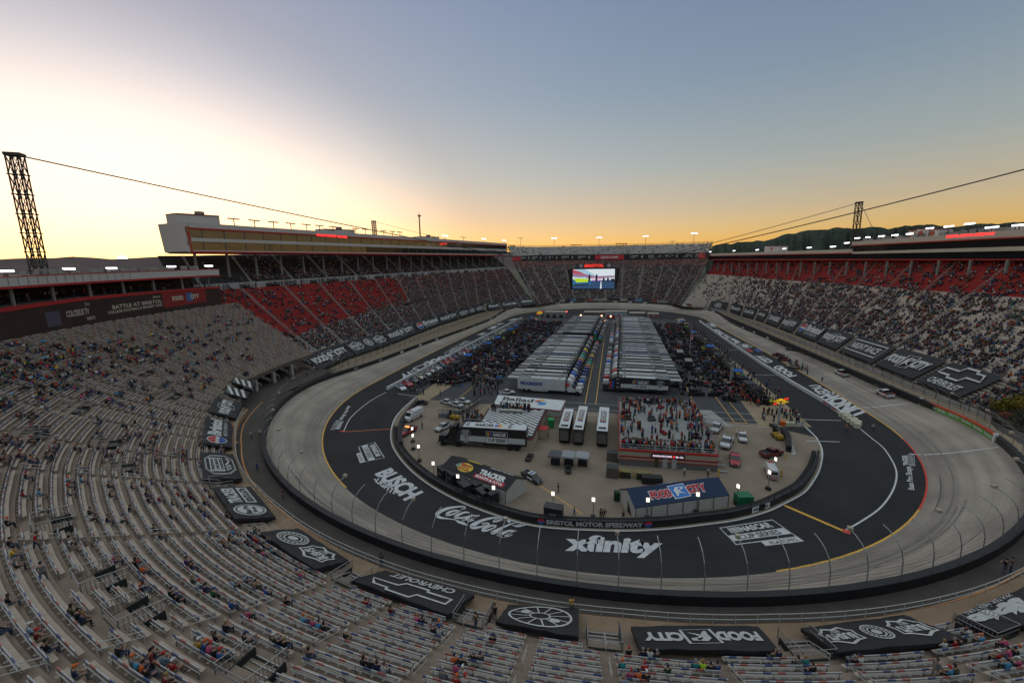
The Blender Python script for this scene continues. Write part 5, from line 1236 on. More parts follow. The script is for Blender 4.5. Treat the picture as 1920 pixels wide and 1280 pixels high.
mb.hexa([e(.2, 1.5, zb+.5), e(.2, 0, zb+.1), e(14, 0, zb+.1), e(14, 1.3, zb+.5), e(.2, 1.9, zt), e(.2, 0, zt-.02), e(14, 0, zt-.02), e(14, 1.9, zt)]); mb.build('end_wall', fascia, t, shift=LS)
mb = MB(); mb.hexa([e(.05, .5, zb+.4), e(.05, 0, zb-.2), e(.19, 0, zb-.2), e(.19, .5, zb+.4), e(.05, 1.1, zt-1.4), e(.05, 0, zt-1.4), e(.19, 0, zt-1.4), e(.19, 1.1, zt-1.4)]); mb.build('red_corner_panel', mat('rust_red_panel', (.3, .045, .025), .6), t, shift=LS)
for s, z, w in ((1.2, zt-2.9, .4), (.6, zt-2.9, .4), (1.1, zb+2.6, .4), (.5, zb+2.6, .4)):
    mb = MB(); mb.hexa([e(.0, s, z), e(.0, s-w, z), e(.1, s-w, z), e(.1, s, z), e(.0, s, z+1), e(.0, s-w, z+1), e(.1, s-w, z+1), e(.1, s, z+1)]); mb.build('end_window', glass_warm, t, shift=LS)
for k in range(24):
    s = .01+k*.043; p = P0[:2]*(1-s)+Q0[:2]*s; z0 = deck.at(max(0, min(1, (s+.04)/1.04)), .3)[2]-1; zt_ = lv['bot'][0]*(1-s)+lv['bot'][1]*s; mb = MB(); mb.box((p[0]+outw[0]*4, p[1]+outw[1]*4, (z0+zt_)/2), (.6, .6, zt_-z0)); mb.build('column', concd, t, shift=LS)
# rooftop boxes
def roofbox(px0, px1, py0, py1, d, label, lower=None, nm='rooftop_room'):
    Pm = GP((px0+px1)/2, py1, A3, B3); pl_a = (Pm[0]+outw[0]*d, Pm[1]+outw[1]*d, 0); pl_b = (pl_a[0]+dl[0]*10, pl_a[1]+dl[1]*10, 0)
    a, b = GP(px0, py1, pl_a, pl_b), GP(px1, py1, pl_a, pl_b); h0, h1 = above(a, py0), above(b, py0+(lower or 0)); a[2] -= .6; b[2] -= .6
    g = thing(nm, label, 'rooftop room', (a[0], a[1], a[2])); mb = MB(); f = lambda X, dd, z: (X[0]+outw[0]*dd, X[1]+outw[1]*dd, z)
    mb.hexa([f(a, 0, a[2]), f(b, 0, b[2]), f(b, 6, b[2]), f(a, 6, a[2]), f(a, 0, h0), f(b, 0, h1), f(b, 6, h1), f(a, 6, h0)]); mb.build('wall', fascia, g, shift=g.location)
    mb = MB(); mb.hexa([f(a, -.2, h0), f(b, -.2, h1), f(b, 6.2, h1), f(a, 6.2, h0), f(a, -.2, h0+.3), f(b, -.2, h1+.3), f(b, 6.2, h1+.3), f(a, 6.2, h0+.3)]); mb.build('parapet', mat('dark_red_trim', (.16, .02, .02), .6), g, shift=g.location)
    mb = MB(); m_ = (a+b)/2; mb.box((m_[0]+outw[0]*3+dl[0]*2, m_[1]+outw[1]*3+dl[1]*2, (h0+h1)/2+.9), (2, 2, 1.4)); mb.build('vent_unit', mat('grey_unit', (.2, .19, .18), .7), g, shift=g.location)
    return g, a, b, h0, h1
roofbox(333, 413, 401, 420, 3, 'pale rooftop room with an emblem at the near end of the left suite roof', 5)
roofbox(610, 666, 430, 443, 3, 'grey rooftop room behind the red lit lettering on the left suite roof', 2)
roofbox(790, 824, 444, 453, 3, 'small rooftop room beside dark trees near the far end of the left suite roof', 1)
def led(s, px0, py0, px1, py1, h, P_A, P_B, label, nm='lit_sign'):
    a0, a1 = GP(px0, py0, P_A, P_B), GP(px1, py1, P_A, P_B); z0, z1 = above(a0, py0-h), above(a1, py1-h); o = np.array([*(-outdir*.35), 0]); q = [a0+o, a1+o, np.array([a1[0], a1[1], z1])+o, np.array([a0[0], a0[1], z0])+o]
    g = thing(nm, label, 'sign', q[0]); mb = MB(); text(mb, s, q, bold=.06); mb.build('lettering', led_red, g, shift=g.location)
    mb = MB(); n_ = np.array([*outdir, 0])*.06; mb.hexa([q[0]+n_, q[1]+n_, q[1]+3*n_, q[0]+3*n_, q[3]+n_, q[2]+n_, q[2]+3*n_, q[3]+3*n_]); mb.build('backing', mat('sign_backing', (.12, .1, .1), .6), g, shift=g.location)
led("WORLD'S FASTEST HALF-MILE", 592, 442.5, 650, 446.8, 4.2, A3, B3, 'red lit lettering on the front edge of the left suite roof')
led('BRISTOL', 824, 458.4, 838, 459, 2.6, A3, B3, 'short red lit word far along the left suite roof')
# floodlights on roofs
def flood(P, w, rz, lit, label, h=2.2, grp='roof floodlights'):
    t_ = thing('floodlight', label, 'floodlight', P, rz, grp); mb = MB(); mb.tube([(0, 0, 0), (0, 0, h)], .16, 6); mb.build('post', dsteel, t_)
    mb = MB(); mb.box((0, .1, h+.1), (w, .5, .16)); mb.build('arm', dsteel, t_)
    n = 4
    for k in range(n):
        mb = MB(); x = (k-(n-1)/2)*w/n; mb.loft([[(x+.48*w/n*a, y+.35*b, h+.2+.2*c) for a, b, c in ((-1, 0, -1), (1, 0, -1), (1, 0, 1), (-1, 0, 1))] for y, b, in ((-.25, 0), (.2, 0))]); mb.build('lamp', glow if lit else off_lens, t_)
    return t_
rzL = math.atan2(dl[1], dl[0])
for i, (px, lit) in enumerate(((447, 0), (485, 0), (520, 0), (552, 0), (581, 0), (605, 0), (630, 0), (672, 0), (690, 0), (724, 0), (740, 0), (754, 0), (838, 1), (872, 0), (910, 1), (948, 1))):
    s = (px-362)/(951-362); py = 417.5+(456.5-417.5)*(1-(1-s)**1.0) if False else None
    P = GP(px, 440, A3, B3); sv = np.dot(P[:2]-P0[:2], dl)/np.linalg.norm((Q0-P0)[:2]); z = lv['roof'][0]*(1-sv)+lv['roof'][1]*sv
    flood((P[0]+outw[0]*1.5, P[1]+outw[1]*1.5, z), 4.2 if sv < .5 else 6, rzL, lit, f'flat floodlight bar on the left suite roof, {ordinal(i+1)} from the near end')
# right suites
outdir = ro; A4 = (*rline(0), 0); B4 = (*rline(1.0), 0); B5 = (*rline(1.6), 0)
def rz_(px, py): return GP(px, py, A4, B4)
tr = thing('right_suite_building', 'long suite building with dark glass over the red seats on the right', 'suite building', (*rline(.5), 35)); RS = tr.location.copy()
def seg_r(x0, x1, ys0, ys1, d0, d1, m_, nm):
    a, b = rz_(x0, ys0[0]), rz_(x1, ys1[0]); za, zb_ = rz_(x0, ys0[1])[2], rz_(x1, ys1[1])[2]
    mb = MB(); face(mb, a[:2], b[:2], (a[2], za, b[2], zb_), d0, d1); return mb.build(nm, m_, tr, shift=RS)
def extend(a0, a1, f=0): return a1
XL, XM, XR = 1329, 1598, 2100
ext = lambda y0, y1: y0+(y1-y0)*(XR-XM)/(1920-XM)
seg_r(XL, XM, (488, 486.3), (488, 485.6), -.2, 16, redtrim, 'red_trim'); seg_r(XL, XM, (486.3, 480.5), (485.6, 475.4), .2, 16, glass_dark, 'window'); seg_r(XL, XM, (480.5, 479.5), (475.4, 473.6), -.3, 16, redtrim, 'red_trim'); seg_r(XL, XM, (479.5, 475.6), (473.6, 467), -.2, 16, fascia_w, 'fascia')
pr = lambda y: (y[0], y[1])
for (l0, l1, r0, r1), d, m_, nm in (((488, 485.8, 488, 485.6), -.2, redtrim, 'red_trim'), ((485.8, 476, 485.6, 470), .3, glass_dark, 'window'), ((476, 472, 470, 461.6), -.15, fascia_w, 'band'), ((472, 461.5, 461.6, 445.8), .3, glass_dark, 'window'), ((461.5, 460, 445.8, 443), -.4, redtrim, 'red_trim'), ((460, 453, 443, 430), -.3, fascia_w, 'fascia')):
    seg_r(XM, XR, (l0, l1), (ext(l0, r0), ext(l1, r1)), d, 17, m_, nm)
for i in range(26):
    s = .03+i*.047; p = rline(s); z0 = right.at(1-min(1, s/1.13)*.94, .80)[2]; p2 = p+ro*(-2); zt_ = 34.5; mb = MB(); mb.box((p2[0]+ro[0]*1.5, p2[1]+ro[1]*1.5, (z0+zt_)/2), (.55, .55, zt_-z0+1)); mb.build('column', concd, tr, shift=RS)
led('BRISTOL MOTOR SPEEDWAY', 1776, 446.5, 1868, 440.3, 5.5, A4, B4, 'red lit lettering on the right suite fascia')
for i, (px, py, w) in enumerate(((1328, 472, 5), (1372, 471, 5), (1415, 469.5, 5.5), (1465, 468, 5), (1511, 466, 5.5), (1555, 463.5, 6), (1580, 455, 5), (1600, 448, 5), (1620, 445.5, 4), (1645, 443.5, 5), (1670, 441.5, 5), (1697, 439.5, 5), (1733, 427.5, 5), (1768, 424, 6), (1806, 419, 6), (1849, 426.5, 7), (1900, 421.5, 7))):
    a = rz_(px, py+12); roofy = (475.6+(467-475.6)*(px-XL)/(XM-XL)) if px < XM else (453+(430-453)*(px-XM)/(1920-XM)); P = rz_(px, roofy); P = P+np.array([*ro*1.5, 0]); h = max(1.2, above(P, py)-P[2]-.3)
    flood(P, w*.5, math.atan2(sd[1], sd[0]), True, f'lit floodlight bar on the right suite roof, {ordinal(i+1)} from the far end', h)
def rroof(px0, px1, py0, py1, label, d=5, m_=None):
    pa, pb = (A4[0]+ro[0]*d, A4[1]+ro[1]*d, 0), (B4[0]+ro[0]*d, B4[1]+ro[1]*d, 0); a, b = GP(px0, py1, pa, pb), GP(px1, py1, pa, pb); h0, h1 = above(a, py0), above(b, py0)
    g = thing('rooftop_room', label, 'rooftop room', a-(0, 0, 1)); mb = MB(); f = lambda X, dd, z: (X[0]+ro[0]*dd, X[1]+ro[1]*dd, z)
    mb.hexa([f(a, 0, a[2]-1), f(b, 0, b[2]-1), f(b, 5, b[2]-1), f(a, 5, a[2]-1), f(a, 0, h0), f(b, 0, h1), f(b, 5, h1), f(a, 5, h0)]); mb.build('wall', m_ or fascia, g, shift=g.location)
    mb = MB(); mb.hexa([f(a, -.15, h0), f(b, -.15, h1), f(b, 5.1, h1), f(a, 5.1, h0), f(a, -.15, h0+.25), f(b, -.15, h1+.25), f(b, 5.1, h1+.25), f(a, 5.1, h0+.25)]); mb.build('parapet', mat('dark_red_trim'), g, shift=g.location)
    mb = MB(); m2 = (a+b)/2; V, F = disc(0, 0, 1, .9, 14); mb.add([(m2[0]-ro[0]*.1+x*sd[0]/200, m2[1]-ro[1]*.1+x*sd[1]/200, (a[2]+h0)/2+y) for x, y in V], F); mb.build('emblem', mat('emblem_red', (.3, .06, .04), .6), g, shift=g.location)
rroof(1433, 1460, 462, 473, 'white rooftop room with emblems on the low right suite roof')
rroof(1702, 1716, 433, 447, 'tan rooftop room with emblem on the tall right suite roof', 5, fascia_w); rroof(1717, 1733, 430, 446, 'grey metal rooftop room on the tall right suite roof'); rroof(1735, 1758, 431, 445, 'pale rooftop room with dark mark on the tall right suite roof')
mb = MB(); 
for i in range(60):
    px = 1610+i*5.3; roofy = 453+(430-453)*(px-XM)/(1920-XM); P = rz_(px, roofy+.6); P[:2] += ro*rng.uniform(2, 9); mb.box(P+(0, 0, .6), (rng.uniform(.5, 2), rng.uniform(.5, 2), rng.uniform(.8, 2.2)), rng.uniform(0, 3))
tag(mb.build('rooftop_equipment', mat('grey_unit', (.2, .19, .18), .7)), 'low clutter of equipment boxes along the right suite roof', 'equipment', kind='stuff')
# near-left suites: dark banner, open boxes, pale fascia on the back of the near stand
def GC(px, py, R):
    d = ray(px, py); o = CAM[:2]-C0; A_ = d[:2] @ d[:2]; B_ = o @ d[:2]; C_ = o @ o-R*R; t_ = (-B_+math.sqrt(B_*B_-A_*C_))/A_; return CAM+d*t_
tb = thing('banner_suites', 'curved suite block with dark banner wall, open boxes and pale fascia at the left edge', 'suite building', pol(-72, 117, 24)); BS = tb.location.copy()
RB = 116.8; AB = np.arange(-89.5, -52, 1.5)
def ring_h(pxs): 
    """height along the ring as a function of angle from pixels on one edge"""
    q = sorted((float(polar(P)[0]), P[2]) for P in pxs); return lambda a: float(np.interp(a, [x for x, _ in q], [z for _, z in q]))
hb = ring_h([GC(x, y, RB) for x, y in ((0, 635), (160, 606), (390, 567))]); ht = ring_h([GC(x, y, RB) for x, y in ((0, 586), (160, 563), (397, 541))]); hr = ring_h([GC(x, y, RB) for x, y in ((0, 578), (160, 557), (397, 538))])
hf0 = ring_h([GC(x, y, RB-.5) for x, y in ((0, 543), (160, 532), (397, 518.5))]); hf1 = ring_h([GC(x, y, RB-.5) for x, y in ((0, 520), (160, 513.5), (397, 505))])
def wallring(h0, h1, r0, r1, m_, nm, aa=AB):
    mb = MB(); mb.strip([pol(a, r0, h0(a)) for a in aa[::-1]], [pol(a, r0, h1(a)) for a in aa[::-1]]); mb.strip([pol(a, r0, h1(a)) for a in aa[::-1]], [pol(a, r1, h1(a)) for a in aa[::-1]]); mb.strip([pol(a, r1, h0(a)) for a in aa[::-1]], [pol(a, r0, h0(a)) for a in aa[::-1]])
    for a in (aa[0], aa[-1]): mb.add([pol(a, r0, h0(a)), pol(a, r1, h0(a)), pol(a, r1, h1(a)), pol(a, r0, h1(a))], [(0, 1, 2, 3)])
    return mb.build(nm, m_, tb, shift=BS)
wallring(lambda a: hb(a)-1.5, ht, RB, RB+1, mat('banner_brown', (.035, .02, .017), .6, noise=.3, scale=.3), 'banner'); wallring(ht, hr, RB-.15, RB+1, redtrim, 'red_rail')
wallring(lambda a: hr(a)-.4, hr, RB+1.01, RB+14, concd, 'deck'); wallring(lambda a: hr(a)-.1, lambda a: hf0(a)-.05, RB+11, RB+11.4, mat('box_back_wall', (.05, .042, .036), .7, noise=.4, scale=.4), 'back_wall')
wallring(hf0, lambda a: hf0(a)+.45, RB-.65, RB+12, redtrim, 'red_trim'); wallring(lambda a: hf0(a)+.46, hf1, RB-.5, RB+12, fascia, 'fascia')
for a in np.arange(-88, -54, 4.2):
    mb = MB(); P = pol(a, RB+.8, 0); mb.box((P[0], P[1], (hr(a)+hf0(a))/2), (.4, .4, hf0(a)-hr(a)), R_(a)); mb.build('column', concd, tb, shift=BS)
mb = MB()
for a in np.arange(-76, -60, 1.0): mb.strip([pol(a, RB-.53, hf0(a)+.6), pol(a+.06, RB-.53, hf0(a)+.6)], [pol(a, RB-.53, hf1(a)-.1), pol(a+.06, RB-.53, hf1(a)-.1)])
mb.build('panel_joints', mat('joint_dark', (.1, .07, .06), .7), tb, shift=BS)
def btext(s, px0, px1, v0, v1, m_=None, bold=.03):
    a0, a1 = float(polar(GC(px0, 590, RB))[0]), float(polar(GC(px1, 590, RB))[0]); mb = MB(); V, F = letters(s, bold)
    mb.add([(lambda a, v: pol(a, RB-.06, hb(a)+(ht(a)-hb(a))*v))(a0+(a1-a0)*x, v0+(v1-v0)*y) for x, y in V], F); return mb.build('lettering', m_ or mat('banner_letter', (.42, .37, .32), .6), tb, shift=BS)
btext('BATTLE AT BRISTOL', 213, 308, .42, .62); btext("COLLEGE FOOTBALL'S BIGGEST EVER", 203, 308, .22, .36); btext('2016', 292, 306, .74, .86); btext('FOOD', 328, 349, .42, .72, bold=.06); btext('CITY', 362, 379, .42, .72, bold=.06)
btext('COLOSSUS TV', 124, 168, .38, .66); btext('DEBUTS', 161, 177, .12, .26); btext('2016', 162, 171, .76, .9, bold=.0)
mb = MB(); a0, a1 = float(polar(GC(310, 590, RB))[0]), float(polar(GC(387, 560, RB))[0]); A_ = np.linspace(a0, a1, 6); mb.strip([pol(a, RB-.03, hb(a)+.3) for a in A_[::-1]], [pol(a, RB-.03, ht(a)-.1) for a in A_[::-1]]); mb.build('red_end_panel', mat('banner_red', (.2, .02, .02), .6), tb, shift=BS)
a0, a1 = float(polar(GC(349, 555, RB))[0]), float(polar(GC(361, 555, RB))[0]); mb = MB(); mb.strip([pol(a, RB-.055, hb(a)+(ht(a)-hb(a))*.28) for a in (a1, a0)], [pol(a, RB-.055, hb(a)+(ht(a)-hb(a))*.84) for a in (a1, a0)]); mb.build('blue_panel', mat('banner_blue', (.05, .12, .3), .6), tb, shift=BS)
a0, a1 = float(polar(GC(84, 590, RB))[0]), float(polar(GC(112, 590, RB))[0]); mb = MB(); mb.strip([pol(a, RB-.055, hb(a)+(ht(a)-hb(a))*.1) for a in (a1, a0)], [pol(a, RB-.055, hb(a)+(ht(a)-hb(a))*.72) for a in (a1, a0)]); mb.build('picture_panel', mat('banner_picture', (.07, .065, .1), .6), tb, shift=BS)
for k in range(90):
    a = rng.uniform(-88, -55); crowd.add(pol(a, RB+rng.uniform(2, 8), hr(a)), rng.uniform(0, 6), False)
RF = RB+2
for i, (px, py) in enumerate(((8, 508), (14, 511), (130, 503), (210, 503), (322, 499), (392, 499))):
    P = GC(px, py+6, RF); a = float(polar(P)[0]); P = pol(a, RF, hf1(a)); flood(P, 2.5, R_(a)+math.pi, True, f'lit floodlight bar on the curved suite roof, {ordinal(i+1)} from the left edge', max(.9, above(P, py)-P[2]-.3))
mb = MB()
for i in range(46):
    a = rng.uniform(-88, -53); P = pol(a, RB+rng.uniform(2, 10), hf1(a)); mb.box(P+(0, 0, .5), (rng.uniform(.4, 1.8), rng.uniform(.4, 1.8), rng.uniform(.8, 1.8)), rng.uniform(0, 3))
tag(mb.build('roof_clutter', mat('grey_unit')), 'low clutter of equipment on the curved suite roof at left', 'equipment', kind='stuff')
mb = MB(); mb.strip([pol(a, RB-.6, hf1(a)) for a in AB], [pol(a, RB-.6, hf1(a)+.2) for a in AB]); mb.build('red_coping', redtrim, tb, shift=BS)

# lattice towers and cables
def tower(px_t, py_t, px_b, py_b, dist, label, w, segs=7, rz=0):
    B_ = GD(px_b, py_b, dist); T_ = GD(px_t, py_t, dist); base = np.array([B_[0], B_[1], 0]); ax = (T_-B_)/(T_[2]-B_[2]); z0 = B_[2]-14; bot = B_-ax*14; H = T_-bot
    t_ = thing('lattice_tower', label, 'tower', bot); ca, sa = math.cos(rz), math.sin(rz); cor = [(a*w/2*ca-b*w/2*.62*sa, a*w/2*sa+b*w/2*.62*ca) for a, b in ((-1, -1), (0, -1), (1, -1), (1, 1), (0, 1), (-1, 1))]
    pt = lambda k, f: np.array([cor[k][0], cor[k][1], 0])+H*f
    r = .06*w
    for k in range(6): mb = MB(); mb.tube([pt(k, 0), pt(k, 1)], r, 5); mb.build('leg', dsteel, t_)
    mb = MB()
    for s in range(segs):
        f0, f1 = s/segs, (s+1)/segs
        for k in range(6):
            j = (k+1) % 6; mb.tube([pt(k, f0), pt(j, f1)], r*.5, 4, cap=False); mb.tube([pt(j, f0), pt(k, f1)], r*.5, 4, cap=False); mb.tube([pt(k, f1), pt(j, f1)], r*.5, 4, cap=False); mb.box(pt(k, f1), (r*3.2, r*3.2, w*.12), rz)
    mb.build('bracing', dsteel, t_); mb = MB(); mb.box(H, (w*1.15, w*.8, w*.28), rz); mb.build('cap', dsteel, t_)
    return T_
T1 = tower(27, 290, 72, 500, 150, 'tall dark lattice tower at the left edge of the stadium', 2.5, 9, R_(35)); T2 = tower(700.5, 415, 703, 444, 330, 'small distant lattice tower behind the left suite roof', 2.8, 8, R_(20)); T3 = tower(1611, 380, 1604, 445, 270, 'lattice tower behind the right suite roof', 2.7, 8, R_(-20))
# hanging video screen over the infield
SY = 6.0
c_tl, c_tr, c_bl, c_br = [GY(x, y, SY) for x, y in ((1074, 505), (1153, 504), (1075, 541), (1152, 541))]
ts = thing('hanging_screen', 'big video screen hung on cables over the infield showing cars on track', 'video screen', (c_bl+c_br)/2); SL = ts.location.copy(); wS = c_tr[0]-c_tl[0]; xm = (c_tl[0]+c_tr[0])/2; zt, zb = (c_tl[2]+c_tr[2])/2, (c_bl[2]+c_br[2])/2; hS = zt-zb
def scr_mat():
    M = mat('screen_picture', (0, 0, 0), .5, attr=None); b = M.node_tree.nodes['Principled BSDF']; a = M.node_tree.nodes.new('ShaderNodeAttribute'); a.attribute_name = 'col'; M.node_tree.links.new(a.outputs['Color'], b.inputs['Emission Color']); b.inputs['Emission Strength'].default_value = .12; return M
mb = MB(); sq = [np.array([c_tl[0], SY, zb]), np.array([c_tr[0], SY, zb]), np.array([c_tr[0], SY, zt]), np.array([c_tl[0], SY, zt])]
def sp(pts, col, lift): mb.col = col; put(mb, np.array(pts), [tuple(range(len(pts)))], sq, (0, 0, 1, 1), (0, -.02*lift, 0))
sp([(0, 0), (1, 0), (1, 1), (0, 1)], (.75, .85, .9), 0); sp([(0, .0), (1, .0), (1, .45), (0, .36)], (.035, .08, .17), 1); sp([(0, .62), (.55, .5), (1, .58), (1, .66), (.55, .64), (.25, .82), (0, 1)], (.35, .2, .35), 1); sp([(0, .8), (.35, .68), (.2, .85), (0, 1)], (.5, .1, .14), 2); sp([(.05, 1), (.28, .76), (.5, .66), (.56, .66), (.3, 1)], (.4, .6, .75), 2)
sp([(0, .15), (.42, .2), (.45, .4), (.36, .5), (.1, .52), (0, .48)], (.03, .16, .32), 3); sp([(.02, .58), (.3, .6), (.36, .52), (.05, .5)], (.5, .75, .9), 3); sp([(.1, .32), (.36, .34), (.4, .5), (.1, .54), (.02, .5)], (.55, .75, .03), 4); sp([(.02, .14), (.4, .2), (.4, .26), (.02, .22)], (.02, .03, .05), 4)
sp([(.46, .4), (.68, .42), (.7, .5), (.56, .56), (.46, .55)], (.8, .55, .65), 3); sp([(.46, .36), (.68, .38), (.68, .42), (.46, .42)], (.1, .1, .4), 4); sp([(.66, .0), (.7, .0), (.69, .36), (.675, .36)], (.85, .88, .95), 3)
for x, h in ((.4, .76), (.57, .76), (.74, .6), (.84, .6), (.93, .56), (.97, .55)): sp([(x-.02, .36), (x+.025, .36), (x+.03, h-.1), (x, h), (x-.02, h-.12)], (.02, .02, .04), 5)
mb.build('picture', scr_mat(), ts, shift=SL, attr=True)
frame_m = mat('screen_frame', (.015, .018, .02), .5); mb = MB()
D = wS*.9; y1 = SY+D
for x0, x1, z0, z1 in ((c_tl[0]-.5, c_tr[0]+.5, zt, zt+.5), (c_tl[0]-.5, c_tr[0]+.5, zb-.5, zb), (c_tl[0]-.5, c_tl[0], zb, zt), (c_tr[0], c_tr[0]+.5, zb, zt)): mb.box(((x0+x1)/2, SY+.2, (z0+z1)/2), (x1-x0, .5, z1-z0))
mb.hexa([(c_tl[0], SY+.5, zb), (c_tr[0], SY+.5, zb), (c_tr[0], y1, zb), (c_tl[0], y1, zb), (c_tl[0]-.4, SY+.5, zt), (c_tr[0]+.4, SY+.5, zt), (c_tr[0]+.4, y1, zt), (c_tl[0]-.4, y1, zt)])
mb.build('frame', frame_m, ts, shift=SL)
for x, s in ((c_tl[0], -1), (c_tr[0], 1)):
    mb = MB(); mb.hexa([(x+s*.55, SY-.3, zb-.3), (x+s*1.0, SY-.3, zb-.3), (x+s*1.0, SY+2, zb-.3), (x+s*.55, SY+2, zb-.3), (x+s*.8, SY-.3, zt+.2), (x+s*2.4, SY-.3, zt+.2), (x+s*2.4, SY+2, zt+.2), (x+s*.8, SY+2, zt+.2)]); mb.build('side_wing', frame_m, ts, shift=SL)
mb = MB(); zr = zt+.9
for z in (zt+.7, zt+2.4):
    for y in (SY-.2, SY+3): mb.tube([(c_tl[0]-8, y, z), (c_tr[0]+8, y, z)], .16, 5)
for k in range(18):
    x = c_tl[0]-8+(wS+16)*k/17; x2 = x+(wS+16)/17
    if k < 17: mb.tube([(x, SY-.2, zt+.7), (x2, SY-.2, zt+2.4)], .1, 4); mb.tube([(x, SY-.2, zt+2.4), (x2, SY-.2, zt+.7)], .1, 4)
mb.build('truss', mat('truss_grey', (.1, .105, .11), .5), ts, shift=SL)
q = [(xm-.5-wS*.2, SY-.5, zt+.85), (xm-.5+wS*.27, SY-.5, zt+.85), (xm-.5+wS*.27, SY-.5, zt+2.3), (xm-.5-wS*.2, SY-.5, zt+2.3)]; mb = MB(); text(mb, 'BRISTOL', q, bold=.06, shear=.2); mb.build('red_lettering', mat('led_red_dim', (.5, .03, .02), .5, emit=(1, .05, .03), es=.1), ts, shift=SL)
mb = MB(); mb.box((xm, SY-.3, zt+1.55), (wS*.86, .2, 2.1)); mb.build('sign_band', mat('sign_band', (.06, .065, .065), .6), ts, shift=SL)
for x in (xm-wS*.3, xm+wS*.36):
    mb = MB(); V, F = disc(0, 0, .85, .85, 16); mb.add([(x+a, SY-.52, zt+1.6+b) for a, b in V], F); e_ = mb.build('round_emblem', mat('emblem_white', (.4, .35, .42), .5), ts, shift=SL)
top = np.array([xm, SY+1, zt+2.4])
def cable(A_, B_, r, label, sag=0.):
    mb = MB(); P = [A_+(B_-A_)*f-np.array([0, 0, sag*4*f*(1-f)]) for f in np.linspace(0, 1, 13)]; mb.tube(P, r, 5); o = mb.build('support_cable', mat('cable_dark', (.05, .05, .055), .5), shift=A_); o.location = tuple(A_); tag(o, label, 'cable', 'screen support cables'); return o
cL, cR = np.array([c_tl[0]-8, SY+1, zt+2.4]), np.array([c_tr[0]+8, SY+1, zt+2.4])
cable(T1, cL, .16, 'long cable sloping from the left edge tower down to the hanging screen', 1.); T4 = GD(2020, 290, 140)
cable(GY(2000, 297, -70), cR, .16, 'cable entering at the right edge and sloping down to the hanging screen', 1.); cable(T3, cR+(0, 2, 0), .14, 'cable from the right roof tower down to the hanging screen', .6); cable(T2, cL+(0, 2, 0), .1, 'thin cable from the distant left roof tower to the hanging screen', .6)
cable(T3+(.4, 0, 0), GP(1635, 425, A4, B4), .1, 'short stay cable on the right of the right roof tower')
# skyline lights of the far turn
for i, (px, py, lit) in enumerate(((976, 447, 0), (1039, 447, 1), (1123, 446, 1), (1210, 443, 1), (1260, 453, 0), (1300, 438, 1))):
    y = 210+18*(1-abs(px-1150)/200); P = GY(px, 463, y); h = above(P, py)-P[2]; flood(P, 5.2, 0, lit, f'pole light on the far turn skyline, {ordinal(i+1)} from the left', h, 'pole lights of the far turn')
# distant mast, hills, trees
t_ = thing('radio_mast', 'thin radio mast on the skyline behind the left suites', 'mast', GD(788, 452, 900)-np.array([0, 0, 40])); Pm = GD(788, 447, 900); Tm = GD(785.5, 398, 900); mb = MB(); mb.tube([Pm-np.array([0, 0, 40]), Pm+(Tm-Pm)*.8, Tm], [1.8, 1.3, .3], 6); mb.build('shaft', mat('mast_tan', (.3, .22, .15), .7), t_, shift=t_.location); mb = MB(); P = Pm+(Tm-Pm)*.86; mb.cyl(P-np.array([0, 0, 1]), 4, 2.5, 12); mb.build('platform', mat('mast_tan'), t_, shift=t_.location)
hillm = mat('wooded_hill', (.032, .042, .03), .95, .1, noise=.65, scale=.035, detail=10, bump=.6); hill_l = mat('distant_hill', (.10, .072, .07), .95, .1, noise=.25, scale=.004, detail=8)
def hill(name, prof, dist, m_, depth, jag=0.):
    """ridge whose skyline follows the given pixels at a distance; front slope and back slope"""
    n = 150 if jag else 60; xs = np.linspace(prof[0][0], prof[-1][0], n); ys = np.interp(xs, [q[0] for q in prof], [q[1] for q in prof]); ys = ys+np.convolve(rng.normal(0, 1, n), np.ones(3)/3, 'same')*jag
    T_ = [GD(x, y, dist) for x, y in zip(xs, ys)]; rows = []
    for f, hz in ((-1.0, 0), (-.66, .3), (-.33, .68), (0, 1), (.5, .55), (1, 0)):
        r = []
        for P in T_:
            d = (P[:2]-CAM[:2])/dist; k = P[2]*hz+(rng.normal(0, depth*.02) if 0 < hz < 1 else 0)-1.2*(1-hz); r.append((P[0]+d[0]*depth*f, P[1]+d[1]*depth*f, k))
        rows.append(r)
    mb = MB()
    for a, b in zip(rows[:-1], rows[1:]): mb.strip(b, a)
    return struct(name, mb, m_, smooth=True)
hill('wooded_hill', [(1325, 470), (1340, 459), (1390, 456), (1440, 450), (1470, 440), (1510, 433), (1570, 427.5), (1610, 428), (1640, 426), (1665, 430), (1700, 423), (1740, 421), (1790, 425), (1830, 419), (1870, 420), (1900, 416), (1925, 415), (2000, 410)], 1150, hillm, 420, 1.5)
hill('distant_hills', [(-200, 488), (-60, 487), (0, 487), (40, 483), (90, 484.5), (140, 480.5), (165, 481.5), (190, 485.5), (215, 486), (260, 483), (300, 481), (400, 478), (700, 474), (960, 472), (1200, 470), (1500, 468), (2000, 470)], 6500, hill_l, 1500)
sunm = mat('sun_disc', (0, 0, 0), emit=(1, .8, .35), es=60); mb = MB(); Ps = GD(230, 487.5, 9000); rS = 64
for k in range(0, 1):
    n = 20; rings = [[(Ps[0]+rS*math.sin(th)*math.cos(2*math.pi*i/n), Ps[1]+rS*math.sin(th)*math.sin(2*math.pi*i/n), Ps[2]+rS*math.cos(th)) for i in range(n)] for th in np.linspace(.05, math.pi-.05, 12)]; mb.loft(rings)
so_ = struct('setting_sun', mb, sunm, smooth=True); so_.visible_shadow = True
leaf = mat('tree_leaf', attr='col', rough=.9, noise=.2, scale=2); bark = mat('tree_bark', (.05, .035, .025), .95)
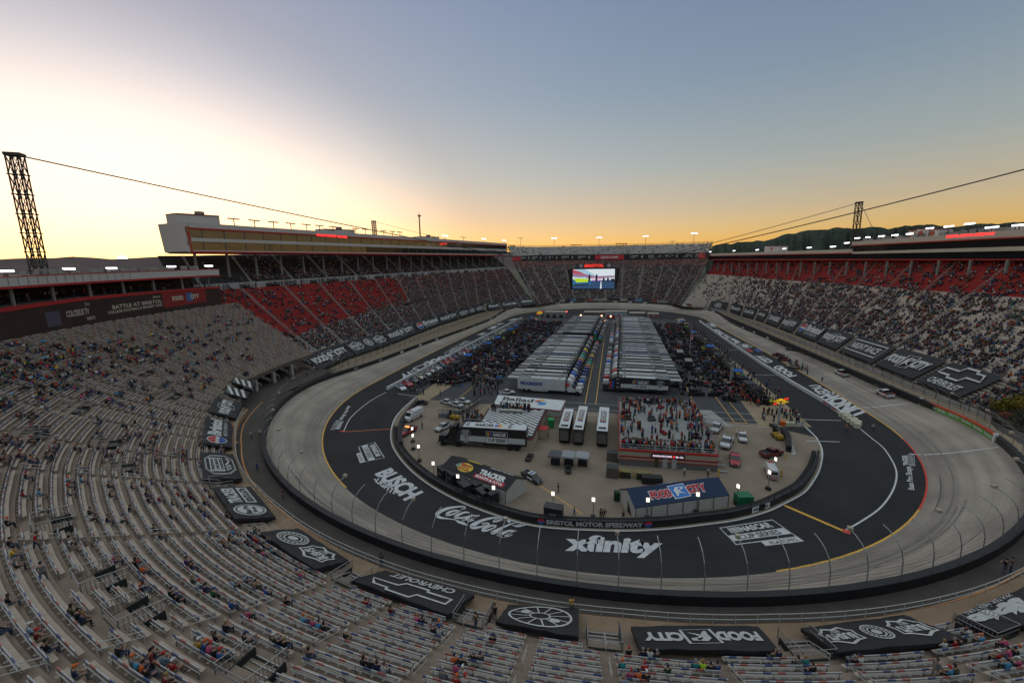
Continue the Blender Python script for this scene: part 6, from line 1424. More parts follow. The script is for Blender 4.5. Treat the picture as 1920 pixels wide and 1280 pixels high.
def tree(P, h, w, cols, label, n=260, trunk=.25, grp=None, name='tree', ls=None):
    t_ = thing(name, label, 'tree' if name == 'tree' else 'shrub', P, 0, grp); mb = MB(); mb.tube([(0, 0, -.2), (w*.02, 0, h*trunk), (0, w*.02, h*.7)], [w*.05, w*.04, w*.015], 6)
    for k in range(4): a = k*1.7; mb.tube([(0, 0, h*(trunk+.05*k)), (w*.28*math.cos(a), w*.28*math.sin(a), h*(trunk+.25+.07*k))], [w*.025, w*.008], 4)
    mb.build('trunk', bark, t_); mb = MB(); ls = ls or w*.09
    lobes = [(rng.uniform(-.28, .28)*w, rng.uniform(-.28, .28)*w, h*rng.uniform(trunk+.18, .82), w*rng.uniform(.18, .3)) for _ in range(9)]
    for k in range(n):
        lx, ly, lz, lr = lobes[k % 9]; v = rng.normal(0, 1, 3); v /= np.linalg.norm(v); P_ = np.array([lx, ly, lz])+v*lr*rng.uniform(.55, 1.05)*(1, 1, .8); c = cols[rng.integers(len(cols))]; mb.col = face_col(c, .35)
        u_ = rng.normal(0, 1, 3); u_ /= np.linalg.norm(u_); w_ = np.cross(u_, v); w_ /= np.linalg.norm(w_)+1e-9; s = ls*rng.uniform(.6, 1.3); mb.add([P_+u_*s, P_+w_*s*.7, P_-u_*s, P_-w_*s*.7], [(0, 1, 2, 3)])
    mb.build('crown', leaf, t_, attr=True); return t_
DKG = [(.02, .03, .014), (.03, .04, .016), (.04, .04, .02)]
for i, (px, py, pb, wpx) in enumerate(((772, 448, 468, 14), (782, 445, 468, 18), (838, 450, 468, 12), (955, 456, 470, 12), (963, 457, 470, 14), (946, 457, 470, 8))):
    P = GD(px, pb, 520); hh = above(P, py)-P[2]; tree(P-np.array([0, 0, 8]), hh+8, wpx*520/800, DKG, f'dark bushy tree beyond the stands on the skyline, {ordinal(i+1)} from the left' if i < 3 else f'small dark tree at the far left corner skyline, {ordinal(i-2)} of three', 160)
# planted corner between near and right stands
mb = MB(); g = [G(x, y, 3.4) for x, y in ((1850, 775), (1893, 742), (2000, 730), (2050, 850), (1930, 812), (1890, 800))]; mb.add([(*p[:2], 3.4) for p in g], [tuple(range(len(g)))[::-1]]); struct('planted_bed', mb, mat('bark_mulch', (.03, .022, .015), .95, noise=.4, scale=.8))
ids = [i for i in range(NO) if 50 < ANG[i] < 92 and OUT[i, 0] > 0 and OUT[i, 1] < -70]; ids.sort(key=lambda i: _s[i])
for nm, d0, d1, zz, m_ in (('corner_road', 3, 24, .02, roadb), ('corner_path', .7, 3.4, .12, tan_c)): mb = MB(); mb.strip([(*(OUT[i]+NRM[i]*d1), ZO[i]+zz) for i in ids], [(*(OUT[i]+NRM[i]*d0), ZO[i]+zz) for i in ids]); struct(nm, mb, m_)
YG = [(.13, .11, .012), (.17, .13, .012), (.09, .085, .012), (.2, .13, .015)]
for i, (px, py, w, c, lab) in enumerate(((1870, 768, 2.6, YG, 'yellow-green rounded shrub nearest the bow tie tarp corner'), (1884, 772, 3.2, YG, 'yellow shrub second from the left in the planted corner'), (1898, 775, 3.6, YG, 'large yellow-green shrub in the middle of the planted corner'), (1908, 768, 3.4, YG, 'yellow shrub at the back right of the planted corner'), (1880, 755, 4, DKG, 'dark green tree behind the yellow shrubs under the stand'), (1903, 752, 4.5, DKG, 'dark tree at the right edge behind the yellow shrubs'), (1894, 787, 1.6, [(.2, .02, .05), (.3, .1, .02), (.05, .06, .02)], 'low bush of red and orange flowers by the road'), (1882, 782, 1.4, [(.3, .05, .1), (.35, .13, .03), (.06, .07, .02)], 'low bush of pink flowers before the yellow shrubs'), (1914, 800, 3, DKG, 'dark low shrub at the right edge above the road'))):
    P = G(px, py, 3.4); tree(P, w*1.0, w*1.25, c, lab, 420, .06, None, 'shrub', w*.055)
# ------------------------------------------------------------------ vehicles
paint_m = mat('car_paint', obj=True, rough=.28, spec=.6, noise=.05, scale=3); glass_m = mat('car_glass', (.012, .014, .018), .08, .7); tyre_m = mat('tyre', (.012, .012, .012), .8); rim_m = mat('rim', (.2, .2, .21), .35, .5, .6); lamp_m = mat('head_lamp', (.5, .5, .48), .2); tail_m = mat('tail_lamp', (.35, .01, .01), .3)
trim_m = mat('dark_trim', (.02, .02, .022), .6); num_m = mat('number_decal', obj=True, rough=.5)
def wheel_part(root, x, y, r, w=.28, name='wheel'):
    mb = MB(); mb.cyl((x-w/2, y, r), r, w, 14, 0, 'x'); o = mb.build(name, tyre_m, root); s = 1 if x > 0 else -1
    mb = MB(); mb.cyl((x+s*w/2-.01, y, r), r*.6, .03*s, 10, 0, 'x'); mb.build('rim', rim_m, o); return o
def body_sections(root, prof, name, m_, half, tuck=.9, smooth=True):
    """side profile (y, z_low, z_high, half-width) lofted along the length"""
    rings = []
    for y, z0, z1, hw in prof:
        zm = z0+(z1-z0)*.55; rings.append([(-hw*.96, y, z0), (hw*.96, y, z0), (hw, y, z0+(z1-z0)*.3), (hw, y, zm), (hw*tuck, y, z1-.03), (hw*tuck*.85, y, z1), (-hw*tuck*.85, y, z1), (-hw*tuck, y, z1-.03), (-hw, y, zm), (-hw, y, z0+(z1-z0)*.3)])
    mb = MB(); mb.loft(rings); return mb.build(name, m_, root)
def make_stock_car():
    r = thing('stock_car', '', 'race car', (0, 0, 0), 0, 'stock cars lined up along pit road')
    body_sections(r, [(-2.25, .22, .88, .86), (-2.1, .15, .95, .93), (-1.3, .14, .97, .96), (-.5, .14, .93, .94), (.6, .14, .92, .94), (1.3, .14, .86, .96), (1.9, .13, .74, .94), (2.25, .12, .6, .84), (2.33, .14, .42, .72)], 'body', paint_m, .95)
    mb = MB(); mb.hexa([(-.78, -1.45, .95), (.78, -1.45, .95), (.78, .85, .9), (-.78, .85, .9), (-.58, -.78, 1.27), (.58, -.78, 1.27), (.58, .18, 1.27), (-.58, .18, 1.27)]); mb.build('glasshouse', glass_m, r)
    mb = MB(); mb.box((0, -.3, 1.285), (1.12, .92, .05)); mb.build('roof', paint_m, r)
    mb = MB(); mb.box((0, -2.18, 1.03), (1.6, .05, .2)); mb.build('spoiler', trim_m, r)
    mb = MB(); mb.box((0, 2.3, .17), (1.6, .22, .06)); mb.build('splitter', trim_m, r)
    for x in (-.55, .55): mb = MB(); mb.box((x, 2.2, .5), (.3, .16, .1)); mb.build('headlight', lamp_m, r)
    for x in (-.86, .86):
        for y in (-1.42, 1.42): wheel_part(r, x, y, .34)
    mb = MB()
    for s in (-1, 1): mb.add([(s*.965, -.45, .3), (s*.965, .25, .3), (s*.95, .25, .8), (s*.95, -.45, .8)], [(0, 1, 2, 3) if s > 0 else (3, 2, 1, 0)])
    mb.add([(-.35, -.6, 1.315), (.35, -.6, 1.315), (.35, .05, 1.315), (-.35, .05, 1.315)], [(0, 1, 2, 3)]); mb.build('number_panel', num_m, r)
    return r
def make_pickup(name='pickup_truck', bed='open', cat='pickup truck'):
    r = thing(name, '', cat)
    body_sections(r, [(-2.8, .45, 1.05, .9), (-2.7, .4, 1.12, .96), (-.6, .38, 1.12, .98), (.9, .38, 1.12, .98), (2.2, .38, 1.05, .96), (2.75, .4, .98, .9), (2.85, .45, .8, .85)], 'body', paint_m, .96)
    mb = MB(); mb.hexa([(-.9, -.75, 1.1), (.9, -.75, 1.1), (.9, 1.45, 1.08), (-.9, 1.45, 1.08), (-.74, -.6, 1.72), (.74, -.6, 1.72), (.74, .7, 1.72), (-.74, .7, 1.72)]); mb.build('cab_windows', glass_m, r)
    mb = MB(); mb.box((0, .05, 1.75), (1.5, 1.34, .07)); mb.build('roof', paint_m, r)
    mb = MB(); mb.box((0, -1.75, 1.08), (1.55, 1.8, .1)); mb.build('truck_bed', trim_m, r)
    for x in (-.9, .9): mb = MB(); mb.box((x, -1.75, 1.2), (.14, 2.0, .2)); mb.build('bed_side', paint_m, r)
    for x in (-.62, .62): mb = MB(); mb.box((x, 2.82, .78), (.36, .1, .18)); mb.build('headlight', lamp_m, r); mb = MB(); mb.box((x*1.3, -2.82, .85), (.14, .06, .3)); mb.build('taillight', tail_m, r)
    mb = MB(); mb.box((0, 2.9, .52), (1.7, .14, .2)); mb.build('bumper', rim_m, r)
    for x in (-.88, .88):
        for y in (-1.75, 1.8): wheel_part(r, x, y, .4)
    return r
def make_van(name='ambulance', cat='ambulance', stripe=True):
    r = thing(name, '', cat)
    rings = [[(-1.0, y, .4), (1.0, y, .4), (1.03, y, 1.3), (.95, y, zt_-.12), (.8, y, zt_), (-.8, y, zt_), (-.95, y, zt_-.12), (-1.03, y, 1.3)] for y, zt_ in ((-2.9, 2.5), (-2.8, 2.6), (1.4, 2.6), (1.75, 2.45), (2.35, 1.45), (2.85, 1.2), (2.95, .9))]
    mb = MB(); mb.loft(rings); mb.build('body', paint_m, r)
    mb = MB(); mb.hexa([(-.86, 2.29, 1.52), (.86, 2.29, 1.52), (.86, 2.31, 1.52), (-.86, 2.31, 1.52), (-.76, 1.8, 2.32), (.76, 1.8, 2.32), (.76, 1.86, 2.34), (-.76, 1.86, 2.34)]); mb.build('windshield', glass_m, r)
    mb = MB(); mb.box((0, -2.91, 1.85), (1.5, .05, .6)); mb.build('rear_window', glass_m, r)
    mb = MB(); mb.box((0, 1.2, 2.68), (1.3, .3, .16)); mb.build('light_bar', mat('red_lens', (.5, .02, .02), .3), r)
    if stripe:
        mb = MB()
        for k in range(7): x = -.98+k*.28; mb.add([(x, -2.93, .5), (x+.14, -2.93, .5), (x+.28, -2.93, 1.2), (x+.14, -2.93, 1.2)], [(0, 1, 2, 3)])
        mb.build('red_chevrons', signr, r)
        mb = MB(); 
        for s in (-1, 1): mb.box((s*1.035, -.6, 1.0), (.03, 4, .14))
        mb.build('side_stripe', signr, r)
    for x in (-.6, .6): mb = MB(); mb.box((x, 2.9, .95), (.3, .1, .2)); mb.build('headlight', lamp_m, r)
    for x in (-.92, .92):
        for y in (-1.8, 1.85): wheel_part(r, x, y, .38)
    return r
ROOFV = [mat('hauler_roof', obj=True, rough=.45, noise=.12, scale=.8)]
hauler_side = mat('hauler_side', obj=True, rough=.35, spec=.5, noise=.12, scale=.6)
def make_hauler():
    """tractor and box trailer, nose toward +X, trailer from x=0 (rear) to 11.6"""
    r = thing('race_hauler', '', 'hauler truck', (0, 0, 0), 0, 'race haulers parked side by side')
    mb = MB(); mb.box((5.8, 0, 2.35), (11.6, 2.3, 2.75)); mb.box((4.2, 0, .8), (6.5, 2.1, .5)); mb.build('trailer_body', hauler_side, r)
    mb = MB(); mb.box((7.0, 0, 3.77), (7.6, 1.6, .07)); mb.build('roof_panel', ROOFV[0], r); mb = MB(); mb.box((1.6, 0, 3.77), (3.0, 1.6, .07)); mb.build('rear_roof_panel', ROOFV[0], r)
    mb = MB(); 
    for x in (2.9, 10.3): mb.box((x, 0, 3.85), (.5, 1.3, .2))
    mb.tube([(.3, -1.05, 4.3), (11.3, -1.05, 4.3)], .04, 4); 
    for x in (.4, 3.2, 6, 8.7, 11.2): mb.tube([(x, -1.05, 3.8), (x, -1.05, 4.3)], .035, 4)
    mb.build('roof_rail', steel, r)
    mb = MB(); mb.box((-1.35, 0, 3.55), (2.6, 2.2, .1)); mb.tube([(-2.5, -.95, 1.2), (-2.5, -.95, 3.5)], .05, 4); mb.tube([(-2.5, .95, 1.2), (-2.5, .95, 3.5)], .05, 4); mb.build('lift_gate', hauler_side, r)
    mb = MB(); mb.hexa([(12.2, -1.1, .8), (14.1, -1.1, .8), (14.1, 1.1, .8), (12.2, 1.1, .8), (12.2, -1.1, 3.55), (13.1, -.95, 2.75), (13.1, .95, 2.75), (12.2, 1.1, 3.55)]); mb.box((14.8, 0, 1.2), (1.6, 1.7, 1.1), top=(.8, .8)); mb.build('cab', paint_m, r)
    n = 8; rings = []
    for k in range(n+1):
        a = k/n*math.pi/2; rings.append([(12.2+1.35*math.sin(a)*.95, y, 2.6+1.15*math.cos(a)) for y in (-1.08, -.6, .6, 1.08)])
    mb = MB(); mb.loft(rings, closed=False, caps=False); mb.add([rings[0][0]]+[q[0] for q in rings[1:]]+[(12.2, -1.08, 2.6)], [tuple(range(n+2))]); mb.add([q[3] for q in rings]+[(12.2, 1.08, 2.6)], [tuple(range(n+2))[::-1]]); mb.build('roof_fairing', paint_m, r)
    mb = MB(); mb.hexa([(13.3, -.95, 2.0), (14.12, -1.0, 1.7), (14.12, 1.0, 1.7), (13.3, .95, 2.0), (13.05, -.93, 2.8), (13.3, -.93, 2.75), (13.3, .93, 2.75), (13.05, .93, 2.8)]); mb.build('windshield', glass_m, r)
    for s in (-1, 1): mb = MB(); mb.box((13.5, s*1.28, 2.3), (.15, .12, .6)); mb.build('mirror', trim_m, r)
    mb = MB(); mb.box((15.55, 0, .65), (.25, 2.0, .35)); mb.box((12.6, 0, .8), (3.4, 1.9, .35)); mb.build('bumper_and_frame', rim_m, r)
    for x in (1.6, 2.8, 11.9, 14.6):
        for y in (-.95, .95):
            mb = MB(); mb.cyl((x, y-.16, .5), .5, .32, 12, 0, 'y'); mb.build('wheel', tyre_m, r)
    return r
def make_pit_box():
    """tall black pit cart with seats on top, canopy roof, drawers and tyre rows"""
    r = thing('pit_box', '', 'pit cart', (0, 0, 0), 0, 'pit carts along pit road')
    mb = MB(); mb.box((0, 0, .75), (2.6, 1.5, 1.3)); mb.build('tool_chest', mat('cart_black', obj=True, rough=.4, noise=.15, scale=1), r)
    mb = MB(); mb.box((0, -.1, 1.95), (2.5, 1.3, .12)); mb.box((0, -.6, 2.4), (2.3, .1, .8)); mb.build('upper_deck', trim_m, r)
    for x in (-1.25, 1.25):
        for y in (-.9, .9): mb = MB(); mb.tube([(x, y, 1.4), (x, y, 3.5)], .04, 4); mb.build('post', steel, r)
    mb = MB(); mb.add([(-1.7, -1.25, 3.45), (1.7, -1.25, 3.45), (1.7, 1.25, 3.45), (-1.7, 1.25, 3.45), (-.5, 0, 3.85), (.5, 0, 3.85), (-1.7, -1.25, 3.3), (1.7, -1.25, 3.3), (1.7, 1.25, 3.3), (-1.7, 1.25, 3.3)], [(0, 1, 5, 4), (1, 2, 5), (2, 3, 4, 5), (3, 0, 4), (6, 7, 1, 0), (7, 8, 2, 1), (8, 9, 3, 2), (9, 6, 0, 3)]); mb.build('canopy', mat('canopy_cloth', obj=True, rough=.8), r)
    for x in (-.8, .8): mb = MB(); mb.box((x, .77, .75), (.7, .04, .9)); mb.build('drawer_front', mat('drawer_grey', (.12, .12, .12), .5), r)
    mb = MB()
    for k in range(4): mb.cyl((2.0, -.6+.34*k, .35), .35, .28, 10, 0, 'y')
    mb.build('tyre_row', tyre_m, r); return r
def make_light_tower():
    r = thing('light_panel', '', 'work light', (0, 0, 0), 0, 'upright work lights round the infield wall')
    mb = MB(); mb.tube([(0, 0, 0), (0, 0, 2.6)], .06, 5); mb.build('pole', steel, r)
    mb = MB(); mb.box((0, 0, .25), (.7, .5, .5)); mb.build('base_box', trim_m, r)
    mb = MB(); mb.box((0, 0, 3.1), (.56, .18, .72)); mb.build('housing', mat('housing_brown', (.16, .11, .07), .6), r)
    mb = MB(); mb.box((0, -.11, 3.1), (.46, .05, .62)); mb.build('lit_panel', mat('lit_panel', (.8, .78, .7), .4, emit=(1, .93, .8), es=.2), r); return r
car0, pick0, van0, haul0, pit0, lt0 = make_stock_car(), make_pickup(), make_van(), make_hauler(), make_pit_box(), make_light_tower()
used = set()
def spawn(proto, P, rz, label, colors=None, scale=None):
    o = proto if proto.name not in used else copy_tree(proto); used.add(proto.name); place(o, P, rz, label, scale)
    if colors: paint(o, colors)
    return o

# ------------------------------------------------------------------ stock cars along the left pit wall
CARC = [('white and blue', (.5, .5, .52), (.03, .08, .3)), ('bright red', (.5, .02, .02), (.5, .5, .5)), ('dark grey and white', (.1, .11, .12), (.5, .5, .5)), ('white and neon', (.5, .52, .45), (.4, .55, .05)), ('white and green', (.5, .5, .5), (.05, .25, .08)), ('pale with red', (.48, .47, .46), (.45, .03, .03)), ('white and red', (.52, .5, .5), (.45, .03, .03)), ('navy', (.02, .035, .1), (.5, .5, .5)), ('white', (.52, .52, .52), (.05, .05, .05)), ('black', (.015, .015, .017), (.5, .5, .5)), ('red and white', (.42, .03, .03), (.5, .5, .5)), ('blue', (.03, .1, .35), (.5, .5, .1)), ('purple', (.09, .03, .2), (.5, .5, .5)), ('sky blue', (.1, .35, .45), (.5, .5, .5)), ('yellow', (.5, .4, .03), (.02, .02, .02)), ('lime green', (.25, .45, .04), (.02, .02, .02))]
seqc = [0, 1, 2, 3, 5, 6, 8, 7, 1, 10, 12, 9, 8, 10, 6, 13, 8, 2, 11, 4, 8, 6, 9, 7, 8, 15, 3, 8, 12, 7, 8, 9, 11, 6, 7, 11, 2, 14, 8]
Ya = np.linspace(-84.5, 70, 39)
for i, (y, ci) in enumerate(zip(Ya, seqc)):
    nm, c, d = CARC[ci]; x = -53.6+.012*(y+84)+rng.uniform(-.15, .15)
    spawn(car0, (x, y, .012), R_(-128)+rng.uniform(-.04, .04), f'{nm} stock car, {ordinal(i+1)} from the near end of the pit lane line', {'body': c, 'roof': c, 'number_panel': d}, 1.0)
for y in np.arange(-84, 72, 1.6):
    for q in range(2): crowd.add((-50.3+rng.uniform(-1, 2.2), y+rng.uniform(-1, 1), .01), rng.uniform(0, 6), False)
# pit walls
pw = mat('pit_wall_white', (.5, .5, .5), .6, noise=.12, scale=.5)
def pitwall(P, label, th=.5, h=.95, signs=()):
    g = thing('pit_wall', label, 'wall', P[len(P)//2]); mb = MB(); A_ = [np.array(p) for p in P]
    for a, b in zip(A_[:-1], A_[1:]):
        d = (b-a)[:2]; d /= np.linalg.norm(d); n_ = np.array([d[1], -d[0], 0])*th/2; mb.hexa([a-n_, b-n_, b+n_, a+n_, a-n_+(0, 0, h), b-n_+(0, 0, h), b+n_+(0, 0, h), a+n_+(0, 0, h)])
    mb.build('wall', pw, g, shift=g.location); return g
LW = [G(x, y) for x, y in ((726, 731), (778, 703), (831, 674.5), (888, 643), (960, 606), (978, 597))]; RW = [G(x, y) for x, y in ((1311, 603), (1367, 642.5), (1426, 682.5), (1484, 719.5), (1545, 755.5), (1577, 778))]
pitwall(LW, 'long white pit wall along the left straight beside the lined up cars'); gR = pitwall(RW, 'long white pit wall along the right straight with red lettered end')
d = (RW[-1]-RW[-2]); d = d/np.linalg.norm(d); n_ = np.array([d[1], -d[0], 0]); n_ = n_ if n_[0] < 0 else -n_
e0, e1 = RW[-1]-d*8.5+n_*.29, RW[-1]-d*1.5+n_*.29; q = [e0+(0, 0, .15), e1+(0, 0, .15), e1+(0, 0, .85), e0+(0, 0, .85)]; mb = MB(); text(mb, 'FOOD', q, (0, 0, .4, 1), bold=.06); text(mb, 'CITY', q, (.6, 0, 1, 1), bold=.06); mb.build('lettering', signr, gR, shift=gR.location); mb = MB(); V, F = rect(.44, -.1, .56, 1.1); put(mb, V, F, q, (0, 0, 1, 1), n_*.01); mb.build('blue_panel', mat('banner_blue'), gR, shift=gR.location)
for i in range(9):                                         # cream water barrels at the end of the right pit wall
    P = G(1578+i*3.6+(i % 2)*6, 779+i*2.6+(1-i % 2)*1.5); g = thing('crash_barrel', f'cream crash barrel at the right pit wall end, {ordinal(i+1)} from the wall', 'crash barrel', P, 0, 'cream crash barrels'); mb = MB(); mb.cyl((0, 0, 0), .62, 1.0, 14, 0, 'z', .56); mb.build('drum', mat('cream_plastic', (.5, .48, .36), .5), g); mb = MB(); mb.cyl((0, 0, 1.0), .6, .1, 14, 0, 'z', .5); mb.build('lid', mat('cream_plastic'), g)
for px, py, c, lab, pose in ((1586, 806, T_, 'tan-shirted man standing by the cream crash barrels', 0), (1592, 805, B, 'man in black standing by the cream crash barrels', 3), (1637, 805, W_, 'person in white suit standing on the black apron', 2), (1541, 713, B, 'lone person in black standing at the edge of the pale banking', 0), (1505, 692, N_, 'person in navy in a group of three on the right track', 1), (1512, 695, B, 'person in black in a group of three on the right track', 0), (1497, 690, BL, 'person in blue on the right track near parked trucks', 0), (1598, 786, BL, 'person in blue standing inside the large white ground letters', 0)):
    P = track_pt(px, py+3)[0]; person(P, rng.uniform(0, 6), c, pose, lab, None, False)
# vehicles on the right track
def on(px, py): P = track_pt(px, py)[0]; return P+np.array([0, 0, .03])
def bankit(o, px, py, yaw=0.):
    P, j, v = track_pt(px, py); t_ = OUT[(j+1) % NO]-OUT[j-1]; f = np.array([*t_, 0])/np.linalg.norm(t_); w = np.array([*(OUT[j]-INN[j]), ZO[j]]); n_ = np.cross(w, f); n_ = n_/np.linalg.norm(n_); n_ = n_ if n_[2] > 0 else -n_
    f = f*math.cos(yaw)+np.cross(n_, f)*math.sin(yaw); r_ = np.cross(f, n_); m_ = Matrix.Identity(3)
    for i in range(3): m_[i][0], m_[i][1], m_[i][2] = r_[i], f[i], n_[i]
    o.rotation_euler = m_.to_euler(); o.location = tuple(P+n_*.03)
for i, (px, py, lab, c) in enumerate(((1660, 742, 'white and red safety pickup on the right track, nearer of two', (.5, .5, .5)), (1579, 703, 'white safety pickup on the right track, farther of two', (.5, .5, .5)))):
    o = spawn(pick0, on(px, py), R_(28), lab, {'body': c, 'roof': c, 'bed_side': (.45, .04, .03)}, .95); o['group'] = 'safety pickups on track'; bankit(o, px, py)
for i, (px, py, c, nm) in enumerate(((1470, 676, (.2, .03, .03), 'dark red'), (1488, 690, (.3, .25, .2), 'tan'), (1459, 668, (.1, .02, .02), 'maroon'), (1484, 657, (.02, .02, .02), 'black'))):
    spawn(pick0, on(px, py), R_(40), f'{nm} pickup stopped on the right straight among people', {'body': c, 'roof': c, 'bed_side': c}, .75)
for _ in range(30): x = rng.uniform(1455, 1520); crowd.add(on(x, 668+(x-1455)*.5+rng.uniform(-5, 5)), rng.uniform(0, 6), False)

# ------------------------------------------------------------------ haulers
HC = {'white': (.5, .5, .5), 'black': (.014, .014, .016), 'silver': (.28, .28, .29), 'red': (.4, .02, .02), 'blue': (.02, .1, .4), 'navy': (.015, .03, .12), 'yellow': (.55, .38, .02), 'green': (.02, .16, .07), 'teal': (.04, .26, .25), 'orange': (.45, .2, .07), 'purple': (.06, .03, .16), 'grey': (.12, .12, .125)}
def row_haulers(cabs, x_rear, y0, y1, flip, where, roofs, slant=0.):
    n = len(cabs)
    for i, c in enumerate(cabs):
        y = y0+(y1-y0)*i/(n-1); x = x_rear+slant*(y-y0)
        rf = roofs[i % len(roofs)]; side = tuple(x*.35 for x in HC[c]) if rng.random() < .5 else HC['black']  # sides darkened: shade between the parked trailers is put into their colour
        spawn(haul0, (x, y, .008), math.pi if flip else 0, f'hauler with {c} cab, {ordinal(i+1)} from the near end of {where}', {'cab': HC[c], 'roof_fairing': HC[c], 'roof_panel': rf, 'rear_roof_panel': tuple(x*(.3, .6, 1)[i % 3] for x in rf), 'trailer_body': side, 'lift_gate': tuple(x*.5 for x in rf)}, 1.17)
RFS = [(.52, .53, .55), (.34, .34, .35), (.52, .52, .54), (.1, .1, .1), (.5, .51, .53), (.22, .21, .19), (.54, .54, .55), (.4, .4, .41), (.06, .07, .12)]
yA0, yA1 = G(1040, 740)[1]+1.5, G(1040, 655)[1]+6
HX = G(968, 735)[0]
row_haulers(['white', 'white', 'blue', 'silver', 'navy', 'navy', 'purple', 'orange', 'teal', 'green', 'purple', 'yellow', 'black', 'silver', 'black', 'silver', 'black', 'silver', 'red'], HX+.4, -79.0, -9, False, 'the left near row', RFS, .02)
row_haulers(['green', 'blue', 'black', 'silver', 'black', 'white', 'black', 'silver', 'black', 'white', 'silver', 'black', 'silver', 'black', 'white'], HX+2.6, 1, 62, False, 'the left far row', RFS[1:]+[(.1, .1, .1)], .02)
xr = G(1256, 737)[0]
row_haulers(['black', 'white', 'red', 'white', 'white', 'silver', 'white', 'blue', 'white', 'red', 'silver', 'white', 'black', 'silver', 'black', 'black', 'silver', 'white', 'white', 'blue', 'white', 'red', 'white', 'black', 'silver', 'black', 'silver', 'black', 'silver', 'black', 'black', 'white', 'black', 'silver'], xr-.3, -73.6, 62, True, 'the right row', RFS+[(.5, .5, .53)], .004)
def local_print(root, fn, m_, name='side_print'):
    mb = MB(); fn(mb); return mb.build(name, m_, root)
hl = [o for o in COL.objects if o.name.startswith('race_hauler') and 'label' in o]
A1 = [o for o in hl if 'first from the near end of the left near' in o['label']][0]; A1['label'] = 'white hauler lettered with an insurance name at the front of the left row'; paint(A1, {'trailer_body': HC['white'], 'roof_panel': (.45, .46, .47)})
local_print(A1, lambda mb: (text(mb, 'PROGRESSIVE', [(.6, -1.17, 1.9), (6.2, -1.17, 1.9), (6.2, -1.17, 2.8), (.6, -1.17, 2.8)], bold=.05, shear=.25)), mat('navy_letter', (.02, .05, .25), .5))
local_print(A1, lambda mb: text(mb, 'TOYOTA', [(11.75, -1.2, 1.2), (14, -1.2, 1.2), (14, -1.2, 1.7), (11.75, -1.2, 1.7)]), signw, 'maker_letters'); local_print(A1, lambda mb: mb.box((12.2, -1.14, 2.6), (.8, .06, .7)), signr, 'red_badge')
B1 = [o for o in hl if 'first from the near end of the right row' in o['label']][0]; B1['label'] = 'black and white series hauler at the front of the right row'; paint(B1, {'trailer_body': (.02, .02, .022), 'cab': (.02, .02, .025), 'roof_fairing': (.02, .02, .025), 'roof_panel': (.46, .47, .47)})
B2 = [o for o in hl if 'second from the near end of the right row' in o['label']][0]; B2['label'] = 'white hauler with a dark slanted number panel, second in the right row'; paint(B2, {'trailer_body': (.42, .43, .42), 'cab': (.5, .5, .5), 'roof_fairing': (.5, .5, .5)})
def nascar_panel(root, y, at, mirror=1, band=(.4, 11.2)):
    s = 1 if y > 0 else -1; off_ = lambda k: y+s*.02*k
    def Q(a, b, z0, z1, k): 
        a, b = (b, a) if s > 0 else (a, b); return [(a, off_(k), z0), (b, off_(k), z0), (b, off_(k), z1), (a, off_(k), z1)]
    m1 = MB(); V, F = rect(0, 0, 1, 1); put(m1, V, F, Q(*band, 1.25, 2.25, 1)); m1.build('white_band', mat('hauler_white', (.46, .46, .45), .4), root)
    m2 = MB(); put(m2, V, F, Q(at-1.9, at+1.9, 1.15, 3.3, 2)); m2.build('sign_panel', trim_m, root)
    m3 = MB(); q = Q(at-1.9, at+1.9, 1.15, 3.3, 3); Vo, Fo = outline([(0.02, .03), (.98, .03), (.98, .97), (.02, .97)], (.012, .02)); put(m3, Vo, Fo, q); text(m3, 'NASCAR', q, (.34, .6, .92, .88), bold=.05); put(m3, V, F, q, (.04, .06, .96, .5)); m3.build('sign_print', signw, root)
    m4 = MB(); text(m4, 'CUP SERIES', Q(at-1.9, at+1.9, 1.15, 3.3, 4), (.1, .14, .9, .42), bold=.03); m4.build('sign_letters', trim_m, root)
    for k, c in enumerate((mat('bar_yellow', (.55, .38, .03)), mat('bar_red', (.5, .03, .03)), mat('bar_blue', (.03, .13, .45)))):
        m5 = MB(); put(m5, V, F, Q(at-1.9, at+1.9, 1.15, 3.3, 4), (.08+.075*k, .6, .14+.075*k, .88)); m5.build('colour_bar', c, root)
    return Q
Q = nascar_panel(B1, 1.17, 6.6)
def trophy(root, x, y, z0):
    mb = MB(); mb.loft([[(x+r*math.cos(t), y+.12*r*math.sin(t), z0+h) for t in np.linspace(0, 2*np.pi, 10, endpoint=False)] for h, r in ((0, .4), (.15, .38), (.3, .12), (.9, .12), (1.2, .4), (1.9, .62), (2.3, .7))]); 
    for s in (-1, 1): mb.tube([(x+s*.6, y, z0+2.2), (x+s*.95, y, z0+1.9), (x+s*.7, y, z0+1.4), (x+s*.4, y, z0+1.2)], .07, 5)
    mb.build('trophy_picture', mat('trophy_silver', (.4, .4, .41), .3, .5, .6), root)
trophy(B1, 2.2, 1.27, 1.1)
local_print(B1, lambda mb: [mb.add([(13.9-.5*k, 1.3, 1.0), (13.5-.5*k, 1.3, 1.0), (13.2-.5*k, 1.3, 2.8), (13.6-.5*k, 1.3, 2.8)], [(0, 1, 2, 3)]) for k in (0,)], mat('bar_red'), 'red_flash'); local_print(B1, lambda mb: mb.add([(13.4, 1.3, 1.0), (13.0, 1.3, 1.0), (12.7, 1.3, 2.8), (13.1, 1.3, 2.8)], [(0, 1, 2, 3)]), mat('bar_blue'), 'blue_flash')
local_print(B2, lambda mb: mb.add([(11.0, 1.18, 1.2), (8.2, 1.18, 1.2), (7.2, 1.18, 3.4), (10.6, 1.18, 3.4)], [(0, 1, 2, 3)]), mat('navy_panel', (.015, .02, .05), .5), 'dark_panel')
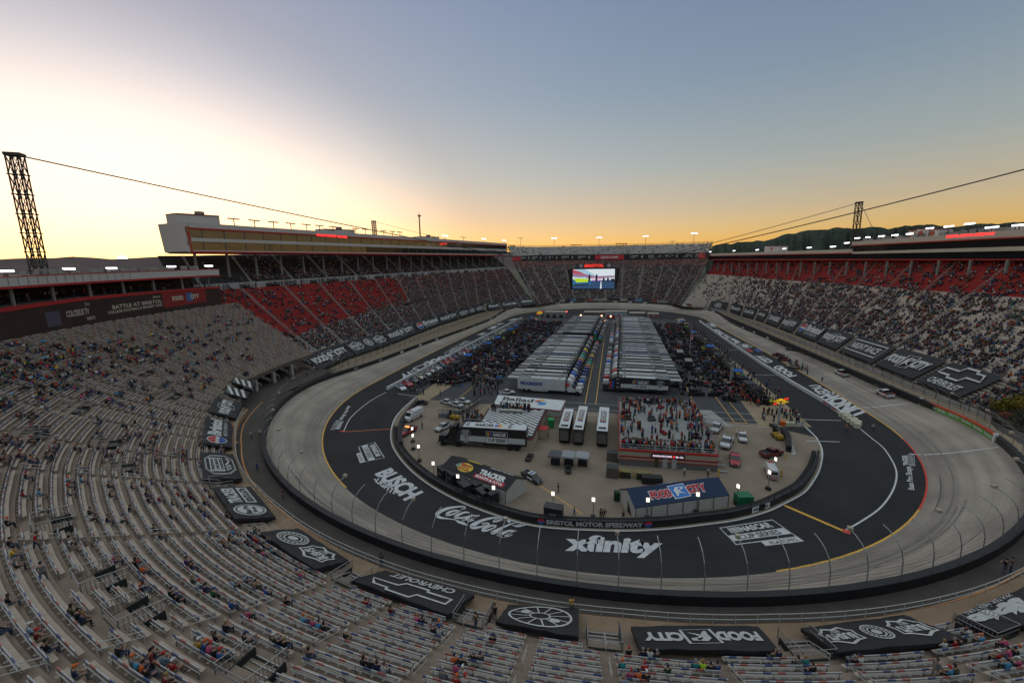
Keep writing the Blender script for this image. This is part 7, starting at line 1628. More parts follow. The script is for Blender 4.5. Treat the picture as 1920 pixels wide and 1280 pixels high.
local_print(B2, lambda mb: (mb.add([(8.2, 1.19, 1.2), (7.9, 1.19, 1.2), (6.9, 1.19, 3.4), (7.2, 1.19, 3.4)], [(0, 1, 2, 3)])), signr, 'red_edge')

# ------------------------------------------------------------------ pit carts, crew, tool clutter
PCC = [((.014, .014, .016), (.014, .014, .016)), ((.014, .014, .016), (.02, .02, .025)), ((.2, .02, .02), (.016, .016, .018)), ((.014, .014, .016), (.02, .1, .35)), ((.1, .1, .1), (.014, .014, .016)), ((.014, .014, .016), (.05, .05, .055))]
PN = ['black', 'black', 'red-chested black', 'blue-roofed black', 'grey', 'dark grey-roofed']
for side, x0, n in (('right', 44.2, 22), ('left', -44.6, 24)):
    for i in range(n):
        y = -76+i*6.2; c = PCC[(i*5+(side == 'left')) % 6]; nm = PN[(i*5+(side == 'left')) % 6]
        if side == 'left' and i in (8, 14): c, nm = PCC[3], PN[3]
        spawn(pit0, (x0+rng.uniform(-.4, .4)-(.0 if side == 'right' else 0), y, .012), R_(-90 if side == 'right' else 90)+rng.uniform(-.08, .08), f'{nm} pit cart with canopy, {ordinal(i+1)} from the near end of the {side} pit row', {'tool_chest': c[0], 'canopy': c[1]}, rng.uniform(.95, 1.12))
DARKC = [CLOTH[k] for k in ['black']*12+['charcoal']*5+['navy']*3+['red', 'dark red', 'grey', 'grey', 'white', 'blue', 'tan']]
def crew(x0, x1, y0, y1, n, cols=DARKC):
    for _ in range(n): crowd.add((rng.uniform(x0, x1), rng.uniform(y0, y1), .012), rng.uniform(0, 6), False, face_col(cols[rng.integers(len(cols))], .2))
crew(37, 50, -78, 62, 520); crew(-51, -36, -80, 66, 560); crew(27, 37, -70, 60, 130); crew(-36, -22, -78, 60, 240); crew(46, 53, -75, 40, 60); crew(41, 46, -80, -62, 40, [CLOTH['red'], CLOTH['red'], CLOTH['black']])
gear = mat('gear_box', attr='col', rough=.6)
mb = MB(); GC_ = [(.012, .012, .014)]*16+[(.06, .06, .065), (.2, .02, .02), (.03, .08, .25), (.2, .2, .2), (.1, .1, .1)]
for side in (1, -1):
    for _ in range(620):
        x, y = side*rng.uniform(36.5, 47.5), rng.uniform(-78, 64); s = rng.uniform(.4, 1.5); mb.col = face_col(GC_[rng.integers(len(GC_))], .3); h = rng.uniform(.4, 1.5); mb.box((x, y, h/2+.012), (s, rng.uniform(.4, 1.1), h), rng.uniform(0, 3), top=(.9, .9))
        if rng.random() < .4: mb.cyl((x+.8, y, .012), .35, rng.uniform(.3, 1.2), 8)
for _ in range(520):
    x, y = rng.choice((-1, 1))*rng.uniform(25, 37), rng.uniform(-74, 62); mb.col = face_col(GC_[rng.integers(len(GC_))], .3); h = rng.uniform(.5, 1.7); mb.box((x, y, h/2+.012), (rng.uniform(.6, 2.4), rng.uniform(.5, 1.3), h), rng.uniform(-.2, .2), top=(.92, .9))
o = mb.build('pit_equipment', gear, attr=True); tag(o, 'dense clutter of tool boxes, tyre stacks and cases along both pit lanes', 'equipment', kind='stuff')
# dark support trailers beside the right row
for i, (px, py, L, lab) in enumerate(((1274, 672, 6, 'tall black support trailer right of the haulers, farther of two'), (1290, 690, 5, 'low black support trailer right of the haulers, nearer of two'))):
    P = G(px, py); g = thing('support_trailer', lab, 'trailer', P, R_(85)); mb = MB(); mb.box((0, 0, 1.7), (L, 2.3, 2.4)); mb.build('body', trim_m, g); mb = MB(); mb.box((0, 0, 2.95), (L, 2.3, .1)); mb.build('roof', mat('grey_unit'), g)
    for x in (-1, .2): mb = MB(); mb.cyl((x, -1.2, .4), .4, 2.4, 12, 0, 'y'); mb.build('axle_wheels', tyre_m, g)

# ------------------------------------------------------------------ infield buildings and tents
tan_wall = mat('tan_siding', (.34, .29, .215), .75, noise=.08, scale=1, stretch=(.2, .2, 6)); greyb = mat('grey_base', (.12, .115, .11), .8); doorm = mat('pale_door', (.36, .36, .35), .5); white_roof = mat('white_roof', (.52, .53, .54), .6, noise=.07, scale=.4)
# roof-deck building
g = [G(1161, 871), G(1344, 884)]; FLp, FRp = g; zt_ = above(FLp, 841); BLp, BRp = G(1160, 752, zt_), G(1300, 757, zt_); zt2 = zt_
tB = thing('media_building', 'long tan building with red trim, a lit sign and a crowded roof deck', 'building', FLp); SB_ = tB.location.copy()
base = [np.array([*p[:2], 0]) for p in (FLp, FRp, BRp, BLp)]
def prism(bs, z0, z1, grow=0.):
    c = sum(bs)/4; P = [(c+(b-c)*(1+grow/np.linalg.norm((b-c)[:2]))) for b in bs]; mb = MB(); mb.hexa([(p[0], p[1], z0) for p in P]+[(p[0], p[1], z1) for p in P]); return mb
prism(base, .01, 1.1, .06).build('plinth', greyb, tB, shift=SB_); prism(base, 1.1, zt_-1.2).build('wall', tan_wall, tB, shift=SB_)
for z0, z1, gr, m_, nm in ((1.1, 1.22, .1, redtrim, 'red_line'), (2.1, 2.2, .05, redtrim, 'red_line'), (zt_-1.45, zt_-1.2, .12, redtrim, 'red_band'), (zt_-1.2, zt_-.3, .06, tan_wall, 'upper_wall'), (zt_-.3, zt_, .14, mat('bright_red_trim', (.42, .03, .025), .5), 'red_coping')): prism(base, z0, z1, gr).build(nm, m_, tB, shift=SB_)
prism(base, zt_, zt_+.03, -.3).build('roof_deck', mat('deck_grey', (.23, .23, .22), .7, noise=.12, scale=.3), tB, shift=SB_)
fdir = (base[1]-base[0]); fl = np.linalg.norm(fdir); fdir /= fl; fn_ = np.array([fdir[1], -fdir[0], 0])
def fpt(u, z, o=.0): return base[0]+fdir*fl*u+fn_*o+np.array([0, 0, z])
for u, w, m_, nm in ((.39, .04, mat('dark_door', (.07, .055, .03), .6), 'door'), (.475, .05, doorm, 'door'), (.57, .05, doorm, 'door')):
    mb = MB(); mb.hexa([fpt(u-w/2, .02, .05), fpt(u+w/2, .02, .05), fpt(u+w/2, .02, -.05), fpt(u-w/2, .02, -.05), fpt(u-w/2, 2.1, .12), fpt(u+w/2, 2.1, .12), fpt(u+w/2, 2.1, -.05), fpt(u-w/2, 2.1, -.05)]); dd = mb.build(nm, m_, tB, shift=SB_); mb = MB(); mb.box(fpt(u+w*.35, 1.0, .16), (.06, .1, .15)); mb.build('handle', trim_m, dd, shift=SB_)
mb = MB(); mb.hexa([fpt(.33, zt_-1.12, .26), fpt(.67, zt_-1.12, .26), fpt(.67, zt_-1.12, .1), fpt(.33, zt_-1.12, .1), fpt(.33, zt_-.38, .26), fpt(.67, zt_-.38, .26), fpt(.67, zt_-.38, .1), fpt(.33, zt_-.38, .1)]); sgn = mb.build('sign_board', trim_m, tB, shift=SB_)
q = [fpt(.335, zt_-1.05, .29), fpt(.665, zt_-1.05, .29), fpt(.665, zt_-.45, .29), fpt(.335, zt_-.45, .29)]; mb = MB(); text(mb, 'SUGARLANDS SHINE', q, (.03, .2, .62, .8), bold=.03); text(mb, 'Mtn. Club', q, (.74, .2, .97, .8), bold=.03); mb.build('lit_letters', mat('lit_letter', (.7, .6, .7), emit=(1, .8, .95), es=.12), sgn, shift=SB_); mb = MB(); V, F = disc(.68, .5, .035, .42, 14); put(mb, V, F, q); mb.build('lit_badge', mat('led_red_dim'), sgn, shift=SB_)
mb = MB(); zz = zt_
for a, b in ((0, 1), (1, 2), (2, 3), (3, 0)):
    A_, B_ = base[a]*(1)+np.array([0, 0, zz]), base[b]+np.array([0, 0, zz])
    for h in (1.0, .55): mb.tube([A_+(0, 0, h), B_+(0, 0, h)], .035, 4)
    n = int(np.linalg.norm(B_-A_)/1.6)
    for k in range(n+1): mb.tube([A_+(B_-A_)*k/n, A_+(B_-A_)*k/n+(0, 0, 1.0)], .03, 4)
mb.build('deck_rail', steel, tB, shift=SB_)
P2C = [CLOTH[k] for k in ('black', 'black', 'charcoal', 'white', 'white', 'red', 'red', 'dark red', 'navy', 'blue', 'light blue', 'grey', 'tan', 'orange', 'green')]
def roof_pt(u, v): return base[0]*(1-u)*(1-v)+base[1]*u*(1-v)+base[2]*u*v+base[3]*(1-u)*v+np.array([0, 0, zt_+.03])
for _ in range(330):
    s = rng.random()
    if s < .35: u, v = rng.uniform(.02, .98), rng.uniform(.02, .06)
    elif s < .55: u, v = rng.uniform(.05, .98), rng.uniform(.93, .98)
    elif s < .7: u, v = rng.uniform(.86, .99), rng.uniform(.1, .95)
    elif s < .76: u, v = rng.uniform(.02, .1), rng.uniform(.1, .95)
    else: u, v = rng.uniform(.12, .85), rng.uniform(.1, .92)
    crowd.add(roof_pt(u, v), rng.uniform(0, 6), False, face_col(P2C[rng.integers(len(P2C))], .2))
for i, (u, v, c, nm) in enumerate(((.12, .72, (.1, .03, .025), 'dark red'), (.1, .55, (.06, .04, .03), 'brown'), (.2, .12, (.3, .02, .02), 'red'), (.5, .3, (.2, .02, .02), 'deep red'), (.62, .55, (.04, .05, .12), 'navy'), (.72, .12, (.28, .02, .02), 'bright red'), (.86, .25, (.07, .045, .035), 'dark brown'), (.85, .45, (.25, .02, .02), 'red cloth'), (.55, .85, (.25, .02, .03), 'crimson'), (.2, .88, (.05, .05, .05), 'black'), (.4, .55, (.05, .05, .05), 'charcoal'))):
    g = thing('lounge_seat', f'{nm} lounge seating block on the crowded roof deck', 'seating', roof_pt(u, v), rng.uniform(0, 3), 'roof deck seating'); mb = MB(); mb.box((0, 0, .25), (1.6, .8, .45)); mb.build('seat', mat('lounge_cloth', obj=True, rough=.8), g, color=c); mb = MB(); mb.box((0, .36, .62), (1.6, .12, .5)); mb.build('backrest', mat('lounge_cloth'), g, color=c)
# stairs on the right of the deck building
g = thing('roof_stairs', 'open stair climbing the right side of the roof deck building', 'stairs', base[1]); mb = MB()
for k in range(12): p = base[2]*(k/11)*.75+base[1]*(1-.75*k/11); mb.box(p+np.array([1.1, 0, .15+zt_*k/12]), (1.3, .35, .12))
mb.build('steps', steel, g, shift=g.location); mb = MB(); 
for o_ in (.5, 1.75): mb.tube([base[1]+(o_, 0, 1.0), base[2]*.75+base[1]*.25+np.array([o_, 0, zt_+1])], .04, 4)
mb.build('handrail', steel, g, shift=g.location)
# health building with printed white roof
c_ = [(926, 757), (1051, 769), (1060, 750.5), (934, 740)]; zb_ = 3.1; bq = [G(x, y, zb_) for x, y in c_]; tH = thing('clinic_building', 'low building with a white roof lettered in black with an orange and blue swirl', 'building', np.array([*bq[0][:2], 0])); SH_ = tH.location.copy()
bb = [np.array([*p[:2], 0]) for p in bq]; prism(bb, .01, zb_-.3, -.15).build('wall', mat('white_block_wall', (.34, .32, .3), .75), tH, shift=SH_); prism(bb, zb_-.32, zb_-.12, .05).build('red_trim', redtrim, tH, shift=SH_); prism(bb, zb_-.12, zb_, .0).build('roof', white_roof, tH, shift=SH_); prism(bb, 1.2, 1.35, -.1).build('red_line', redtrim, tH, shift=SH_)
mb = MB(); text(mb, 'Ballad', bq, (.1, .48, .56, .86), (0, 0, .02), bold=.03); text(mb, 'Health.', bq, (.1, .08, .56, .46), (0, 0, .02), bold=.0); mb.build('roof_letters', mat('roof_letter', (.03, .025, .025), .6), tH, shift=SH_)
for pts, col, nm in (([(.57, .62), (.62, .8), (.7, .86), (.66, .66), (.6, .6)], (.45, .05, .03), 'red_swirl'), ([(.63, .8), (.68, .9), (.72, .84), (.69, .72), (.65, .7)], (.6, .3, .03), 'orange_swirl'), ([(.6, .6), (.66, .64), (.75, .6), (.76, .42), (.7, .3), (.63, .34), (.66, .48)], (.03, .2, .42), 'blue_swirl')):
    mb = MB(); put(mb, np.array(pts), [tuple(range(len(pts)))], bq, (0, 0, 1, 1), (0, 0, .03 if 'orange' not in nm else .05)); mb.build(nm, mat(nm, col, .6), tH, shift=SH_)
# checkered victory roof
c_ = [(893, 808), (996, 819), (1021, 769), (918, 766)]; zc = 2.9; bq = [G(x, y, zc) for x, y in c_]; tV = thing('victory_building', 'building with a black and white chequered flat roof', 'building', np.array([*bq[0][:2], 0])); SV_ = tV.location.copy(); bb = [np.array([*p[:2], 0]) for p in bq]
prism(bb, .01, zc-.1, .5).build('wall', tan_wall, tV, shift=SV_); prism(bb, zc-.1, zc, .6).build('black_roof_edge', trim_m, tV, shift=SV_)
prism(bb, zc-.45, zc-.25, .62).build('red_trim', redtrim, tV, shift=SV_)
mb = MB(); NX, NY = 15, 22
for i in range(NX):
    for j in range(NY):
        if (i+j) % 2: V, F = rect(i/NX, j/NY, (i+1)/NX, (j+1)/NY); put(mb, V, F, bq, (0, 0, 1, 1), (0, 0, .012))
mb.build('white_squares', mat('check_white', (.6, .6, .6), .5), tV, shift=SV_)
for k, (u, v, sx, sy) in enumerate(((.42, .86, 5.2, 1.0), (.42, .08, 5.5, 1.6))):
    P = bil(bq, u, v); g = thing('roof_platform', ('long bench stage with seated people at the back of the chequered roof', 'grey printed table block at the front of the chequered roof')[k], 'platform', P, R_(3)); mb = MB(); mb.box((0, 0, .3), (sx, sy, .6)); mb.build('body', mat('grey_unit'), g); mb = MB(); mb.box((0, 0, .63), (sx+.1, sy+.1, .06)); mb.build('top', (mat('pale_top', (.4, .38, .35)), mat('grey_top', (.1, .1, .105)))[k], g)
    if k: mb = MB(); mb.box((0, -sy/2-.02, .4), (3.6, .02, .3)); mb.build('red_print', signr, g); mb = MB(); mb.box((0, -sy/2-.04, .4), (.8, .02, .34)); mb.build('blue_print', signb, g)
for _ in range(34): crowd.add(bil(bq, rng.uniform(.05, .75), rng.uniform(.88, 1.02))+np.array([0, 0, .0]), rng.uniform(0, 6), False)
# series hauler in front of it
P0_, P1_ = G(862, 838), G(987, 847); dx = (P1_-P0_)[:2]; L_ = np.linalg.norm(dx); ang = math.atan2(dx[1], dx[0]); s_ = L_/11.6
o = copy_tree(haul0); o['label'] = 'black and white series hauler with a framed sign parked before the chequered roof'; o['group'] = 'race haulers parked side by side'
ctr_ = (P0_+P1_)/2; nv = np.array([-math.sin(ang), math.cos(ang), 0]); place(o, P1_+nv*1.15*s_, ang+math.pi, None, s_); paint(o, {'trailer_body': (.014, .014, .016), 'cab': (.012, .012, .013), 'roof_fairing': (.012, .012, .013), 'roof_panel': (.5, .51, .52), 'lift_gate': (.05, .05, .05)})
for k in [k for k in o.children if k.name.split('.')[0] in ('side_print', 'maker_letters', 'red_badge', 'white_band', 'sign_panel', 'sign_print', 'sign_letters', 'colour_bar', 'lift_gate', 'rear_roof_panel', 'trophy_picture', 'red_flash', 'blue_flash', 'dark_panel', 'red_edge')]: bpy.data.objects.remove(k)
mb = MB(); mb.box((1.6, 0, 3.77), (3.0, 2.2, .07)); mb.box((7, 0, 3.775), (7.8, 2.2, .065)); mb.build('white_roof', white_roof, o); nascar_panel(o, 1.17, 5.0, band=(.2, 11.4)); trophy(o, 10.4, 1.27, 1.0)
def roof_print(root, x0, x1):
    q = [(x1, -.75+1.5, 3.82), (x0, -.75+1.5, 3.82), (x0, -.75, 3.82), (x1, -.75, 3.82)]; mb = MB(); text(mb, 'NASCAR', q, (0, .1, .66, .9), bold=.05); mb.build('roof_letters', trim_m, root)
    for k, c in enumerate(('bar_blue', 'bar_red', 'bar_yellow')): mb = MB(); V, F = rect(.7+.09*k, .1, .77+.09*k, .9); put(mb, V, F, q); mb.build('colour_bar', mat(c), root)
roof_print(o, 4, 9)
# three white trailers seen end on
for i, (px0, px1, pyf, pxb0, pxb1, pyb, pyg) in enumerate(((1048, 1067, 801, 1059, 1075, 766, 830), (1075, 1093, 804, 1086, 1102, 761, 833), (1119, 1139, 807, 1126, 1141, 763, 829))):
    A_, B_ = G(px0, pyf, 3.7), G(px1, pyf, 3.7); C_, D_ = G(pxb1, pyb, 3.7), G(pxb0, pyb, 3.7); m0, m1 = (A_+B_)/2, (C_+D_)/2; ax = (m1-m0)[:2]; L_ = np.linalg.norm(ax); an = math.atan2(ax[1], ax[0])-math.pi/2; w = np.linalg.norm(B_-A_)
    g = thing('office_trailer', f'white roofed trailer seen end on between the two buildings, {("left", "middle", "right")[i]} of three', 'trailer', np.array([*m0[:2], 0]), an, 'white roofed office trailers'); mb = MB(); mb.box((0, L_/2, 2.2), (w, L_, 2.8)); mb.build('body', mat('trailer_side', (.05, .048, .045), .5), g); mb = MB(); mb.box((0, L_/2, 3.64), (w+.06, L_+.06, .1)); mb.build('roof', white_roof, g)
    mb = MB(); mb.box((0, L_*.56, 3.7), (w*.55, L_*.5, .03)); mb.build('roof_panel', trim_m, g); mb = MB(); mb.box((0, L_*.6, 3.73), (w*.42, L_*.36, .02)); mb.build('roof_print', signw, g)
    mb = MB(); text(mb, 'NASCAR', [(w*.2, L_*.43, 3.75), (w*.2, L_*.77, 3.75), (-w*.2, L_*.77, 3.75), (-w*.2, L_*.43, 3.75)], bold=.03); mb.build('roof_letters', trim_m, g)
    for k, c in enumerate(('bar_blue', 'bar_red', 'bar_yellow')): mb = MB(); mb.box((0, L_*(.34+.025*k), 3.725), (w*.42, L_*.022, .02)); mb.build('colour_bar', mat(c), g)
    mb = MB(); mb.box((0, -.05, 1.9), (w*.8, .12, 1.9)); mb.build('rear_door', mat('rear_door_grey', (.11, .1, .09), .4), g); mb = MB(); mb.box((0, L_*.09, 3.75), (w*.7, .7, .12)); mb.build('roof_vents', trim_m, g)
    for y in (1.2, 2.3): mb = MB(); mb.cyl((-w/2-.02, y, .45), .45, w+.04, 12, 0, 'x'); mb.build('axle_wheels', tyre_m, g)
# big printed tents
def tent(Bl, Br, depth_v, eave, ridge, label, roof_m, nm='marquee_tent'):
    """gabled tent: front-left and front-right feet, vector to the back, eave and ridge heights"""
    g = thing(nm, label, 'tent', Bl); S_ = g.location.copy(); a, b, c, d = Bl, Br, Br+depth_v, Bl+depth_v; up = lambda p, z: np.array([p[0], p[1], z]); ml, mr = (a+d)/2, (b+c)/2
    cloth = mat('tent_white_wall', (.42, .4, .37), .8, noise=.1, scale=.8)
    mb = MB(); mb.add([up(a, 0), up(b, 0), up(b, eave), up(a, eave)], [(0, 1, 2, 3)]); mb.add([up(c, 0), up(d, 0), up(d, eave), up(c, eave)], [(0, 1, 2, 3)]); mb.build('side_wall', cloth, g, shift=S_)
    for p, q, m_ in ((d, a, ml), (b, c, mr)): mb = MB(); mb.add([up(p, 0), up(q, 0), up(q, eave), up(m_, ridge), up(p, eave)], [(0, 1, 2, 3, 4)]); mb.build('gable_wall', cloth, g, shift=S_)
    t1 = np.array([0, 0, .12]); o1 = (Bl-Br)/np.linalg.norm(Bl-Br)*.12; front = [up(a, eave)+o1, up(b, eave)-o1, up(mr, ridge)-o1, up(ml, ridge)+o1]; back = [up(c, eave)-o1, up(d, eave)+o1, up(ml, ridge)+o1, up(mr, ridge)-o1]
    for f in (front, back): mb = MB(); mb.hexa(f+[p+t1 for p in f]); mb.build('roof', roof_m, g, shift=S_)
    mb = MB(); n = 6
    for k in range(n+1): p = a+(b-a)*k/n; v = -depth_v/np.linalg.norm(depth_v)*.04; mb.tube([up(p, 0)+v, up(p, eave)+v], .06, 4)
    mb.build('poles', mat('pole_brown', (.12, .1, .08), .6), g, shift=S_)
    mb = MB(); m1 = (d*.45+a*.55); o2 = o1*.5; mb.add([up(m1, 0)+o2, up(a*.8+d*.2, 0)+o2, up(m1, eave*.95)+o2], [(0, 1, 2)]); mb.build('door_flap', trim_m, g, shift=S_)
    return g, [p+t1 for p in front], [p+t1 for p in back]
blue_roof = mat('navy_tent_roof', (.014, .03, .07), .7, noise=.12, scale=.5); black_roof = mat('black_tent_roof', (.016, .016, .02), .65, noise=.2, scale=.4)
Bl, Br = G(1191, 975), G(1364.5, 950); dv_ = G(1161, 938)-Bl; ev = above(Bl, 953); rd = above((Bl+Bl+dv_)/2, 917)
g, fr, bk = tent(Bl, Br, dv_, ev, rd, 'white walled tent with a navy roof lettered in red with a blue panel', blue_roof)
mb = MB(); nrm_ = np.cross(fr[1]-fr[0], fr[3]-fr[0]); nrm_ /= np.linalg.norm(nrm_); nrm_ = nrm_ if nrm_[2] > 0 else -nrm_
bx_ = (.2, .2, .8, .86); f4 = lambda a, b, c, d: (bx_[0]+(bx_[2]-bx_[0])*a, bx_[1]+(bx_[3]-bx_[1])*b, bx_[0]+(bx_[2]-bx_[0])*c, bx_[1]+(bx_[3]-bx_[1])*d)
text(mb, 'FOOD', fr, f4(-.012, .09, .382, .83), nrm_*.02, 0, bold=.11); text(mb, 'CITY', fr, f4(.648, .17, 1.012, .91), nrm_*.02, 0, bold=.11)
food_city(mb, fr, nrm_*.045, bx_, 1, None, (2, 0)); mb.build('roof_print', [signw, mat('print_red', (.42, .02, .03), .5), mat('print_blue', (.04, .17, .5), .5)], g, shift=g.location)
mb = MB(); food_city(mb, bk, nrm_*.03, (.2, .2, .8, .8), 1, None, (2, 0)); mb.build('roof_print', [signw, mat('print_red'), mat('print_blue')], g, shift=g.location)
Bl, Br = G(829, 898), G(948.5, 945); dv_ = (G(987, 921)-Br); ev = above(Br, 921); rd = above(Br+dv_/2, 896)
g, fr, bk = tent(Bl, Br, dv_, ev, rd, 'white walled tent with a black roof bearing a round yellow badge and red bar', black_roof)
nrm_ = np.cross(fr[1]-fr[0], fr[3]-fr[0]); nrm_ /= np.linalg.norm(nrm_); nrm_ = nrm_ if nrm_[2] > 0 else -nrm_
mb = MB(); text(mb, 'TRACKER', fr, (.53, .42, .9, .8), nrm_*.03, 0, bold=.06); V, F = rect(.5, .12, .93, .4); put(mb, V, F, fr, (0, 0, 1, 1), nrm_*.02, 1); text(mb, 'BOATS & ATVs', fr, (.525, .17, .905, .35), nrm_*.05, 0, bold=.05)
V, F = disc(.31, .52, .115, .33); put(mb, V, F, fr, (0, 0, 1, 1), nrm_*.02, 2); text(mb, 'Bass', fr, (.23, .62, .39, .78), nrm_*.05, 1, bold=.04); text(mb, 'Pro', fr, (.25, .46, .37, .6), nrm_*.05, 1, bold=.04); text(mb, 'Shops', fr, (.22, .28, .4, .44), nrm_*.05, 1, bold=.04)
put(mb, np.array([(.16, .5), (.2, .7), (.25, .84), (.22, .6), (.24, .4), (.18, .4)]), [tuple(range(6))], fr, (0, 0, 1, 1), nrm_*.035, 3); mb.build('roof_print', [signw, mat('print_red'), mat('print_yellow', (.58, .42, .04), .5), mat('print_sage', (.2, .25, .2), .6)], g, shift=g.location)
mb = MB(); text(mb, 'TRACKER', bk, (.1, .3, .46, .7), nrm_*.03, 0, bold=.05); V, F = disc(.7, .5, .12, .3); put(mb, V, F, bk, (0, 0, 1, 1), nrm_*.03, 1); mb.build('roof_print', [signw, mat('print_yellow')], g, shift=g.location)
# small grey canopies
for i, px in enumerate((1041, 1066, 1092)):
    P = G(px, 871+i*1.2); g = thing('canopy_tent', f'grey peaked canopy, {("left", "middle", "right")[i]} of three in a row', 'canopy', P, R_(-2), 'grey peaked canopies'); w = 2.35; mb = MB()
    mb.add([(-w/2, -1.2, 2.2), (w/2, -1.2, 2.2), (w/2, 1.2, 2.2), (-w/2, 1.2, 2.2), (0, 0, 3.0)], [(0, 1, 4), (1, 2, 4), (2, 3, 4), (3, 0, 4)]); mb.strip([(-w/2, -1.2, 1.95), (w/2, -1.2, 1.95), (w/2, 1.2, 1.95), (-w/2, 1.2, 1.95)], [(-w/2, -1.2, 2.2), (w/2, -1.2, 2.2), (w/2, 1.2, 2.2), (-w/2, 1.2, 2.2)], closed=True); mb.build('roof', mat('canopy_grey', obj=True, rough=.8), g, color=((.1, .1, .11), (.28, .29, .31), (.3, .31, .33))[i])
    for x in (-1, 1):
        for y in (-1, 1): mb = MB(); mb.tube([(x*w*.47, y*1.15, 0), (x*w*.47, y*1.15, 2.2)], .035, 4); mb.build('leg', steel, g)
    mb = MB(); mb.box((0, .2, .6), (1.6, .9, 1.1)); mb.build('counter', trim_m, g)
# stage wall of black boxes along the wall
for i, (px, py) in enumerate(((832, 890), (850, 899), (867, 907), (884, 905), (872, 921), (893, 918), (906, 934), (921, 936), (1038, 966))):
    P = G(px, py+6); g = thing('crew_cart', f'square black cart lettered in grey by the infield wall, {ordinal(i+1)} from the left', 'cart', P, R_(-38) if i < 8 else R_(-4), 'black carts by the infield wall'); mb = MB(); mb.box((0, 0, .95), (2.1 if i < 8 else 2.6, 1.4, 1.9)); mb.build('body', trim_m, g); mb = MB(); mb.box((0, 0, 2.0), (2.2 if i < 8 else 2.7, 1.5, .1)); mb.build('roof', mat('cart_roof', (.035, .035, .04), .5), g)
    mb = MB(); 
    for zz in (1.2, .95): mb.box((0, -.72, zz), (1.0, .02, .13))
    mb.build('grey_print', mat('grey_print', (.16, .16, .16), .6), g)
    for x in (-.6, .6): mb = MB(); mb.cyl((x, -.6, .2), .2, 1.2, 10, 0, 'y'); mb.build('castor', tyre_m, g)
# infield wall round the near turn
ci = [np.array([*q[:2], 0]) for q in INNER_W]; cc = sum(ci)/len(ci)
tw = thing('infield_wall', 'curved black infield wall with tyre packs and white lettering inside the near turn', 'wall', ci[len(ci)//2]); TS = tw.location.copy()
idx = [i for i, q in enumerate(ci) if q[1] < -113 or (q[0] > 0 and q[1] < -106)]; ci2 = [ci[i] for i in range(min(idx), max(idx)+1)]
T_w = np.gradient(np.array(ci2)[:, :2], axis=0); T_w /= np.linalg.norm(T_w, axis=1)[:, None]; N_w = np.c_[-T_w[:, 1], T_w[:, 0]]
if np.dot(N_w[len(N_w)//2], (cc-ci2[len(ci2)//2])[:2]) < 0: N_w = -N_w
def iw(i, d, z): return np.array([ci2[i][0]+N_w[i][0]*d, ci2[i][1]+N_w[i][1]*d, z])
def iwall(prof, m_, nm):
    mb = MB(); rows = [[iw(i, d, z) for i in range(len(ci2))] for d, z in prof]
    for a, b in zip(rows[:-1], rows[1:]): mb.strip(a, b)
    for k in (0, -1): mb.add([r[k] for r in rows], [tuple(range(len(rows)))])
    return mb.build(nm, m_, tw, shift=TS)
iwall([(.45, 0), (.45, 1.05), (.9, 1.05), (.9, 0)], dark, 'barrier'); iwall([(.95, 0), (1.0, .85), (1.65, .85), (1.7, 0)], mat('tyre_pack', (.012, .012, .013), .9, noise=.7, scale=2.5, detail=6, bump=.6), 'tyre_packs')
mb = MB(); mb.tube([iw(i, .7, 1.5) for i in range(len(ci2))], .04, 4); mb.build('rail', dsteel, tw, shift=TS)
for i in range(0, len(ci2), 2): mb = MB(); mb.tube([iw(i, .7, 1.0), iw(i, .7, 1.5)], .04, 4); mb.build('post', dsteel, tw, shift=TS)
# lettering along the wall
arc = np.r_[0, np.cumsum(np.linalg.norm(np.diff(np.array(ci2)[:, :2], axis=0), axis=1))]
def arc_at(s): i = min(int(np.searchsorted(arc, s))-1, len(ci2)-2); i = max(i, 0); f = (s-arc[i])/(arc[i+1]-arc[i]); return i, f
def iw_s(s, d, z): i, f = arc_at(s); a, b = iw(i, d, z), iw(i+1, d, z); return a*(1-f)+b*f
def s_of(px, py): P = G(px, py, .5); return float(arc[int(np.argmin([np.hypot(*(q[:2]-P[:2])) for q in ci2]))])
s0, s1 = s_of(1021, 985), s_of(1216, 992); mb = MB(); V, F = letters('BRISTOL MOTOR SPEEDWAY', .05)
mb.add([iw_s(s0+(s1-s0)*x, .43, .2+.72*y) for x, y in V], F); mb.build('lettering', mat('wall_letter', (.36, .36, .37), .6), tw, shift=TS)
for s_ in (s0-.75, s1+.75):
    for (z0, z1), m_ in (((.55, .95), signr), ((.15, .55), signb)): mb = MB(); mb.add([iw_s(s_+.55*math.cos(t), .43, .55+.42*math.sin(t)) for t in (np.linspace(0, math.pi, 9) if z0 > .4 else np.linspace(math.pi, 2*math.pi, 9))], [tuple(range(9))]); mb.build('emblem', m_, tw, shift=TS)
s0, s1 = s_of(1413, 957), s_of(1443, 944); mb = MB(); mb.add([iw_s(s0, .41, .1), iw_s(s1, .41, .1), iw_s(s1, .41, 1.0), iw_s(s0, .41, 1.0)], [(0, 1, 2, 3)]); mb.build('white_sign', signw, tw, shift=TS); mb = MB(); 
for k in range(7): a = s0+(s1-s0)*(.08+.12*k); b = a+(s1-s0)*.08; mb.add([iw_s(a, .39, .38), iw_s(b, .39, .38), iw_s(b, .39, .72), iw_s(a, .39, .72)], [(0, 1, 2, 3)])
mb.build('sign_print', trim_m, tw, shift=TS)
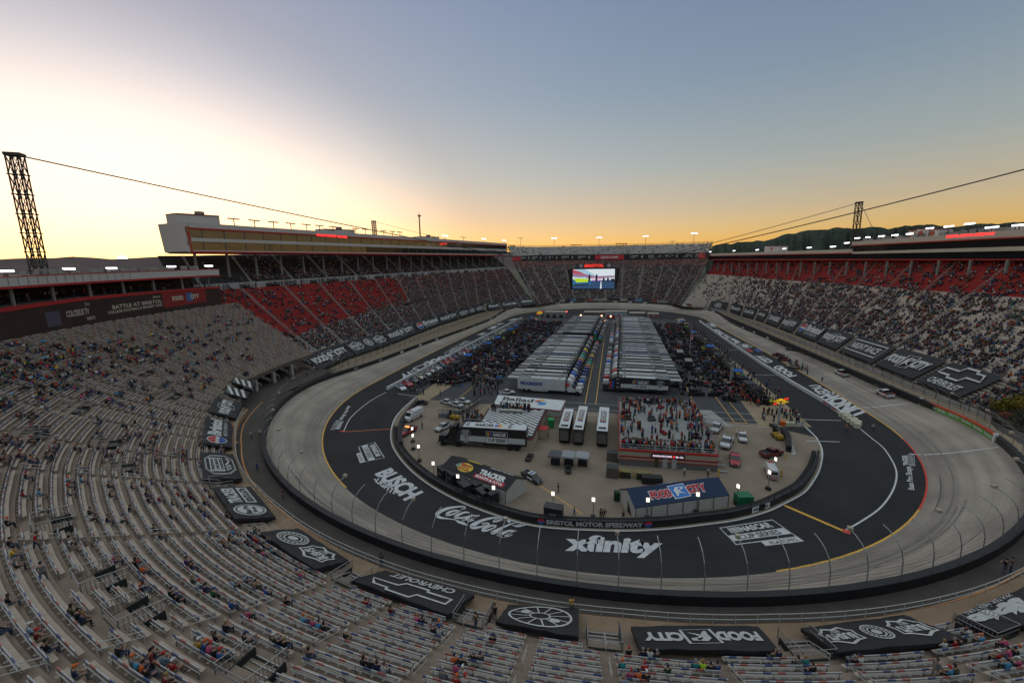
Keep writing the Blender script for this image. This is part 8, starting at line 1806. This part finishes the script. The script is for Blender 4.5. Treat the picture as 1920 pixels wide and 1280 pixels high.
# left infield gap wall
for nm_, pts in (('black angled pit wall in front of the ambulance on the left', [(742, 838), (741, 812), (748, 790), (765, 768), (776, 757)]), ('black curved wall with lettering gap on the right of the infield', [(1492, 848), (1489, 825), (1480, 812)])):
    P = catmull([G(*q)+np.array([1.2 if pts[0][0] < 900 else -1.2, 0, 0]) for q in pts], 4); g = thing('pit_exit_wall', nm_, 'wall', P[len(P)//2]); mb = MB()
    for a, b in zip(P[:-1], P[1:]): mb.bar(a+(0, 0, .6), b+(0, 0, .6), .9, 1.2)
    mb.build('barrier', dark, g, shift=g.location); mb = MB(); mb.tube([p+(0, 0, 1.7) for p in P], .05, 4)
    for p in P[::2]: mb.tube([p, p+(0, 0, 1.7)], .05, 4)
    mb.build('rail', dsteel, g, shift=g.location)
# work lights
for i, (px, py, a) in enumerate(((786.5, 865, 20), (814, 899, 20), (860, 925, 10), (926.5, 948, 8), (1112, 972, 0), (1213, 973, 0), (1306, 962, -10), (1381.5, 946, -40), (1440, 918, -50), (774, 829, 60), (775, 843, 60), (1037, 960, 0), (1452, 892, -60))):
    P = G(px, py); spawn(lt0, P, R_(a), f'upright lit white panel on a pole by the infield wall, {ordinal(i+1) if i < 9 else ordinal(i+1)} in the ring', None, 1.0)
# service vehicles
VEH = [(pick0, 1343, 806, 155, 'white service pickup with utility body, rear of two beside the roof deck building', (.45, .45, .46), .92), (pick0, 1362, 834, 158, 'white service pickup, front of two beside the roof deck building', (.48, .48, .49), .95), (pick0, 1391, 823, 172, 'white wrecker pickup with a yellow rear bar on the right of the infield', (.5, .5, .5), .8), (pick0, 1377, 866, 168, 'bright red pickup behind the roof deck building corner', (.36, .02, .03), .84), (pick0, 1446, 854, 305, 'dark maroon pickup by the right infield wall', (.12, .012, .015), .84), (van0, 1445, 890, -8, 'white box ambulance with red rear chevrons by the right infield wall', (.46, .46, .46), .72),
       (van0, 776, 785, 168, 'white ambulance van facing the camera by the left infield wall', (.5, .5, .5), .9), (pick0, 765, 812, 168, 'red fire pickup with lit roof bar in front of the ambulance van', (.3, .03, .04), .85), (pick0, 997, 899, 235, 'black and white police pickup beside the black roofed tent', (.02, .02, .025), .74), (pick0, 792, 757, 80, 'dark utility buggy near the left infield wall', (.05, .04, .06), .6), (pick0, 838, 757, 245, 'white pickup left of three behind the fenced ramp', (.48, .48, .48), .75), (pick0, 856, 762, 250, 'white pickup in the middle behind the fenced ramp', (.5, .5, .5), .75), (pick0, 868, 755, 255, 'white pickup right of three behind the fenced ramp', (.46, .46, .46), .75), (pick0, 832, 804, 160, 'white and black tow pickup by the yellow lift', (.4, .4, .4), .8), (pick0, 950, 739, 300, 'white pickup with a pale load left of the lettered hauler', (.45, .45, .45), .8), (pick0, 1452, 802, 190, 'small dark buggy by the fuel sign', (.03, .03, .03), .5), (pick0, 1065, 882, 10, 'black utility buggy in front of the grey canopies', (.015, .015, .017), .5), (pick0, 993, 860, 355, 'black utility buggy behind the chequered roof hauler', (.015, .015, .017), .5)]
for pr_, px, py, dg_, lab, c, s_ in VEH:
    o = spawn(pr_, G(px, py)+np.array([0, 0, .014]), R_(dg_), lab, {'body': c, 'roof': (.5, .5, .5) if 'police' in lab else c, 'bed_side': c}, s_); 
    if 'group' in o: del o['group']
    if 'wrecker' in lab: mb = MB(); mb.box((0, -2.95, .6), (2.6, .3, .25)); mb.build('tow_bar', yellow, o)
    if 'fire' in lab: mb = MB(); mb.box((0, .1, 1.88), (1.2, .3, .18)); mb.build('light_bar', mat('lit_amber', (.8, .2, .05), emit=(1, .25, .05), es=.5), o)
    if 'police' in lab: mb = MB(); mb.box((0, .1, 1.85), (1.2, .3, .12)); mb.build('light_bar', signb, o); mb = MB(); [mb.box((s*.985, .3, .85), (.02, 1.8, .4)) for s in (-1, 1)]; mb.build('white_door', signw, o)
# containers, dumpsters, bollards, cabinets
def crate(px, py, d, m_, lab, rz=0, cat='container', lid=None, nm='container'):
    P = G(px, py); g = thing(nm, lab, cat, P, rz); mb = MB(); mb.box((0, 0, d[2]/2+.05), d); mb.build('body', m_, g); mb = MB(); mb.box((0, 0, d[2]+.09), (d[0]+.08, d[1]+.08, .08)); mb.build('lid', lid or m_, g)
    mb = MB(); 
    for x in (-.42, -.14, .14, .42): mb.box((x*d[0], -d[1]/2-.02, d[2]/2), (.06, .05, d[2]*.9))
    mb.build('ribs', m_, g); return g
brn = mat('brown_metal', (.1, .085, .07), .6); olv = mat('olive_metal', (.035, .04, .02), .6); olvl = mat('olive_lid', (.17, .15, .06), .6); grn = mat('green_metal', (.015, .13, .06), .5)
crate(1147.5, 862, (1.9, 1.6, 1.6), brn, 'brown metal container by the roof deck building, farther of two', 0, lid=mat('dark_lid', (.05, .05, .05))); crate(1148, 892, (2.0, 1.7, 1.7), brn, 'brown metal container by the roof deck building, nearer of two', 0, lid=mat('dark_lid'))
crate(1172.5, 893, (1.7, 1.4, 1.1), olv, 'olive dumpster with tan lid, left of two', 0, 'dumpster', olvl, 'dumpster'); crate(1203, 896, (1.7, 1.4, 1.1), olv, 'olive dumpster with tan lid, right of two', 0, 'dumpster', olvl, 'dumpster'); crate(1393, 945, (2.2, 1.5, 1.5), grn, 'bright green generator box by the navy roofed tent', R_(15), 'generator', grn, 'generator'); crate(1156, 937, (.8, .8, 1.3), mat('dark_green', (.01, .04, .02)), 'small dark green bin left of the navy roofed tent', 0, 'bin', None, 'bin'); crate(1222, 905, (3.2, 1.3, 1.1), trim_m, 'long black box behind the navy roofed tent', R_(6), 'box', None, 'box')
crate(1033, 800, (1.2, 1.6, 1.8), mat('plastic_green', (.02, .25, .07)), 'bright green upright tank between the chequered roof and trailers', 0, 'tank', None, 'tank'); crate(1018, 820, (2.1, 2.2, 2.1), tan_wall, 'small hut with a bright red roof beside the chequered building', R_(-10), 'hut', mat('hut_red', (.35, .03, .03)), 'hut'); crate(1467, 797, (1.0, .9, .8), mat('orange_plastic', (.6, .1, .02)), 'orange water barrier by the fuel sign', 0, 'barrier', None, 'barrier')
for i, (px, lab) in enumerate(((1476, 'cream barrier block by the fuel sign, left of two'), (1484, 'cream barrier block by the fuel sign, right of two'))): crate(px, 798, (1.0, .8, .75), mat('cream_plastic'), lab, 0, 'barrier', None, 'barrier')
for i, px in enumerate((1497, 1505)):
    g = thing('white_drum', f'white open drum by the fuel sign, {("left", "right")[i]} of two', 'drum', G(px, 798)); mb = MB(); mb.cyl((0, 0, 0), .36, .8, 12, 0, 'z', .4); mb.build('drum', mat('drum_white', (.5, .5, .48)), g); mb = MB(); mb.cyl((0, 0, .8), .34, .03, 12); mb.build('liner', trim_m, g)
for i, (px, py, lab) in enumerate(((1161, 893, 'yellow bollard at the left end of the roof deck building'), (1189, 895, 'yellow bollard between the two olive dumpsters'), (1218, 897, 'yellow bollard right of the olive dumpsters'), (1347, 893, 'yellow bollard at the right corner of the roof deck building'), (1473, 862, 'yellow bollard beside the dark maroon pickup'), (1465, 893, 'yellow bollard beside the box ambulance'))):
    P = G(px, py); g = thing('bollard', lab, 'bollard', P, 0, 'yellow bollards'); mb = MB(); mb.cyl((0, 0, 0), .12, 1.25, 10); mb.build('post', yellow, g); mb = MB(); mb.cyl((0, 0, 1.25), .12, .08, 10, 0, 'z', .05); mb.build('cap', yellow, g)
for i, (px, py, lab) in enumerate(((853, 786, 'yellow lift truck behind the tow pickup'), (1458, 822, 'yellow forklift with orange box at the right infield gap'))):
    P = G(px, py); g = thing('forklift', lab, 'forklift', P, R_(80 if i == 0 else 10)); mb = MB(); mb.box((0, 0, .7), (1.1, 2.2, .7)); mb.build('body', mat('lift_yellow', (.45, .26, .03), .5), g); mb = MB(); [mb.tube([(x, y, .9), (x, y, 2.0)], .05, 4) for x in (-.45, .45) for y in (-.5, .5)]; mb.box((0, 0, 2.05), (1.0, 1.1, .08)); mb.build('cage', trim_m, g); mb = MB(); mb.box((0, 1.25, 1.2), (.9, .15, 2.0)); mb.box((0, 1.8, .2), (.8, 1.0, .08)); mb.build('mast_and_forks', trim_m, g)
    for x in (-.55, .55):
        for y in (-.7, .7): wheel_part(g, x, y, .32, .25)
# fenced curved ramp on the left of the infield
P = catmull([G(*q) for q in ((822, 783), (846, 782), (872, 774), (890, 762), (898, 755))], 5); g = thing('fenced_ramp', 'curved grey ramp with black mesh fence left of the chequered roof', 'ramp', P[8]); mb = MB(); mb.strip([p+(0, 0, 1.0) for p in P], [p+np.array([.5, 2.2, 1.0]) for p in P]); mb.strip([p for p in P], [p+(0, 0, 1.0) for p in P]); mb.build('ramp', mat('ramp_grey', (.13, .13, .13), .8), g, shift=g.location); mb = MB()
for o_ in (np.zeros(3), np.array([.5, 2.2, 0])):
    mb.tube([p+o_+(0, 0, 2.0) for p in P], .05, 4)
    for p in P[::2]: mb.tube([p+o_+(0, 0, 1.0), p+o_+(0, 0, 2.0)], .05, 4)
mb.build('fence', dsteel, g, shift=g.location)
for _ in range(70): crowd.add(G(rng.uniform(868, 905), rng.uniform(778, 812)), rng.uniform(0, 6), False)
for _ in range(60): crowd.add(G(rng.uniform(885, 935), rng.uniform(700, 742)), rng.uniform(0, 6), False)
mb = MB(); pp = [G(*q) for q in ((868, 814), (902, 768), (915, 758))]; pp2 = [G(*q) for q in ((893, 812), (916, 768), (928, 756))]; mb.strip([(p[0], p[1], .016) for p in pp2], [(p[0], p[1], .016) for p in pp]); struct('tan_path', mb, tan_c)
# fuel signs
def fuel_sign(px, py, py_top, k, label):
    P = G(px, py); h = above(P, py_top); g = thing('fuel_sign', label, 'sign', P); mb = MB(); mb.box((0, 0, h/2), (.5*k, .4*k, h)); mb.build('pylon', mat('pylon_grey', (.3, .3, .3), .6), g)
    D_ = [(-1.9, 0), (0, .85), (1.9, 0), (0, -.85)]; S_ = lambda s, y: [(x*k*s, y, h+z*k*s) for x, z in D_]; mb = MB(); mb.hexa([*(lambda a, b: [a[3], a[2], b[2], b[3]])(S_(1.1, -.12), S_(1.1, .12)), *(lambda a, b: [a[0], a[1], b[1], b[0]])(S_(1.1, -.12), S_(1.1, .12))]); 
    mb = MB(); mb.add(S_(1.12, -.1)+S_(1.12, .1), [(0, 1, 2, 3), (7, 6, 5, 4), (0, 4, 5, 1), (1, 5, 6, 2), (2, 6, 7, 3), (3, 7, 4, 0)]); mb.build('border', trim_m, g); mb = MB(); mb.add(S_(1, -.14)+S_(1, -.1), [(0, 1, 2, 3)]); mb.build('yellow_panel', mat('fuel_yellow', (.8, .5, .03), .5, emit=(1, .6, .02), es=.08), g)
    mb = MB(); text(mb, 'SUNOCO', [(-1.5*k, -.2, h-.34*k), (1.5*k, -.2, h-.34*k), (1.5*k, -.2, h+.34*k), (-1.5*k, -.2, h+.34*k)], bold=.02); mb.build('lettering', mat('fuel_navy', (.015, .02, .07), .5), g)
    for pts in ([(.7, .55), (1.5, .5), (1.75, 1.15), (1.2, .85), (.9, 1.1)], [(-1.6, -.55), (-.6, -.5), (-.9, -.85), (-1.7, -1.05)]): mb = MB(); n = len(pts); mb.add([(x*k, -.16, h+z*k) for x, z in pts]+[(x*k, .1, h+z*k) for x, z in pts], [tuple(range(n)), tuple(range(2*n-1, n-1, -1))]+[(i, n+i, n+(i+1) % n, (i+1) % n) for i in range(n)]); mb.build('red_arrow', mat('fuel_red', (.8, .04, .02), emit=(1, .05, .02), es=.08), g)
    return g
fuel_sign(1459, 796, 752, .83, 'lit yellow diamond fuel sign with red arrows at the near end of right pit lane'); fuel_sign(1012, 606, 586.5, 1.15, 'distant lit yellow diamond fuel sign at the far left pit lane end')
for _ in range(26): crowd.add(G(rng.uniform(1424, 1500), rng.uniform(772, 797)), rng.uniform(0, 6), False)
# number boards and lamp over pit road, flag, mast
for i, (px, py, hh, c, nm) in enumerate(((1383, 700, 11, (.75, .45, .03), 'round amber lollipop board'), (1392, 703, 7, (.1, .5, .3), 'green board'), (1429, 729, 11, (.8, .25, .03), 'red and yellow board'), (1445, 751, 9, (.6, .7, .05), 'yellow number board'), (1341, 668, 8, (.7, .8, .1), 'pale yellow square board'), (1318, 642, 7, (.6, .6, .05), 'yellow round board'), (1319, 652, 7, (.6, .6, .05), 'dim yellow board'), (1360, 679, 7, (.45, .45, .2), 'dark-edged yellow board'), (1286, 612, 8, (.5, .7, .1), 'small lime board'), (899, 661, 8, (.8, .16, .05), 'round orange board'), (840, 698, 7, (.75, .2, .08), 'orange arrow board'), (963, 622, 6, (.6, .5, .05), 'small yellow board'), (944, 634, 6, (.6, .65, .1), 'lime board'))):
    P = G(px, py+hh); g = thing('pit_board', f'{nm} on a pole over pit lane', 'pit board', P); h = above(P, py); k = np.linalg.norm(P-CAM)/FPX; mb = MB(); mb.tube([(0, 0, 0), (0, 0, h)], .05, 4); mb.build('pole', steel, g); mb = MB(); mb.cyl((0, -.04, h), 3.6*k, .08, 12 if 'round' in nm else 4, 0, 'y'); mb.build('board', mat('board_glow', obj=True, rough=.5), g, color=c)
P = G(1293, 664); g = thing('flag_pole', 'tall flag pole with a striped flag hanging limp on the right of the haulers', 'flag pole', P); h = above(P, 608); mb = MB(); mb.tube([(0, 0, 0), (0, 0, h)], [.14, .07], 6); mb.build('pole', pipe, g); zf = above(P, 622)
for k in range(6): mb = MB(); z1 = zf-k*.55; mb.add([(.1, 0, z1-.55), (.9+.1*math.sin(k), .2*math.sin(k), z1-.7), (.9+.1*math.sin(k-1), .2*math.sin(k-1), z1-.15), (.1, 0, z1)], [(0, 1, 2, 3)]); mb.build('flag_stripe', mat('flag_red', (.35, .05, .06)) if k % 2 else mat('flag_white', (.45, .42, .42)), g)
mb = MB(); mb.add([(.09, -.03, zf-1.5), (.5, -.03, zf-1.6), (.5, -.03, zf-.1), (.09, -.03, zf)], [(0, 1, 2, 3)]); mb.build('flag_canton', mat('flag_navy', (.02, .03, .1)), g)
P = G(1371, 716); g = thing('scoring_pylon', 'slim grey pylon standing among the right pit carts', 'pylon', P); h = above(P, 678); mb = MB(); mb.box((0, 0, h/2), (.8, .6, h)); mb.build('shaft', mat('pylon_grey'), g); mb = MB(); mb.box((0, -.34, h-.9), (.8, .06, 1.4)); mb.build('head_panel', mat('grey_unit'), g)
# far end of the infield
for i, (px, py, w, hp, m_, lab) in enumerate(((1040, 595, 38, 9, mat('pale_grey_wall', (.25, .25, .25)), 'low grey building at the far end of the infield, left'), (1115, 597, 40, 11, mat('brown_wall', (.13, .1, .09)), 'brown far infield building behind the left haulers'), (1155, 597, 40, 12, mat('pale_blue_wall', (.28, .36, .42)), 'far infield building with a pale blue lettered front'), (1195, 597, 28, 9, mat('dark_grey_wall', (.1, .1, .1)), 'dark far infield building right of the blue lettered one'), (1225, 594, 20, 5, mat('white_block_wall'), 'low white far infield shed with red doors'))):
    A_, B_ = G(px-w/2, py), G(px+w/2, py); h = above((A_+B_)/2, py-hp); g = thing('garage_building', lab, 'building', A_); mb = MB(); mb.hexa([(*A_[:2], 0), (*B_[:2], 0), (B_[0], B_[1]+7, 0), (A_[0], A_[1]+7, 0), (*A_[:2], h), (*B_[:2], h), (B_[0], B_[1]+7, h+.3), (A_[0], A_[1]+7, h+.3)]); mb.build('wall', m_, g, shift=g.location)
    mb = MB(); mb.hexa([(A_[0]-.3, A_[1]-.4, h), (B_[0]+.3, B_[1]-.4, h), (B_[0]+.3, B_[1]+7.2, h+.32), (A_[0]-.3, A_[1]+7.2, h+.32), (A_[0]-.3, A_[1]-.4, h+.25), (B_[0]+.3, B_[1]-.4, h+.25), (B_[0]+.3, B_[1]+7.2, h+.57), (A_[0]-.3, A_[1]+7.2, h+.57)]); mb.build('roof', mat('tan_roof', (.27, .24, .2), .8), g, shift=g.location)
    n = max(2, int(w/10))
    for k in range(n): mb = MB(); x = A_[0]+(B_[0]-A_[0])*(k+.5)/n; mb.box((x, A_[1]-.05, h*.3), ((B_[0]-A_[0])/n*.55, .1, h*.6)); mb.build('door', mat('shed_red', (.3, .03, .03)) if 'red' in lab else trim_m, g, shift=g.location)
for i, (px, py) in enumerate(((1062, 585), (1089, 592), (1128, 593), (1145, 594))): 
    P = G(px, py+5); g = thing('beacon_lamp', f'small lit lamp at the far infield end, {ordinal(i+1)} from the left', 'lamp', P); h = above(P, py); mb = MB(); mb.tube([(0, 0, 0), (0, 0, h)], .1, 4); mb.build('post', dsteel, g); mb = MB(); mb.cyl((0, 0, h), .5, .8, 8); mb.build('lamp', mat('red_lamp', (.8, .1, .1), emit=(1, .1, .08), es=.6) if i == 0 else mat('warm_lamp', (.8, .5, .3), emit=(1, .5, .25), es=.5), g)
for px, py, c, hk, pose, lab in ((1047, 919, B, 'dark hair', 0, 'lone man in dark clothing walking on the open infield concrete'), (1077, 966, BL, 'dark hair', 1, 'person in blue with a pole walking by the infield wall lettering'), (1125, 969, B, 'dark hair', 0, 'person in black, left of three by the infield wall'), (1129, 970, DR, 'black cap', 0, 'person in dark red, middle of three by the infield wall'), (1133, 969, B, 'brown hair', 3, 'person in black, right of three by the infield wall'), (1168, 972, DR, 'dark hair', 1, 'person in dark red bending by the tent left corner'), (1283, 888, W_, 'dark hair', 0, 'person in white shirt walking before the roof deck building'), (1327, 889, W_, 'dark hair', 2, 'person in white shirt near the right corner of the roof deck building'), (826, 738, B, 'dark hair', 0, 'photographer in black crouched near the first stock car'), (744, 737, B, 'dark hair', 2, 'person with a camera tripod in front of the first stock car'), (792, 800, N_, 'navy cap', 0, 'crew member in navy beside the fire pickup')):
    person(G(px, py+4)+np.array([0, 0, .012]), rng.uniform(0, 6), c, pose, lab, None, False, hk)
for k in range(7): P = G(770+k*4, 739); crowd.add(P, rng.uniform(0, 6), False)

# ------------------------------------------------------------------ painted lettering on the apron
GL = MB(); LZ = np.array([0, 0, .012])
def gq(*px): return [G(*q) for q in px]
def gtext(s, px, bold=.04, box=(0, 0, 1, 1), mi=0, shear=0., lift=1): text(GL, s, gq(*px), box, LZ*lift, mi, bold, shear)
gtext('xfinity', [(1058, 1042), (1232, 1046), (1245, 1010), (1062, 1000)], .05)
bq_ = gq((758, 940), (790, 922), (734, 876), (700, 884))
qb = gq((700, 889), (757, 940), (795, 922), (733, 876)); text(GL, 'BUSCH', qb, (0, .04, 1, 1), LZ, 0, .05); ql = gq((699, 900), (738, 929), (744, 919), (706, 893)); text(GL, '-LIGHT-', ql, (0, 0, 1, 1), LZ, 0, .04)
# script soft-drink name traced as strokes
def cc_(pts, w): 
    s_ = 8.727; P = np.array([q[:2] for q in catmull([(780+x/s_, 920+y/s_, 0) for x, y in pts], 6)]); W_2 = np.interp(np.linspace(0, 1, len(P)), np.linspace(0, 1, len(w)), w)/s_/2; V, F = stroke(P, W_2); GL.add([G(a, b)+LZ for a, b in V], F, 0)
cc_([(740, 295), (800, 285), (790, 255), (650, 262), (500, 290), (380, 345), (345, 395), (400, 435), (540, 455), (640, 470), (700, 505), (780, 530), (830, 560)], [14, 18, 18, 30, 44, 58, 60, 40, 14, 14, 40, 46, 8]); cc_([(720, 330), (640, 320), (540, 350), (500, 385), (560, 392), (680, 350), (740, 320)], [18, 28, 38, 36, 26, 20, 12]); cc_([(880, 355), (800, 350), (680, 395), (640, 430), (720, 440), (800, 420)], [16, 28, 42, 40, 26, 10]); cc_([(1010, 400), (920, 405), (800, 440), (760, 465), (840, 460), (960, 420), (1040, 400)], [14, 28, 40, 38, 28, 26, 16]); cc_([(960, 420), (880, 465), (860, 490), (960, 475)], [30, 40, 32, 8])
cc_([(1250, 505), (1340, 490), (1420, 455), (1370, 432), (1250, 440), (1090, 480), (960, 540), (910, 580), (960, 600), (1090, 580), (1200, 545), (1160, 525), (1080, 540)], [20, 24, 22, 18, 30, 44, 60, 62, 46, 24, 20, 18, 24]); cc_([(1250, 505), (1310, 460), (1400, 450), (1480, 455), (1540, 510)], [14, 14, 12, 40, 60]); cc_([(1320, 570), (1240, 565), (1120, 610), (1090, 645), (1160, 645), (1280, 600), (1320, 570)], [18, 30, 42, 38, 28, 20, 14]); cc_([(1590, 525), (1480, 570), (1320, 640), (1240, 680), (1280, 690), (1400, 640)], [16, 28, 38, 42, 28, 8]); cc_([(1590, 525), (1680, 515), (1720, 535), (1640, 560), (1560, 545), (1650, 575), (1740, 565), (1820, 545)], [12, 14, 12, 10, 12, 30, 22, 6]); cc_([(1620, 650), (1520, 650), (1380, 700), (1340, 720), (1430, 715), (1560, 670), (1640, 650)], [14, 28, 40, 36, 28, 24, 14]); cc_([(1560, 675), (1440, 730), (1410, 745), (1520, 735), (1580, 715)], [28, 40, 34, 14, 6])
def cup_sign(q, flipped=False):
    P = [(0, .16), (.0, 1), (1, 1), (1, .16)]; V, F = outline([(.02, .2), (.98, .2), (.98, .98), (.02, .98)], (.012, .022)); put(GL, V, F, q, (0, 0, 1, 1), LZ); text(GL, 'NASCAR', q, (.3, .68, .86, .92), LZ, 0, .05)
    for k in range(4): V, F = rect(.12+.045*k, .68, .15+.045*k, .92); put(GL, V, F, q, (0, 0, 1, 1), LZ)
    V, F = rect(.02, .34, .98, .6); put(GL, V, F, q, (0, 0, 1, 1), LZ); text(GL, 'CUP SERIES', q, (.16, .37, .84, .57), LZ*1.6, 1, .02); V, F = rect(.4, .0, .99, .19); put(GL, V, F, q, (0, 0, 1, 1), LZ); text(GL, 'PLAYOFFS', q, (.5, .03, .92, .15), LZ*1.6, 1, .01)
cup_sign(gq((1386, 1029), (1509, 1014), (1449, 973), (1347, 989))); cup_sign(gq((664, 839), (675, 868), (722, 858), (703, 828)))
# second sign keeps its own reading direction
def bass(q):
    text(GL, 'Bass Pro Shops', q, (0, .2, .62, .9), LZ, 0, .03); text(GL, 'TRACKER', q, (.66, .55, .98, .98), LZ, 0, .05); V, F = outline([(.65, .04), (1, .04), (1, .48), (.65, .48)], (.006, .03)); put(GL, V, F, q, (0, 0, 1, 1), LZ); text(GL, 'BOATS & ATVs', q, (.67, .12, .98, .4), LZ, 0, .02)
bass(gq((1722, 919), (1714, 852), (1690, 852), (1701, 917))); bass(gq((648, 760), (619, 805), (636, 806), (659, 762)))
text(GL, 'UNOH', gq((1634, 769), (1562, 734), (1535, 744), (1594, 783)), (0, .02, 1, .98), LZ, 0, .06); text(GL, '.EDU', gq((1570, 740), (1536, 720), (1516, 723), (1538, 741)), (0, .1, 1, 1), LZ, 0, .04)
text(GL, 'FOOD', gq((1495, 704), (1463, 684), (1447, 688), (1480, 707)), (0, 0, 1, 1), LZ, 0, .06); text(GL, 'CITY', gq((1452, 678), (1430, 666), (1414, 666), (1438, 681)), (0, 0, 1, 1), LZ, 0, .06)
text(GL, 'FOOD', gq((836, 664), (790, 681), (800, 690), (848, 668)), (0, 0, 1, 1), LZ, 0, .06); text(GL, 'CITY', gq((783, 690), (748, 703), (755, 709), (790, 695)), (0, 0, 1, 1), LZ, 0, .06); V, F = outline([(0, 0), (1, 0), (1, 1), (0, 1)], (.09, .09)); put(GL, V, F, gq((800, 680), (776, 690), (774, 702), (797, 692)), (0, 0, 1, 1), LZ)
V, F = outline([(.02, .05), (.98, .05), (.98, .95), (.02, .95)], (.008, .035)); qn = gq((831, 662), (872, 638), (885, 638), (846, 663)); put(GL, V, F, qn, (0, 0, 1, 1), LZ); text(GL, 'NIGHT RACE', qn, (.1, .25, .92, .75), LZ, 0, .03)
for px in ([(894, 627), (907, 623), (914, 624), (902, 629)], [(914, 616), (926, 610), (935, 611), (924, 618)], [(928, 608), (940, 605), (946, 607), (934, 609)], [(1325, 606), (1340, 605), (1348, 612), (1334, 613)], [(1384, 646), (1399, 644), (1411, 650), (1396, 653)]):
    q = gq(*px); V, F = outline([(.0, .0), (1, .0), (1, 1), (.0, 1)], (.05, .06)); put(GL, V, F, q, (0, 0, 1, 1), LZ); V, F = disc(.5, .5, .34, .34); put(GL, V, F, q, (0, 0, 1, 1), LZ)
text(GL, 'Bass Pro Shops', gq((1393, 640), (1347, 616), (1334, 618), (1378, 645)), (0, .1, 1, .9), LZ, 0, .04)
V, F = rect(0, 0, 1, 1); put(GL, V, F, gq((1398, 655), (1407, 660), (1413, 659), (1404, 654)), (0, 0, 1, 1), LZ, 2); put(GL, V, F, gq((1413, 655), (1421, 660), (1431, 657), (1422, 653)), (0, 0, 1, 1), LZ, 3)
food_city(GL, gq((1470, 813), (1494, 848), (1486, 850), (1462, 815))[::1] and gq((1482, 852), (1468, 812), (1481, 812), (1496, 850)), LZ, (0, .0, 1, 1))
for a, b in (((955, 601), (968, 597)), ((1280, 583), (1296, 588))): ribbon(GL, [G(*a), G(*b)], 2.2, .012)
struct('painted_lettering', GL, [mat('ground_letter', (.46, .46, .47), .65, noise=.3, scale=.9, detail=8), asph, mat('letter_red', (.4, .04, .04), .6), mat('letter_blue', (.04, .07, .25), .6)])

# ------------------------------------------------------------------ the crowd
o = crowd.build('crowd'); tag(o, 'thousands of seated spectators and infield crew too many to count', 'crowd', None, 'stuff')
bpy.context.view_layer.update()
